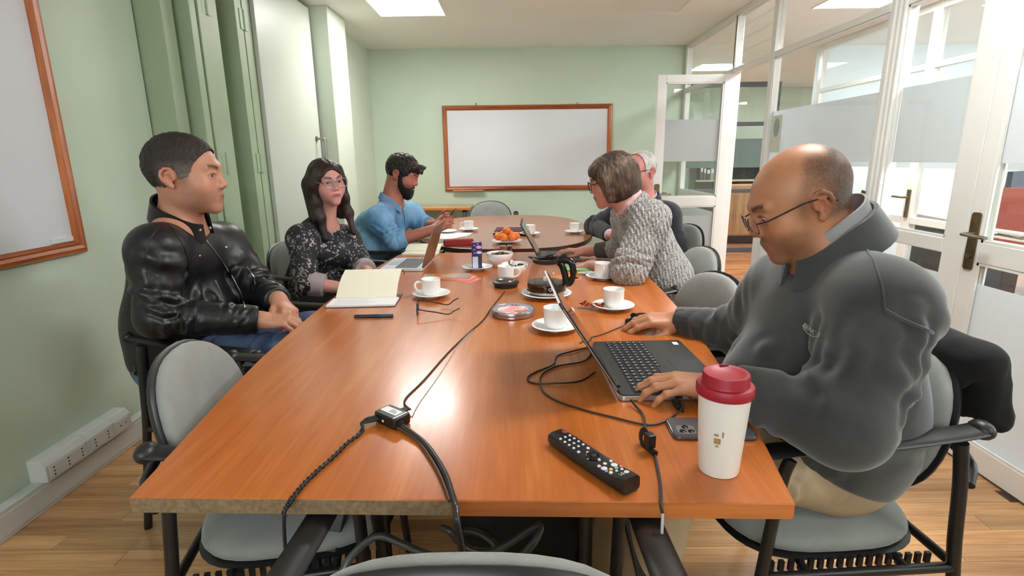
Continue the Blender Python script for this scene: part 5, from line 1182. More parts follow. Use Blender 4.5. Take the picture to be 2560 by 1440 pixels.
body_mesh(pE, b, .0050, base, face_colours(HE, (206, 136, 126), (170, 96, 92), (170, 150, 144))); eyes(pE, HE, base, (0, 0))
hb, L = hair_shell(HE, .008, .008, (0, .118, .028), (.092, .130, .100), ((0, -.09, -.07), (0, .5, -.9))); cloth('hair', hb, .004, M_HAIRE, pE, base, fold=lambda V: .005*perlin(V*70))
spectacles(pE, HE, base, mat('dark_metal_rim', srgb(50, 46, 50), .3), None, .025, .017, .116, .002, .0018, shape=4)
bz = Body(); torso(bz, J, .138, .088, .02, sh=.078, trap=.054)
for s in 'RL':
    arm(bz, J['sh'+s], J['el'+s], J['wr'+s], (.078, .066, .058, .05), end=.86); d = nrm(J['wr'+s]-J['el'+s]); e = J['el'+s]+(J['wr'+s]-J['el'+s])*.86; bz.plane(e+d*.008, d, .004, .09)
    cu = Body(); cu.cap(e-d*.02, e+d*.03, .043, .041, .01); cu.plane(e+d*.028, d, .003, .08); cloth('shirt_cuff', cu, .005, M_LILAC, pE, base)
bz.plane(J['pel']+T['up']*-.12, -T['up'], .01, .36)
cloth('blazer', bz, .0065, M_NAVY, pE, base, addf(fold_fn(.004, 9, .005, 6, 4.0), elbow_folds(J['shL'], J['elL'], J['wrL'], .072, 25, .008, .010, 4), elbow_folds(J['shR'], J['elR'], J['wrR'], .072, 35, .007, .010, 4)))
nz = nrm(HE.P((0, -.03, -.07))-J['neck']); collar('shirt_collar', pE, base, J['neck']-nz*.005, nz, J['fwd'], (.074, .076), (.070, .072), .034, .035, M_LILAC, 14, 346, .005, .02); collar('blazer_collar', pE, base, J['neck']-nz*.02, nz, J['fwd'], (.090, .095), (.084, .086), .042, .075, M_NAVY, 40, 320, .008, .02)
tr = Body(); legs(tr, J, (.09, .072, .056, .048)); tr.cap(J['hipL'], J['hipR'], .115, .115, .05); cloth('trousers', tr, .009, M_DKPANT, pE, base)
for s in 'LR': build('shoe', G().ell(Vector(J['an'+s]-base)+Vector((-.06, 0, -.055)), (.14, .048, .042), 16, 10), M_SHOE, pE, smooth=180)

# ================= balding man at the laptop, right foreground
k = NT('grey_sweatshirt'); k.set(Roughness=.92); k.b.inputs['Sheen Weight'].default_value = .35; v = k.coord(); n1 = k.n('ShaderNodeTexNoise', i_Scale=5.0, i_Detail=6.0); k.l(v, n1.inputs['Vector']); n2 = k.n('ShaderNodeTexNoise', i_Scale=380.0, i_Detail=2.0); k.l(v, n2.inputs['Vector'])
k.l(k.mix(.3, k.ramp(n1.outputs['Fac'], [(.32, srgb(44, 45, 46)), (.68, srgb(68, 69, 69))]), n2.outputs['Color'], 'OVERLAY'), k.b.inputs['Base Color']); k.bump(n2.outputs['Fac'], .35, .0008); M_SWEAT = k.m
M_KHAKI = mat('khaki_cotton', srgb(176, 154, 126), .9, noise=.08, nscale=12, bump=.2, bscale=300); M_INNER = mat('grey_inner_collar', srgb(150, 148, 152), .9, noise=.06, nscale=50)
YF = 1.19
J = dict(neck=W_(2082, 612, YF-.01), shL=W_(2208, 772, YF-.18), shR=W_(1950, 725, YF+.19), pel=W_(2045, 1080, YF+.03), fwd=(-.97, -.05, -.25))
J['elL'] = W_(2112, 1056, YF-.27); J['wrL'] = W_(1805, 962, YF-.12); J['elR'] = W_(1838, 828, YF+.30); J['wrR'] = W_(1700, 803, YF+.39)
seat_legs(J, 182, .13, thigh=.42, foot_fwd=.06, zk=.60)
J['anL'][1] += .0
base = np.array((J['pel'][0], J['pel'][1], 0)); pF = person('balding man with glasses in a grey sweatshirt typing on the near laptop', base)
HF = Local(None, W_(2003, 508, YF), aim(171, 23, 0), 1.0)
b = Body(); HF.b = b; head_prims(b, HF, neck=J['neck'], neck_r=.058, jaw=1.0, full=1.0, chin=1.0)
T = torso(b, J, .125, .085, .04, sh=.06, trap=.055); arm(b, J['shL'], J['elL'], J['wrL'], (.055, .046, .040, .030)); arm(b, J['shR'], J['elR'], J['wrR'], (.055, .046, .040, .030)); legs(b, J, (.08, .064, .047, .038)); feet(b, J, (-1, 0))
HLF, nl = hand(b, J['wrL'], (-.97, .20, -.02), (-.10, -.08, .99), 1, 1.05, spread=.09, fingers=[(.22, .42, .34), (.20, .40, .34), (.22, .42, .34), (.26, .42, .34)], arm_r=.029)
HRF, nr = hand(b, J['wrR'], (-.94, .05, .08), (.02, -.28, .96), -1, 1.05, spread=.06, fingers=[(.42, .36, .2), (.42, .40, .2), (.48, .48, .3), (.5, .5, .3)], arm_r=.029, thumb_dir=[(.020, .020, -.010), (.040, .046, -.026), (.046, .074, -.036), (.044, .098, -.040)])
def bald(q, c, V):
    n = perlin(V*150)*.5+perlin(V*60)*.3
    front = .030-.50*np.clip(q[:, 2]-.030, 0, .2)-.9*np.clip(.006-q[:, 2], 0, .05)
    side = np.clip((front-q[:, 1])/.020+n*.7, 0, 1)*np.clip((q[:, 2]+.050+.35*np.clip(-.06-q[:, 1], 0, .1))/.02, 0, 1)*(np.linalg.norm(q, axis=1) < .15)
    crown = np.clip((q[:, 2]-.072)/.02+n*.6, 0, 1)*np.clip((.060-np.abs(q[:, 0]))/.015, 0, 1)*np.clip((q[:, 1]+.070)/.02, 0, 1); side = side*(1-crown)*(.62+.38*np.clip(-q[:, 1]/.06, 0, 1))
    side *= 1-np.exp(-(((np.abs(q)-np.array((.083, .012, .0)))/np.array((.014, .026, .034)))**2).sum(1))*.95
    hc = L3((54, 43, 38)); m_ = np.clip(side*1.0*(.86+.45*perlin(V*240)), 0, .96)[:, None]; return c*(1-m_)+hc*m_
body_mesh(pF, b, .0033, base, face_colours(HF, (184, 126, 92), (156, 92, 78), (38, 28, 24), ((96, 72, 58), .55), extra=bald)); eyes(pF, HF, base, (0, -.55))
spectacles(pF, HF, base, mat('gunmetal_rim', srgb(120, 104, 98), .25, metal=.8), mat('dark_purple_temple', srgb(44, 34, 46), .35), .026, .0175, .1175, -.004, .0015, shape=3.5, ear=(-.03, .010))
sw = Body(); torso(sw, J, .142, .085, .035, sh=.082, trap=.048, k=.08)
for s in 'LR':
    arm(sw, J['sh'+s], J['el'+s], J['wr'+s], (.090, .082, .064, .048) if s == 'L' else (.080, .070, .056, .046), end=.86); d = nrm(J['wr'+s]-J['el'+s]); e = J['el'+s]+(J['wr'+s]-J['el'+s])*.86; sw.plane(e+d*.006, d, .004, .1)
    cu = Body(); cu.cap(e-d*.03, e+d*.04, .049, .042, .01); cu.plane(e+d*.036, d, .004, .08); cu.plane(e-d*.03, -d, .004, .09)
    cloth('ribbed_cuff', cu, .004, M_SWEAT, pF, base, lambda V, d=d, e=e: .0016*np.sin(np.arctan2((V-e) @ nrm(np.cross(d, (0, 0, 1))), (V-e) @ nrm(np.cross(d, np.cross(d, (0, 0, 1)))))*44))
sw.cap(J['pel']+T['ax']*.08+T['up']*.06, J['pel']-T['ax']*.08+T['up']*.06, .150, .150, .05); sw.plane(J['pel']+T['up']*-.035, -T['up']+T['fwd']*.50, .012, .45)
fF = addf(fold_fn(.003, 6.5, .007, 5, 11.0), elbow_folds(J['shL'], J['elL'], J['wrL'], .083, 26, .010, .013, 5), elbow_folds(J['shR'], J['elR'], J['wrR'], .07, 36, .010, .011, 6), long_folds(J['shL'], J['elL'], .092, .084, 7, 66, .009, .013), torso_folds(T, J, .15, 46, .012, .016, 12))
SF = Skin(cloth('sweatshirt', sw, .0058, M_SWEAT, pF, base, fF), base)
SF.line('shoulder_seam', [(2150, 600), (2185, 650), (2205, 715), (2212, 778)], .0022, M_SWEAT, pF); SF.line('armhole_seam', [(2212, 775), (2245, 795), (2285, 812), (2330, 832)], .0042, M_SWEAT, pF)
seam = []
for k_ in range(25):
    a = 2*math.pi*k_/24; u = nrm(J['elL']-J['shL']); e1 = nrm(np.cross(u, T['fwd'])); e2 = np.cross(u, e1); seam.append(J['shL']+u*.012+e1*.112*math.cos(a)+e2*.108*math.sin(a))
nz = nrm(HF.P((0, -.04, -.06))-J['neck'])
collar('inner_collar', pF, base, J['neck']+nz*.012, nz, J['fwd'], (.076, .084), (.068, .074), .060, .045, M_INNER, 16, 344, .005, .022)
collar('sweatshirt_collar', pF, base, J['neck']-nz*.016, nz, J['fwd'], (.106, .116), (.080, .088), .066, .050, M_SWEAT, 12, 348, .008, .022, flare=.1)
fp_, fn_ = SF.hit(2028, 824, .0006); fpt = np.array(fp_)+base; nrm_dir = nrm(np.array(fn_)*.35+np.array((-.55, -.80, .12))*.65); fpt = fpt+nrm_dir*.004
zx = nrm(np.cross((0, 0, 1), nrm_dir)); zy = np.cross(nrm_dir, zx); ca, sa = math.cos(math.radians(-24)), math.sin(math.radians(-24)); ex, ey = zx*ca+zy*sa, -zx*sa+zy*ca
Mx = Matrix(((ex[0], ey[0], nrm_dir[0], fpt[0]-base[0]), (ex[1], ey[1], nrm_dir[1], fpt[1]-base[1]), (ex[2], ey[2], nrm_dir[2], fpt[2]-base[2]), (0, 0, 0, 1)))
M_PAPERT = mat('white_tag', srgb(226, 222, 222), .5); M_THREAD = mat('grey_thread', srgb(170, 170, 168), .8)
emb_o = text('chest_lettering', 'BENO', .0125, M_THREAD, pF, Mx, .0012)
SF.line('stitched_arc', [(2008, 812), (2010, 822), (2020, 834), (2034, 842), (2046, 842), (2050, 832)], .0011, M_THREAD, pF); SF.line('zip_tag', [(2006, 682), (2022, 676), (2034, 668)], .003, M_PAPERT, pF, .012)
tr = Body(); legs(tr, J, (.104, .084, .07, .064), k=.06); tr.cap(J['hipL']-(0, 0, .015), J['hipR']-(0, 0, .015), .108, .108, .06); tr.plane((J['anL']+J['anR'])/2+np.array((0, 0, -.03)), (0, 0, -1), .004, .5)
cloth('trousers', tr, .0065, M_KHAKI, pF, base, addf(fold_fn(.004, 9, .004, 6, 6.0), limb_folds(J['hipL'], J['knL'], .11, .09, 16, 52, .011, .009, -.1, .9, None, .8, .9)))
for s in 'LR': build('shoe', G().ell(Vector(J['an'+s]-base)+Vector((-.06, 0, -.055)), (.145, .05, .042), 16, 10), M_SHOE, pF, smooth=180)
# ------------------------------------------------------------------ things on the tables
T_ = lambda px, py, z=TOP: on_z(px, py, z)
M_CHINA = mat('white_china', srgb(240, 240, 238), 0.12, spec=0.6, noise=0.01, nscale=10)
M_COFFEE = mat('coffee', srgb(38, 20, 12), 0.08)
SAUCER = [(0.001, .004), (.024, .004), (.026, 0), (.030, 0), (.032, .004), (.050, .008), (.066, .0145), (.0735, .0165), (.0745, .018), (.073, .0195), (.065, .018), (.049, .0115), (.031, .008), (.029, .0095), (.026, .008), (.001, .008)]
CUP = [(.001, .004), (.022, .004), (.023, 0), (.026, 0), (.030, .003), (.0345, .012), (.0365, .03), (.0375, .062), (.0382, .064), (.0372, .0655), (.0355, .064), (.0345, .03), (.032, .012), (.027, .006), (.001, .006)]
def place(o, px, py, z=TOP, rz=0.0): o.location = T_(px, py, z); o.rotation_euler = (0, 0, rz); return o
def saucer(label, px, py, group='white coffee saucers', sc=1.0):
    g = G().lathe([(r*sc, z) for r, z in SAUCER], 40, cap=False); o = build('saucer', g, M_CHINA, None, smooth=60); tag(o, label, 'saucer', group); return place(o, px, py)
def cup(label, loc, rz, fill=None, group='white coffee cups'):
    o = thing('coffee_cup', label, 'cup', loc, rz, group); build('body', G().lathe(CUP, 40, cap=False), M_CHINA, o, smooth=60)
    hpts = spline([(.036, 0, .052), (.052, 0, .055), (.062, 0, .046), (.061, 0, .032), (.050, 0, .019), (.035, 0, .016)], 5); build('handle', G().tube(hpts, .0046, 8, flat=.75, up=(0, 1, 0)), M_CHINA, o)
    if fill: build('coffee', G().lathe([(.001, fill), (.0335, fill), (.0335, fill+.0006), (.001, fill+.0006)], 28), M_COFFEE, o)
    return o
def set_cup(px, py, rz, where, fill=None, dx=0.0, dy=0.0, sc=1.0):
    s = saucer('white saucer under the cup '+where, px, py, sc=sc); c = cup('white coffee cup '+where, s.location+Vector((dx, dy, .0085)), rz, fill); c.scale = (1, 1, 1); return s, c
set_cup(1079, 742, math.radians(195), 'beside the open notebook and black spectacles')
set_cup(1388, 824, math.radians(20), 'half hidden behind the near laptop screen', .02)
s3, c3 = set_cup(1533, 772, math.radians(60), 'with the brown sweet wrapper beside the mouse', .03)
set_cup(1506, 697, math.radians(265), 'by the green folder at the right edge', .02)
set_cup(1325, 588, math.radians(300), 'behind the plate of mandarins')
set_cup(1437, 583, math.radians(120), 'in front of the old man')
set_cup(1172, 577, math.radians(180), 'in front of the bearded man')
saucer('white saucer half hidden behind the rose gold laptop lid', 1118, 582)
cup('white coffee cup without saucer holding white sugar sticks', T_(1265, 700), math.radians(-12))
csau = saucer('white saucer under the dark blue milk carton', 1193, 674)
cplate = saucer('large white plate under the coffee carafe', 1366, 741, 'white serving plates', 1.32)

# milk carton
M_CARTB = mat('carton_navy', srgb(52, 40, 96), .35); M_CARTW = mat('carton_pale', srgb(196, 200, 224), .35, noise=.06, nscale=60); M_CARTD = mat('carton_dark', srgb(52, 52, 60), .35, noise=.35, nscale=70); M_PINK = mat('carton_pink', srgb(222, 150, 190), .35)
ct = thing('milk_carton', 'tall narrow dark blue milk carton standing on a saucer', 'carton', csau.location+Vector((0, 0, .0085)), math.radians(8))
build('body', G().mm((-.0235, -.0235, 0), (.0235, .0235, .128)), M_CARTB, ct, smooth=None, bevel=.0025)
build('label_panel', G().mm((-.022, -.0242, .004), (.004, -.0236, .060)), M_CARTW, ct, smooth=None); build('label_panel', G().mm((.004, -.0243, .004), (.0225, -.0236, .066)), M_CARTD, ct, smooth=None)
for x, z, w_, h_ in ((.009, .106, .013, .008), (.010, .080, .013, .007)): build('oval_badge', G().prism([(w_*math.cos(2*math.pi*k_/20), h_*math.sin(2*math.pi*k_/20)) for k_ in range(20)], 0, .0008, R=Matrix(((1, 0, 0), (0, 0, -1), (0, 1, 0))), c=(x, -.0236, z)), M_PINK if z > .1 else M_CARTW, ct)
for x, z in ((-.012, .115), (-.013, .095), (-.011, .078), (.004, .121)): build('print_mark', G().mm((x-.005, -.0241, z-.003), (x+.005, -.0236, z+.003)), mat('carton_lilac', srgb(150, 130, 200), .35), ct, smooth=None)
build('top_seal', G().prism(rrect(.03, .012, .004), .128, .1295), M_CARTW, ct)

# glass coffee carafe
cf = thing('coffee_carafe', 'glass coffee carafe with black handle holding a little coffee', 'carafe', cplate.location+Vector((0, 0, .0125))); cf.scale = (1.1, 1.1, 1.06)
M_CGL = glass_mat('carafe_glass', (.93, .93, .92, 1), 1.3); M_LIQ = mat('black_coffee', srgb(20, 10, 8), .05)
prof = [(.001, 0), (.058, 0), (.064, .004), (.0675, .014), (.0685, .035), (.066, .065), (.057, .095), (.047, .115), (.0445, .122)]
build('glass_bowl', G().lathe(prof, 48, cap=False), M_CGL, cf, smooth=80)
build('coffee', G().lathe([(.001, .0035), (.0615, .0035), (.0660, .014), (.0671, .035), (.0668, .044), (.001, .044)], 48), M_LIQ, cf, smooth=50)
build('metal_band', G().lathe([(.0650, .006), (.0692, .016), (.0690, .0165), (.0648, .0065)], 48, cap=False), mat('band_steel', srgb(180, 176, 172), .15, metal=1), cf)
rm = G().lathe([(.0455, .116), (.049, .118), (.050, .130), (.046, .132), (.040, .131), (.038, .126), (.043, .122)], 40, cap=False)
rm.tube(spline([(.0, -.045, .128), (.0, -.058, .131), (.0, -.066, .133)], 4), [.014, .012, .011, .010, .009, .008, .007, .006, .005], 10, flat=.4); Rz = Matrix.Rotation(math.radians(250), 4, 'Z'); rm.xf(Rz)
build('rim_collar', rm, M_BLKPL, cf)
h = spline([(.046, 0, .126), (.066, 0, .131), (.088, 0, .122), (.097, 0, .095), (.095, 0, .065), (.086, 0, .045), (.072, 0, .038)], 5)
hg = G().tube(h, [.013]*6+[.012]*12+[.010]*(len(h)-18), 10, flat=.62, up=(0, 1, 0)); hg.xf(Matrix.Rotation(math.radians(-22), 4, 'Z')); build('handle', hg, mat('gloss_black_plastic', srgb(16, 15, 18), .18), cf)
hl = G().tube(spline([(.047, 0, .120), (.060, 0, .10), (.0695, 0, .065), (.071, 0, .04)], 4), .012, 10, flat=.4, up=(0, 1, 0)); hl.xf(Matrix.Rotation(math.radians(-22), 4, 'Z')); build('handle_bracket', hl, mat('gloss_black_plastic', srgb(16, 15, 18), .18), cf)
build('thumb_lug', G().ell((.018, .012, .136), (.022, .012, .008), 14, 8), mat('gloss_black_plastic', srgb(16, 15, 18), .18), cf, smooth=180)
M_WTXT = mat('white_print', srgb(225, 222, 222), .5)
a = math.radians(-72); text('lettering', 'Oster', .016, M_WTXT, cf, Matrix.Translation((.0695*math.cos(a), .0695*math.sin(a), .030)) @ Matrix.Rotation(a+math.pi/2, 4, 'Z') @ Matrix.Rotation(math.pi/2, 4, 'X'), .0004)
# its lid, lying apart
ld = thing('carafe_lid', 'black carafe lid with shiny domed top lying on the table', 'lid', T_(1265, 716)); 
build('base_ring', G().lathe([(.001, 0), (.049, 0), (.050, .003), (.050, .014), (.056, .017), (.057, .021), (.052, .025), (.040, .026), (.001, .026)], 40), M_BLKPL, ld, smooth=40)
build('dome', G().lathe([(.041, .025), (.040, .030), (.030, .035), (.012, .0375), (.001, .038)], 40), mat('dark_chrome', srgb(120, 112, 112), .18, metal=.9), ld, smooth=60)

# bowls
BOWL = [(.001, .006), (.024, .006), (.026, 0), (.031, 0), (.034, .006), (.050, .022), (.062, .046), (.0655, .062), (.0645, .0635), (.0625, .062), (.058, .046), (.046, .024), (.030, .011), (.001, .010)]
def bowl(label, px, py, sc): o = build('bowl', G().lathe([(r*sc, z*sc) for r, z in BOWL], 40, cap=False), M_CHINA, None, smooth=60); tag(o, label, 'bowl', 'white bowls of sweets and nuts'); return place(o, px, py)
b1 = bowl('larger white bowl of nuts behind the smaller bowl', 1250, 664, 1.05); b2 = bowl('smaller white bowl of wrapped sweets beside the carafe', 1287, 690, .93)
M_NUT = mat('walnut_shell', srgb(128, 92, 62), .7, noise=.25, nscale=80, bump=.6, bscale=120); M_DATE = mat('dark_date', srgb(58, 36, 26), .5)
rr = random.Random(11)
for k_ in range(11):
    a = 2*math.pi*k_/9; q = 0 if k_ > 8 else .036
    o = build('walnut', G().ell((0, 0, 0), (.015, .0125, .012), 12, 8), M_NUT if k_ % 3 else M_DATE, None, smooth=180); tag(o, 'brown nut among the others in the larger white bowl', 'nut', 'nuts in the larger bowl')
    o.location = b1.location+Vector((q*math.cos(a)+(.012 if k_ == 9 else 0), q*math.sin(a), .052 if q else .060)); o.rotation_euler = (rr.random()*3, rr.random(), rr.random()*3)
M_WRAPR = mat('copper_foil', srgb(170, 74, 44), .25, metal=.6, noise=.3, nscale=90); M_WRAPD = mat('dark_wrapper', srgb(60, 30, 34), .3)
def sweet(label, loc, rz, m_, group):
    o = thing('wrapped_sweet', label, 'sweet', loc, rz, group); build('body', G().ell((0, 0, 0), (.015, .010, .009), 10, 6), m_, o, smooth=30)
    for s in (-1, 1): build('twist', G().add([(s*.012, 0, 0), (s*.026, -.010, .004), (s*.030, .001, -.003), (s*.026, .011, .005), (s*.024, .002, .006)], [(0, 1, 2, 4), (0, 4, 2, 3), (0, 4, 1), (0, 3, 4)]), m_, o, smooth=None, recalc=False)
    return o
for k_, (dx, dy, dz, m_) in enumerate(((-.022, -.012, .052, M_WRAPR), (.004, -.022, .052, M_WRAPD), (-.008, .016, .052, M_WRAPD), (.026, .004, .050, M_WRAPD), (-.014, -.002, .068, M_WRAPR), (.030, -.016, .052, M_DATE))):
    sweet(('copper foil sweet at the left of the smaller white bowl', 'dark wrapped sweet at the front of the smaller white bowl', 'dark wrapped sweet at the back of the smaller white bowl', 'dark wrapped sweet at the right of the smaller white bowl', 'copper foil sweet lying on top in the smaller white bowl', 'brown date at the right front of the smaller white bowl')[k_], b2.location+Vector((dx, dy, dz)), k_*1.1, m_, 'sweets in the smaller bowl')
cupc = T_(1265, 700)
for k_, (dx, dy, tx, ty) in enumerate(((.012, .0, .48, .15), (.018, .010, .62, -.05), (.004, .014, .40, .35))):
    o = build('sugar_stick', G().mm((-.0055, -.0015, 0), (.0055, .0015, .085)), mat('white_paper_stick', srgb(236, 238, 232), .7), None, smooth=None, bevel=.001); tag(o, ('middle white sugar stick leaning out of the cup without saucer', 'white sugar stick leaning furthest right out of the cup', 'white sugar stick standing furthest left in the cup')[k_], 'sugar stick', 'sugar sticks in the cup'); o.location = cupc+Vector((dx-.010, dy-.008, .012)); o.rotation_euler = (ty*.5, tx, k_*.25)
    build('printed_band', G().mm((-.0056, -.0016, .058), (.0056, .0016, .066)), mat('green_print', srgb(70, 130, 80), .6), o, smooth=None)

# plate of mandarins, creamer, striped cloth, red pouch
mp = saucer('white plate holding the mandarins on the far table', 1267, 607, 'white serving plates', 1.3)
M_MAND = mat('mandarin_peel', srgb(236, 124, 44), .38, noise=.06, nscale=20, bump=.35, bscale=260, bdist=.0008)
for k_, (dx, dy, dz) in enumerate(((-.054, -.006, .042), (-.018, -.042, .042), (.032, -.040, .042), (.058, .002, .042), (.020, .004, .056), (-.022, .020, .050), (.026, .048, .042), (-.028, .056, .042), (.0, -.018, .078))):
    o = thing('mandarin', ('leftmost mandarin on the plate', 'front left mandarin on the plate behind the creamer', 'front right mandarin on the plate', 'rightmost mandarin on the plate', 'mandarin in the middle of the pile', 'left middle mandarin of the upper layer', 'rear right mandarin on the plate', 'rear left mandarin on the plate', 'topmost mandarin of the pile')[k_], 'mandarin', mp.location+Vector((dx, dy, dz-.0)), k_*1.3, 'mandarins on the plate'); o.rotation_euler = (rr.uniform(-.4, .4), rr.uniform(-.4, .4), k_*1.3)
    g = G().ell((0, 0, 0), (.0285, .0285, .0245), 20, 14)
    for p in g.v:
        rad = math.hypot(p.x, p.y)
        if p.z > 0: p.z -= .004*math.exp(-(rad/.006)**2)
    build('peel', g, M_MAND, o, smooth=180); build('stem_button', G().lathe([(.0012, .0205), (.0024, .0212), (.0012, .0222)], 8), mat('stem_green', srgb(96, 110, 60), .7), o)
cr = thing('metal_creamer', 'small steel creamer in front of the mandarins', 'creamer', T_(1266, 632), math.radians(10)); build('body', G().lathe([(.001, 0), (.030, 0), (.034, .004), (.036, .02), (.034, .036), (.0345, .040), (.033, .040), (.033, .006), (.001, .005)], 32, cap=False), mat('polished_steel', srgb(190, 186, 182), .14, metal=1.0), cr, smooth=60)
build('handle', G().tube(spline([(-.034, 0, .034), (-.050, 0, .034), (-.052, 0, .016), (-.036, 0, .010)], 4), .003, 8), mat('polished_steel', srgb(190, 186, 182), .14, metal=1.0), cr); build('lid', G().lathe([(.001, .046), (.016, .045), (.033, .0415), (.033, .0395), (.001, .0395)], 32), mat('polished_steel', srgb(190, 186, 182), .14, metal=1.0), cr, smooth=60); build('knob', G().lathe([(.001, .056), (.005, .054), (.004, .046), (.001, .0455)], 12), M_BLACK, cr)
st = thing('striped_cloth', 'folded striped woven cloth behind the mandarins', 'cloth', T_(1276, 581), math.radians(-3))
scol = [srgb(70, 44, 52), srgb(216, 178, 160), srgb(92, 56, 62), srgb(168, 108, 96), srgb(58, 40, 50), srgb(226, 190, 164), srgb(120, 74, 74), srgb(64, 44, 54), srgb(206, 160, 140), srgb(84, 52, 58), srgb(60, 46, 70)]
for k_ in range(22):
    y = -.15+k_*.30/22; build('stripe', G().mm((-.115, y, 0), (.115, y+.30/22, .016+.004*math.sin(k_*1.9))), mat('stripe_%d' % (k_ % 11), scol[k_ % 11], .95, bump=.5, bscale=200), st, smooth=None, bevel=.003)
rp = thing('red_pouch', 'small red fabric pencil case beside the papers', 'pouch', T_(1147, 614), math.radians(4)); M_REDP = mat('red_velvet', srgb(150, 30, 36), .8, noise=.15, nscale=30, sheen=.5)
g = G().prism(rrect(.19, .05, .016), 0, .042, R=Matrix(((1, 0, 0), (0, 1, 0), (0, 0, 1)))); build('body', g, M_REDP, rp, bevel=.012, bseg=4); build('zip', G().tube([(-.09, -.012, .0425), (.09, -.012, .0425)], .0022, 6), mat('red_zip', srgb(196, 70, 70), .4), rp); build('zip_pull', G().mm((-.082, -.030, .036), (-.074, -.012, .0435)), M_STEEL, rp, smooth=None)

# papers and books
M_PAPER = mat('white_paper', srgb(238, 238, 240), .8); M_CREAM = mat('cream_paper', srgb(238, 232, 212), .8, noise=.01, nscale=5); M_INK = mat('ink_line', srgb(120, 120, 140), .8); M_COVERD = mat('dark_cover', srgb(50, 46, 40), .6)
def quad_on(pts, z=TOP): return [T_(px, py, z) for px, py in pts]
def sheet(name, label, px, py, w_, h_, rz, m_, group=None, z=TOP, th=.0008, cat='paper'):
    o = build(name, G().prism(rrect(w_, h_, .001, 1), 0, th), m_, None, smooth=None); tag(o, label, cat, group); o.location = T_(px, py, z); o.rotation_euler = (0, 0, rz); return o
for i in range(3): sheet('paper_sheet', ('white printed sheet under the bearded man\'s arm, lowest of three', 'white printed sheet in the middle of the three by the red pouch', 'topmost white sheet beside the bearded man\'s forearm')[i], 1108+i*7, 590-i*2, .21, .297, .9+.2*i, M_PAPER, None, TOP+.001*i)
# large open notebook, pages fanned up
nb = thing('open_notebook', 'large open notebook with cream pages beside the man in the leather jacket', 'notebook', T_(915, 752), math.radians(3))
c = nb.location
def page_block(name, par, w_, d, tilt, z0, m_, hinge_y, th=.006, bow=.012, label=None):
    """pages rising from a hinge line along x"""
    rings = []
    for i in range(9):
        t = i/8; y = d*t; zz = bow*math.sin(math.pi*t); p = Matrix.Rotation(tilt, 3, 'X') @ Vector((0, y, zz)); q = Matrix.Rotation(tilt, 3, 'X') @ Vector((0, y, zz+th)); rings.append([Vector((-w_/2, hinge_y+p.y, z0+p.z)), Vector((w_/2, hinge_y+p.y, z0+p.z)), Vector((w_/2, hinge_y+q.y, z0+q.z)), Vector((-w_/2, hinge_y+q.y, z0+q.z))])
    return build(name, G().ring_loft(rings), m_, par, smooth=60)
build('cover', G().mm((-.128, -.098, 0), (.128, .09, .002)), M_COVERD, nb, smooth=None); build('page_block', G().mm((-.125, -.095, .002), (.125, .012, .010)), M_PAPER, nb, smooth=None, bevel=.001)
page_block('raised_pages', nb, .23, .185, math.radians(24), .008, M_CREAM, .008)
for k_ in range(5): build('written_line', G().mm((-.10, -.085+k_*.017, .0101), (.02+.015*(k_ % 3), -.0845+k_*.017, .0104)), M_INK, nb, smooth=None)
pt = build('ribbon_clip', G().tube([(.118, .165, .085), (.130, .158, .078), (.127, .150, .070)], .003, 6), mat('green_ribbon', srgb(90, 110, 70), .7), nb)
sn = thing('open_notebook', 'smaller open notebook with cream pages behind the rose gold laptop', 'notebook', T_(1056, 634), math.radians(-4))
build('page_block', G().mm((-.10, -.075, 0), (.10, .0, .014)), M_CREAM, sn, smooth=None, bevel=.001); page_block('raised_pages', sn, .20, .12, math.radians(10), .012, M_CREAM, 0, .008, .008); build('cover', G().mm((-.102, -.078, -.0), (.102, .12, .0015)), mat('olive_cover', srgb(120, 112, 80), .7), sn, smooth=None)
build('spiral_ring', G().tube([(-.10+.014*math.cos(a), -.03+.0*a, .016+.012*math.sin(a)) for a in [i*.5 for i in range(13)]], .0014, 6), M_STEEL, sn)
pen = thing('blue_pen', 'dark blue capped pen lying in front of the open notebook', 'pen', T_(935, 790, TOP+.006), math.radians(1)); ry = Matrix.Rotation(math.pi/2, 3, 'Y')
build('barrel', G().lathe([(.003, -.068), (.0055, -.066), (.006, .0), (.0058, .0)], 14, R=ry), mat('navy_barrel', srgb(22, 34, 60), .3), pen); build('cap', G().lathe([(.0058, .0), (.0066, .001), (.0064, .064), (.004, .066)], 14, R=ry), mat('teal_cap', srgb(24, 66, 92), .3), pen); build('clip', G().mm((.012, -.002, .006), (.06, .002, .0082)), M_STEEL, pen, smooth=None)
gl = thing('eyeglasses', 'black framed spectacles lying folded open on the table', 'spectacles', T_(1045, 785), math.radians(8)); M_GFR = mat('dark_spectacle_frame', srgb(34, 26, 34), .25)
for s in (-1, 1):
    ring = [Vector((.0, s*.036+.026*math.cos(2*math.pi*i/24), .026+.021*math.sin(2*math.pi*i/24))) for i in range(24)]; build('rim', G().tube(ring, .0021, 6, closed=True), M_GFR, gl); build('lens', G().add(ring, [tuple(range(24))]), M_LENS, gl, smooth=None, recalc=False)
    build('temple', G().tube(spline([(0, s*.063, .034), (.06, s*.064, .022), (.105, s*.062, .012), (.125, s*.060, .026 if s > 0 else .022), (.145, s*.058, .036 if s > 0 else .030)], 4), .0021, 6), M_GFR, gl)
build('bridge', G().tube([(0, -.011, .030), (-.003, 0, .034), (0, .011, .030)], .002, 6), M_GFR, gl)
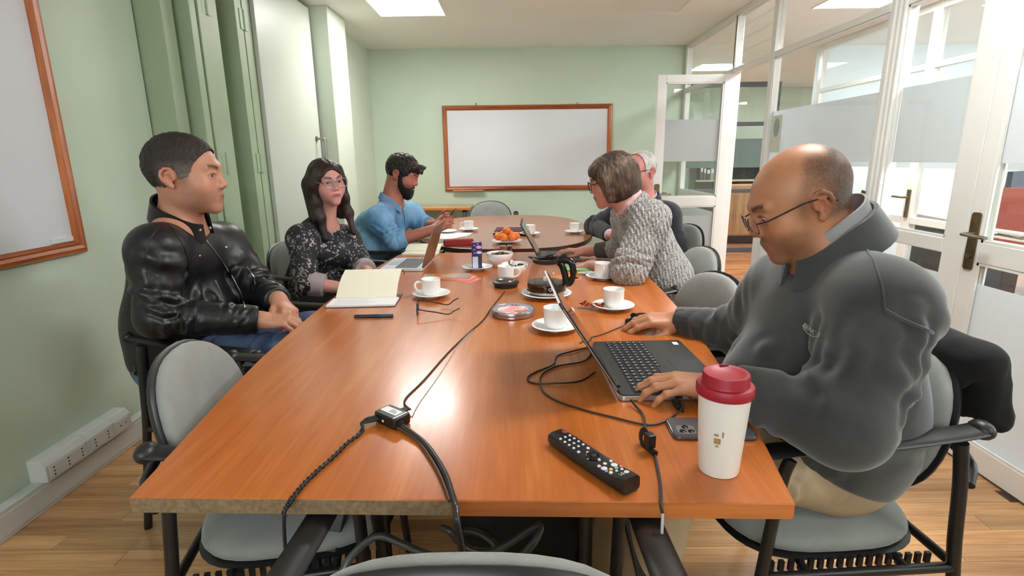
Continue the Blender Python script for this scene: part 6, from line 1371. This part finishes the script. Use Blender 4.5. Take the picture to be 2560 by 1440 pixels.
# fanned leaflets
M_LEAF1 = mat('red_leaflet', srgb(214, 104, 84), .5, noise=.25, nscale=16); M_LEAF2 = mat('pink_leaflet', srgb(236, 140, 120), .5, noise=.15, nscale=20); M_LEAFG = mat('grey_leaflet', srgb(150, 142, 132), .5, noise=.3, nscale=14); M_ORF = mat('orange_flower', srgb(238, 130, 40), .5, noise=.15, nscale=50)
lt = T_(1125, 695)
for k_ in range(5):
    o = build('leaflet', G().prism(rrect(.10, .21, .002, 1), 0, .0012), (M_LEAF2, M_LEAF1, M_LEAF2, M_LEAF1, M_LEAFG)[k_], None, smooth=None); o.location = lt+Vector((.03-.012*k_, -.012+.008*k_, .0013*k_)); o.rotation_euler = (0, 0, math.radians(62+7*k_))
    tag(o, ('bottom pink leaflet of the fan', 'second lowest red leaflet of the fan', 'middle pink leaflet of the fan', 'second highest red leaflet of the fan', 'topmost grey and orange printed leaflet of the fan')[k_]+' beside the cup', 'leaflet')
for dx, dy, r_ in ((0, .02, .03), (.02, .055, .02), (-.015, -.03, .018)): build('flower_print', G().prism([(dx+r_*(1+.25*math.sin(5*a))*math.cos(a), dy+r_*(1+.25*math.sin(5*a))*math.sin(a)) for a in [2*math.pi*i/30 for i in range(30)]], .0012, .0014), M_ORF, o, smooth=None)
# green folder, markers, sheet
gf = thing('green_folder', 'mint green paper folder at the right edge by the carafe', 'folder', T_(1456, 669), math.radians(-3)); M_MINT = mat('mint_paper', srgb(130, 204, 148), .7)
for k_ in range(4): build('sheet', G().prism(rrect(.20, .15, .002, 1), .0012*k_, .0012*k_+.0009, R=Matrix.Rotation(.03*k_, 3, 'Z')), M_MINT if k_ else M_PAPER, gf, smooth=None)
for k_, (px, py, m_, nm) in enumerate(((1462, 682, srgb(206, 222, 160), 'pale green'), (1474, 684, srgb(140, 120, 190), 'violet'), (1486, 681, srgb(100, 190, 200), 'turquoise'))):
    o = thing('highlighter', nm+' highlighter lying beside the green folder', 'marker', T_(px, py, TOP+.006), math.radians(14), 'highlighters by the green folder'); build('barrel', G().lathe([(.004, -.035), (.0055, -.034), (.0055, .012), (.005, .013)], 12, R=ry), mat('marker_%d' % k_, m_, .4), o); build('cap', G().lathe([(.005, .012), (.0062, .013), (.006, .036), (.003, .038)], 12, R=ry), mat('marker_%d' % k_, m_, .4), o)
sheet('paper_sheet', 'orange and pink leaflet lying behind the carafe', 1402, 694, .14, .10, .3, M_ORF)
sheet('paper_sheet', 'loose pink leaflet beside the carafe handle', 1436, 696, .06, .05, -.2, M_LEAF2)

# round decorated tin
tn = thing('round_tin', 'round sweet tin with a patterned blue and pink lid beside the carafe', 'tin', T_(1283, 786)); k = NT('tin_lid_print'); k.set(Roughness=.15); v = k.coord(); n1 = k.n('ShaderNodeTexVoronoi', i_Scale=44.0); k.l(v, n1.inputs['Vector']); n2 = k.n('ShaderNodeTexNoise', i_Scale=18.0); k.l(v, n2.inputs['Vector'])
k.l(k.ramp(n2.outputs['Fac'], [(.34, srgb(240, 236, 236)), (.46, srgb(236, 150, 160)), (.56, srgb(240, 190, 170)), (.66, srgb(150, 60, 80))]), k.b.inputs['Base Color']); M_TINP = k.m
k = NT('tin_lid_edge'); k.set(Roughness=.15); v = k.coord(); n1 = k.n('ShaderNodeTexChecker', i_Scale=150.0); k.l(v, n1.inputs['Vector']); n1.inputs[1].default_value = srgb(34, 34, 70); n1.inputs[2].default_value = srgb(200, 204, 220); k.l(n1.outputs[0], k.b.inputs['Base Color']); M_TINE = k.m
M_TINM = mat('tin_metal', srgb(176, 176, 182), .2, metal=.9)
build('base', G().lathe([(.001, 0), (.070, 0), (.073, .003), (.073, .014), (.001, .014)], 48), M_TINM, tn, smooth=40); build('lid', G().lathe([(.0745, .010), (.0755, .012), (.0755, .020), (.074, .0225), (.071, .0225), (.070, .0205), (.001, .0205)], 48), M_TINM, tn, smooth=40)
build('lid_border', G().lathe([(.0695, .0206), (.0695, .0210), (.048, .0212), (.048, .0206)], 48, cap=False), M_TINE, tn); build('lid_picture', G().lathe([(.001, .0206), (.053, .0206), (.053, .0216), (.001, .0216)], 40, (.0, -.010, 0)), M_TINP, tn)
# crumpled wrapper on the saucer edge
g = G(); n_ = 9
for i in range(n_):
    for j in range(5): g.v.append(Vector((-.045+.011*i, -.016+.008*j, .012+.006*math.sin(i*2.1+j*1.3)+.004*math.cos(j*3+i))))
for i in range(n_-1):
    for j in range(4): g.f.append([i*5+j, (i+1)*5+j, (i+1)*5+j+1, i*5+j+1]); g.mi.append(0)
wp = build('sweet_wrapper', g, M_WRAPR, None, smooth=None, recalc=False); tag(wp, 'crumpled copper sweet wrapper lying on the saucer by the mouse', 'wrapper'); wp.location = s3.location+Vector((-.075, -.005, .006)); wp.rotation_euler = (0, 0, math.radians(-28)); so_ = wp.modifiers.new('thick', 'SOLIDIFY'); so_.thickness = .0008

# ------------------------------------------------------------------ laptops
M_LAPB = mat('laptop_black', srgb(34, 34, 36), .5, bump=.05, bscale=400); M_LAPS = mat('laptop_silver', srgb(190, 190, 192), .3, metal=.8); M_KEY = mat('keycap', srgb(20, 20, 22), .45); M_KEYL = mat('key_legend', srgb(190, 186, 200), .5); M_SCR = mat('dark_screen', srgb(10, 11, 14), .08)
def laptop(label, loc, rz, W, D, open_deg, m_deck, m_shell, m_lid, keys=True, num=True, th=.016, light_keys=False):
    """local x = width, y = depth, hinge along y=+D/2, user sits at -y"""
    o = thing('laptop', label, 'laptop', loc, rz)
    build('base_shell', G().prism(rrect(W, D, .012), .001, th-.003), m_shell, o, bevel=.0015); build('deck', G().prism(rrect(W-.002, D-.002, .011), th-.003, th), m_deck, o, bevel=.0006)
    build('touchpad', G().prism(rrect(.105, .068, .004), th, th+.0004, c=(-.02 if num else 0, -D/2+.048, 0)), m_deck if not light_keys else M_LAPS, o)
    if keys:
        kw, kh, p = .0152, .0142, .0187; cols = 18 if num else 14; x0 = -cols*p/2; y0 = D/2-.042
        key_me = None; rows = 6
        for r in range(rows):
            for c_ in range(cols):
                if r == 5 and 4 <= c_ <= 7:
                    if c_ != 4: continue
                    ko = build('space_key', G().prism(rrect(p*4-.0035, kh, .0015, 2), th, th+.0016, c=(x0+p*6, y0-r*.0182, 0)), M_KEY, o, smooth=None); continue
                if key_me is None:
                    ko = build('key', G().prism(rrect(kw, kh, .0015, 2), 0, .0016), M_KEY, o, smooth=None); key_me = ko.data
                    lg = build('key_legend', G().prism(rrect(.0042, .0048, .001, 1), .0016, .0018), M_KEYL, ko, smooth=None); lg_me = lg.data
                else:
                    ko = link(bpy.data.objects.new('key', key_me), o); lg = link(bpy.data.objects.new('key_legend', lg_me), ko)
                ko.location = (x0+p*(c_+.5), y0-r*.0182, th)
    hy = D/2-.006; Rl = Matrix.Translation((0, hy, th)) @ Matrix.Rotation(math.radians(180-open_deg), 4, 'X')
    # lid in its own axes: lies along +y when flat (180 degrees)
    li = build('screen_lid', G().prism(rrect(W, D-.004, .010), -.0028, .0028, c=(0, (D-.004)/2+.004, -.004)).xf(Rl), m_lid, o, bevel=.0012)
    build('display', G().prism(rrect(W-.012, D-.028, .003), 0, .0006, c=(0, (D-.004)/2+.008, -.0003)).xf(Rl), M_SCR, li)
    build('hinge_bar', G().tube([(-W*.38, hy, th-.001), (W*.38, hy, th-.001)], .0055, 10), M_BLKPL, o)
    return o, Rl
a_, b_ = T_(1552, 1002), T_(1468, 846, TOP+.012); ang = math.atan2(b_.y-a_.y, b_.x-a_.x)
# near laptop: width runs away from the camera, user to the right
nW, nD = .357, .252
mid = Vector((.222+nD/2-.002, 1.10+nW/2-.004, TOP)); 
L1, RL1 = laptop('black and silver laptop open in front of the balding man', mid, math.radians(90+2), nW, nD, 123, M_LAPB, M_LAPS, M_LAPB)
build('edge_trim', G().box((-nW/2-.0004, (nD-.004)/2+.004, -.004), (.0012, nD-.03, .0022)).xf(RL1), M_LAPS, L1, smooth=None); build('edge_trim', G().box((0, nD+.0004, -.004), (nW-.02, .0012, .005)).xf(RL1), M_LAPS, L1, smooth=None)
st_ = build('sticker', G().prism(rrect(.022, .014, .001, 1), .0161, .0164, c=(nW/2-.03, -nD/2+.022, 0)), M_PAPER, L1, smooth=None)
pg = G()
for y in (.035, -.005, -.035, -.072): build('port', G().mm((-nW/2-.0006, y-.008, .005), (-nW/2+.002, y+.008, .0105)), M_BLACK, L1, smooth=None)
# woman's rose gold laptop seen from behind its lid
M_ROSE = mat('rose_gold_aluminium', srgb(150, 112, 92), .38, metal=.7, noise=.05); M_SILV2 = mat('pale_laptop_deck', srgb(206, 206, 212), .35, metal=.3)
L2, _ = laptop('rose gold laptop open in front of the woman in the patterned blouse', T_(1020, 664)+Vector((0, 0, 0)), math.radians(-92), .305, .212, 108, M_SILV2, M_SILV2, M_ROSE, True, False, .013, True)
# knitted woman's laptop
L3_, _ = laptop('dark laptop under the hand of the woman in the sweater', Vector((.235, 2.86, TOP)), math.radians(88), .31, .215, 118, mat('graphite_deck', srgb(70, 70, 72), .4), M_LAPB, M_LAPB, True, False, .014)

# mouse
ms = thing('computer_mouse', 'black wired mouse under the balding man\'s right hand', 'mouse', T_(1606, 812)+Vector((.0, .0, 0)), math.radians(85)); g = G()
rings = []
for i in range(13):
    t = i/12; y = -.055+.11*t; w_ = .031*math.sin(math.pi*(t*.97+.015))**.38; h_ = .036*math.sin(math.pi*(t*.90+.04))**.7; rings.append([Vector((w_*math.cos(a), y, max(.001, .004+h_*max(0, math.sin(a))) if math.sin(a) > 0 else .001)) for a in [2*math.pi*k_/20 for k_ in range(20)]])
build('shell', g.ring_loft(rings), mat('gloss_black_mouse', srgb(20, 20, 22), .25), ms, smooth=70); build('scroll_wheel', G().lathe([(.001, -.003), (.010, -.003), (.010, .003), (.001, .003)], 16, (0, .030, .030), Matrix.Rotation(math.pi/2, 3, 'Y')), M_BLKPL, ms)
M_CORD = mat('black_cord', srgb(24, 23, 25), .45); M_CORDG = mat('grey_cable_jacket', srgb(72, 74, 76), .3, coat=.3); M_CORDW = mat('pale_cord', srgb(190, 186, 186), .5)
def cord(label, pts, r, m_, name='cable', group=None, n=8, cat='cable'):
    P_ = spline(pts, n); o = build(name, G().tube(P_, r, 8), m_, None, smooth=60); return tag(o, label, cat, group), P_
Z0 = TOP+.0022
cord('thin mouse cord running behind the near laptop', [T_(1566, 812, TOP+.006), T_(1540, 822, Z0), T_(1505, 836, Z0), T_(1470, 846, Z0), T_(1450, 858, Z0)], .0017, M_CORD)
# charger cord loops left of the laptop
lp = [(1470, 868), (1432, 878), (1392, 890), (1382, 912), (1340, 930), (1318, 945), (1335, 958), (1400, 958), (1452, 952), (1488, 930)]
cord('looped black cord coiled beside the near laptop hinge', [T_(px, py, Z0+.002*(i % 2)) for i, (px, py) in enumerate(lp)], .0021, M_CORD)
lp2 = [(1482, 872), (1462, 902), (1392, 916), (1352, 940), (1356, 975), (1388, 1000), (1450, 1022), (1540, 1045), (1615, 1062), (1660, 1055), (1690, 1035), (1706, 1018), (1698, 1005)]
cord('black cord running from the loops round to the near laptop side port', [T_(px, py, Z0+.001+(.010 if i >= 11 else 0)) for i, (px, py) in enumerate(lp2)], .0021, M_CORD)
pl_ = thing('usb_plug', 'black plug in the side of the near laptop', 'plug', T_(1694, 1010, TOP+.008), math.radians(92)); build('housing', G().mm((-.020, -.008, -.005), (.016, .008, .005)), M_BLKPL, pl_, smooth=None, bevel=.002); build('strain_relief', G().tube([(-.020, 0, 0), (-.034, 0, -.001)], [.004, .0028], 8), M_BLKPL, pl_)
cd = [(1578, 1000), (1590, 1016), (1606, 1035), (1614, 1070), (1622, 1095), (1634, 1130), (1646, 1180), (1652, 1225), (1652, 1262)]
pc_ = [T_(px, py, Z0+(.009 if i == 0 else .004 if i == 1 else .001)) for i, (px, py) in enumerate(cd)]; e_ = pc_[-1]; dn = [e_+Vector((0, -.012, -.006)), e_+Vector((-.002, -.020, -.05)), e_+Vector((-.004, -.018, -.16)), e_+Vector((-.006, -.012, -.42))]
cord('laptop power cord with velcro tie hanging over the near table edge', pc_+dn[:1], .0026, M_CORD); cord('pale lower length of the power cord hanging below the table edge', dn, .0024, M_CORDW)
tie = thing('cable_tie', 'black velcro cable tie round the power cord beside the phone', 'cable tie', T_(1622, 1128), math.radians(20)); build('loop', G().tube([(.0, .012+.016*math.cos(a), .017+.016*math.sin(a)) for a in [2*math.pi*i/20 for i in range(20)]], .0065, 8, flat=.35, up=(1, 0, 0), closed=True), M_BLKPL, tie); build('tab', G().mm((-.008, -.010, .010), (.008, .008, .036)), M_BLKPL, tie, smooth=None, bevel=.002); build('wrap', G().lathe([(.0035, -.010), (.006, -.010), (.006, .010), (.0035, .010)], 12, (0, -.010, .006), Matrix.Rotation(math.pi/2, 3, 'X')), M_BLKPL, tie)

# phone and travel mug
pp = T_(1775, 1077); sp = thing('smartphone', 'dark phone in a clear case lying face down behind the travel mug', 'phone', pp, math.radians(88)); M_PHB = mat('phone_back', srgb(84, 82, 88), .2)
build('case', G().prism(rrect(.080, .160, .013), 0, .009), mat('smoky_case', srgb(70, 66, 70), .15, spec=.7), sp, bevel=.003); build('back', G().prism(rrect(.073, .152, .010), .009, .0096), M_PHB, sp)
cb2 = build('camera_bump', G().prism(rrect(.034, .036, .009), .0096, .0114, c=(-.016, .052, 0)), mat('camera_glass', srgb(120, 118, 122), .1), sp, bevel=.001)
for x, y in ((-.024, .060), (-.024, .044), (-.008, .052)): build('camera_lens', G().lathe([(.001, .0114), (.0058, .0114), (.0062, .0125), (.0048, .0132), (.001, .0130)], 18, (x, y, 0)), M_SCR, cb2)
mg = thing('travel_mug', 'tall white travel mug with a dark red lid', 'travel mug', T_(1795, 1172)+Vector((0, 0.0, 0)))
M_MUG = mat('white_mug_plastic', srgb(232, 226, 220), .4, noise=.02, nscale=20, bump=.05, bscale=200); M_LID = mat('red_silicone', srgb(160, 24, 44), .45, bump=.05, bscale=200)
build('body', G().lathe([(.001, .002), (.028, .002), (.030, 0), (.0325, .001), (.0335, .006), (.0375, .07), (.0425, .150), (.041, .150), (.001, .149)], 48), M_MUG, mg, smooth=50)
build('lid', G().lathe([(.0425, .142), (.0455, .142), (.0462, .145), (.0462, .156), (.0445, .159), (.0385, .160), (.0375, .163), (.0372, .176), (.0362, .1785), (.033, .179), (.028, .1765), (.018, .1735), (.001, .173)], 48), M_LID, mg, smooth=50)
build('sip_slot', G().prism(rrect(.016, .005, .002), .1775, .1795, c=(.008, .031, 0)), mat('dark_red', srgb(96, 12, 26), .5), mg)
M_GOLD = mat('worn_gold_print', srgb(168, 138, 92), .4, noise=.3, nscale=120)
for z, a0, a1, hh in ((.066, -128, -112, .010), (.079, -110, -106, .010), (.080, -128, -118, .004), (.060, -124, -116, .004)):
    r0 = .0375+(z-.07)*.0625+.0003; g = G(); ring = []
    for i in range(7): a = math.radians(a0+(a1-a0)*i/6); ring.append([Vector((r0*math.cos(a), r0*math.sin(a), z)), Vector(((r0+.0004)*math.cos(a), (r0+.0004)*math.sin(a), z)), Vector(((r0+.001)*math.cos(a), (r0+.001)*math.sin(a), z+hh)), Vector(((r0+.0006)*math.cos(a), (r0+.0006)*math.sin(a), z+hh))])
    build('worn_print', g.ring_loft(ring), M_GOLD, mg)

# remote control
ra, rb = T_(1402, 1098, TOP+.012), T_(1562, 1205, TOP+.012); rd = (rb-ra); rm_ = thing('remote_control', 'black television remote control lying near the travel mug', 'remote control', ((ra+rb)/2).to_tuple()[:2]+(TOP,), math.atan2(rd.y, rd.x)-math.pi/2); LR = .196
M_REM = mat('remote_black', srgb(26, 26, 28), .3); rings = []
for i in range(17):
    t = i/16; y = -LR/2+LR*t; w_ = .0205+.0035*math.sin(math.pi*(t*.9+.05)); e = min(1, (min(t, 1-t)*LR+.0015)/.012)**.5; zt = .021+.006*(t-.5)**2*4*.4+(.006 if t > .75 else 0)*(t-.75)*4; pts = []
    for k_ in range(18):
        a = 2*math.pi*k_/18; c_, s_ = math.cos(a), math.sin(a); zz = (.0105+(zt-.0105)*math.copysign(abs(s_)**.55, s_)) if s_ > 0 else .0105+.0100*math.copysign(abs(s_)**.7, s_); pts.append(Vector((w_*math.copysign(abs(c_)**.5, c_)*(.86+.14*e), y, zz*1.0)))
    rings.append(pts)
build('body', G().ring_loft(rings), M_REM, rm_, smooth=50)
def topz(y): t = (y+LR/2)/LR; return .021+.006*(t-.5)**2*4*.4+(.006*(t-.75)*4 if t > .75 else 0)
MB_W = mat('white_key_print', srgb(214, 208, 214), .5); bcols = {'w': MB_W, 'g': mat('green_key', srgb(90, 190, 140), .5), 'r': mat('red_key', srgb(214, 100, 96), .5), 'y': mat('yellow_key', srgb(226, 180, 100), .5), 'b': mat('blue_key', srgb(130, 140, 210), .5), 'k': M_BLKPL, 'p': mat('red_power_print', srgb(130, 40, 38), .5)}
btn = [(-.012, -.086, .006, 'p')]
for r in range(4):
    for c_ in range(3): btn.append((-.011+.011*c_, -.070+.0125*r, .0026, 'w'))
btn += [(-.015, -.058, .0034, 'k'), (-.015, -.044, .0034, 'k'), (-.010, -.018, .0032, 'w'), (.012, -.018, .0030, 'w'), (0, -.008, .0026, 'w'), (-.012, .006, .0026, 'w'), (.012, .008, .0026, 'w'), (0, .022, .0028, 'w'), (-.014, .036, .0032, 'w'), (.013, .036, .0032, 'w'), (0, .036, .0034, 'w'), (-.010, .048, .0058, 'w'), (.011, .046, .0054, 'w'), (-.014, .060, .0034, 'r'), (-.005, .058, .0034, 'g'), (.005, .056, .0034, 'y'), (.014, .055, .0030, 'b'), (-.008, .068, .0026, 'w'), (.002, .066, .0026, 'w'), (.013, .064, .0034, 'w')]
for x, y, r_, c_ in btn: build('button', G().lathe([(.0005, .0012), (r_*.8, .0012), (r_, .0004), (r_, -.002)], 14, (x, y, topz(y))), bcols[c_], rm_)
build('navigation_ring', G().lathe([(.0135, .0004), (.0135, .002), (.0115, .0028), (.0075, .0022), (.0070, .0004)], 28, (0, .008, topz(.008)), cap=False), mat('gloss_black_plastic', srgb(16, 15, 18), .18), rm_); build('wheel', G().lathe([(.001, .0038), (.0055, .0032), (.0062, .0002)], 20, (0, .008, topz(.008))), M_BLKPL, rm_)
build('logo_disc', G().lathe([(.0003, .0009), (.0042, .0009), (.0042, 0)], 20, (-.0065, .080, topz(.080)-.0004)), MB_W, rm_); text('lettering', 'LG', .0082, MB_W, rm_, Matrix.Translation((.0045, .080, topz(.08)+.0006)) @ Matrix.Rotation(math.pi, 4, 'Z'), .0002)

# video adapter and its leads
ac = T_(982, 1056, TOP); ad_ = thing('video_adapter', 'small black adapter box with a white sticker and cables', 'adapter', ac, math.radians(-38)); build('case', G().prism(rrect(.066, .043, .006), .001, .024), mat('adapter_black', srgb(22, 21, 22), .4, bump=.06, bscale=300), ad_, bevel=.003); build('sticker', G().prism(rrect(.048, .020, .001, 1), .024, .0244, c=(-.004, .002, 0)), M_PAPER, ad_, smooth=None)
for k_ in range(3): build('printed_line', G().mm((-.006, -.003+.004*k_, .0244), (.014-.003*k_, -.0015+.004*k_, .0246)), M_INK, ad_, smooth=None)
build('indicator', G().mm((-.006, -.0222, .009), (-.001, -.0212, .013)), M_PAPER, ad_, smooth=None); build('label_strip', G().prism(rrect(.003, .036, .001, 1), .024, .0245, c=(.026, -.001, 0)), M_LAPS, ad_, smooth=None)
def apt(x, y, z): q = Matrix.Rotation(math.radians(-38), 3, 'Z') @ Vector((x, y, z)); return ac+q
build('lead_plug', G().tube([(-.010, .020, .012), (-.006, .040, .012), (-.004, .052, .008)], [.008, .007, .003], 10, flat=.6), M_BLKPL, ad_)
build('lead_plug', G().tube([(-.022, -.020, .012), (-.030, -.040, .012), (-.034, -.052, .009)], [.010, .009, .004], 10, flat=.6), M_BLKPL, ad_)
build('lead_boot', G().tube([(.030, -.006, .011), (.044, -.010, .010)], [.009, .007], 10, flat=.8), M_BLKPL, ad_)
cord('thin black cable running along the table from the adapter towards the carafe lid', [apt(-.004, .050, .008)]+[T_(px, py, Z0) for px, py in ((1012, 1000), (1060, 950), (1120, 882), (1172, 832), (1208, 800), (1228, 770), (1246, 748), (1262, 728))], .0021, M_CORD)
cord('thin grey wire beside the black cable on the table', [T_(px, py, TOP+.001) for px, py in ((1030, 1042), (1050, 1005), (1100, 935), (1150, 858), (1205, 803))], .0011, M_CORDW)
tw = [apt(-.034, -.052, .009)]+[T_(px, py, Z0+.003) for px, py in ((905, 1078), (868, 1108), (830, 1145), (790, 1180), (755, 1215), (728, 1250), (724, 1258))]; e_ = tw[-1]
tw += [e_+Vector((-.004, -.014, -.012)), e_+Vector((-.008, -.018, -.10)), e_+Vector((-.012, -.02, -.3))]; _, P1 = cord('twisted black cord hanging over the near left table edge', tw, .0030, M_CORD)
g = G(); hel = []
Lh = len(P1)
for i in range(6, Lh-16):
    for s_ in range(4):
        q = P1[i].lerp(P1[i+1], s_/4); a = (i*4+s_)*.75; t_ = (P1[i+1]-P1[i]).normalized(); n1_ = t_.cross(Vector((0, 0, 1))).normalized(); n2_ = n1_.cross(t_); hel.append(q+(n1_*math.cos(a)+n2_*math.sin(a))*.0036)
o = build('cable', G().tube(hel, .0013, 5), M_CORD, None); tag(o, 'thin cord wound round the twisted black cord', 'cable')
tk = [apt(.042, -.010, .010)]+[T_(px, py, TOP+.0055) for px, py in ((1058, 1105), (1090, 1145), (1115, 1190), (1130, 1235), (1138, 1262), (1140, 1272))]; e_ = tk[-1]
tk += [e_+Vector((.003, -.016, -.010)), e_+Vector((.010, -.024, -.06)), e_+Vector((.016, -.03, -.16)), e_+Vector((.02, -.03, -.27))]; cord('thick dark cable curving from the adapter over the near table edge', tk, .0052, mat('dark_cable_jacket', srgb(38, 34, 36), .3, coat=.3))
cord('second cable lying under the thick dark cable', [apt(.030, -.014, .005)]+[T_(px, py, TOP+.0035) for px, py in ((1040, 1098), (1080, 1152), (1105, 1200), (1124, 1252))], .0034, mat('brown_cable_jacket', srgb(90, 62, 44), .4))

# coil of grey cable on the chair at the near end
def S_(px, py, z): return on_z(px, py, z)
coil = [(850, 1440, .50), (880, 1390, .53), (920, 1352, .56), (955, 1340, .57), (1010, 1362, .56), (1075, 1388, .55), (1140, 1398, .55), (1210, 1388, .55), (1270, 1360, .57), (1335, 1318, .60), (1350, 1322, .60), (1330, 1362, .58), (1290, 1405, .54), (1262, 1440, .52)]
cord('thick grey cable looping across the chair at the near end', [S_(*p) for p in coil], .0075, M_CORDG, group='grey cables on the near chair')
coil2 = [(1105, 1318, .58), (1125, 1328, .58), (1150, 1355, .56), (1180, 1376, .55), (1225, 1378, .55), (1235, 1360, .56), (1200, 1335, .57), (1165, 1328, .57), (1150, 1345, .55), (1190, 1385, .53), (1240, 1400, .52), (1280, 1425, .51), (1300, 1440, .50)]
cord('grey cable coil rising at the back of the near chair seat', [S_(*p) for p in coil2], .0068, M_CORDG, group='grey cables on the near chair')
for k_, (x0, x1) in enumerate(((1225, 1260), (1205, 1225), (1240, 1300))): cord(('grey cable strand at the bottom of the coil, middle of three', 'grey cable strand at the bottom of the coil, the shortest', 'grey cable strand at the bottom of the coil, curving furthest out')[k_], [S_(x0-40, 1375+6*k_, .53), S_(x0, 1390, .535), S_((x0+x1)/2, 1410, .53), S_(x1, 1442, .51)], .0066, M_CORDG, group='grey cables on the near chair')
bg_ = thing('shoulder_bag', 'black shoulder bag slumped on the floor under the near table', 'bag', (0.02, 1.42, 0)); M_BAG = mat('black_nylon', srgb(22, 22, 26), .7, noise=.2, nscale=20, bump=.5, bscale=40, bdist=.004)
bb_ = Body(); bb_.ell((0, 0, .15), (.20, .11, .15), .04); bb_.cap((-.13, 0, .24), (.13, 0, .24), .07, .07, .06); bb_.plane((0, 0, .004), (0, 0, -1), .01, .5); cloth('body', bb_, .012, M_BAG, bg_, (0, 0, 0), fold_fn(.012, 9, .006, 5)); build('strap', G().tube(spline([(-.16, 0, .2), (-.12, .02, .36), (.05, .03, .40), (.16, 0, .22)], 6), .012, 8, flat=.3), M_BAG, bg_)
# dark jacket hung over the balding man's chair back
jb = thing('draped_jacket', 'black jacket hung over the back of the balding man\'s chair', 'jacket', (0, 0, 0)); M_DRAPE = mat('black_wool_jacket', srgb(20, 20, 22), .9, noise=.2, nscale=14, bump=.3, bscale=250)
chF = [o for o in bpy.data.objects if o.get('label', '').endswith('holding the balding man at the laptop')][0]
jb.location = chF.location; jb.rotation_euler = chF.rotation_euler
d_ = Body(); d_.cap((-.19, -.285, .845), (.19, -.285, .845), .030, .030, .03); d_.cap((-.17, -.30, .84), (-.20, -.33, .71), .030, .022, .03); d_.cap((.17, -.30, .84), (.21, -.33, .70), .030, .022, .03); d_.ell((0, -.314, .765), (.20, .024, .105), .04); d_.ell((0, -.258, .80), (.19, .016, .06), .02)
cloth('body', d_, .007, M_DRAPE, jb, (0, 0, 0), fold_fn(.010, 10, .006, 7, 3.0))
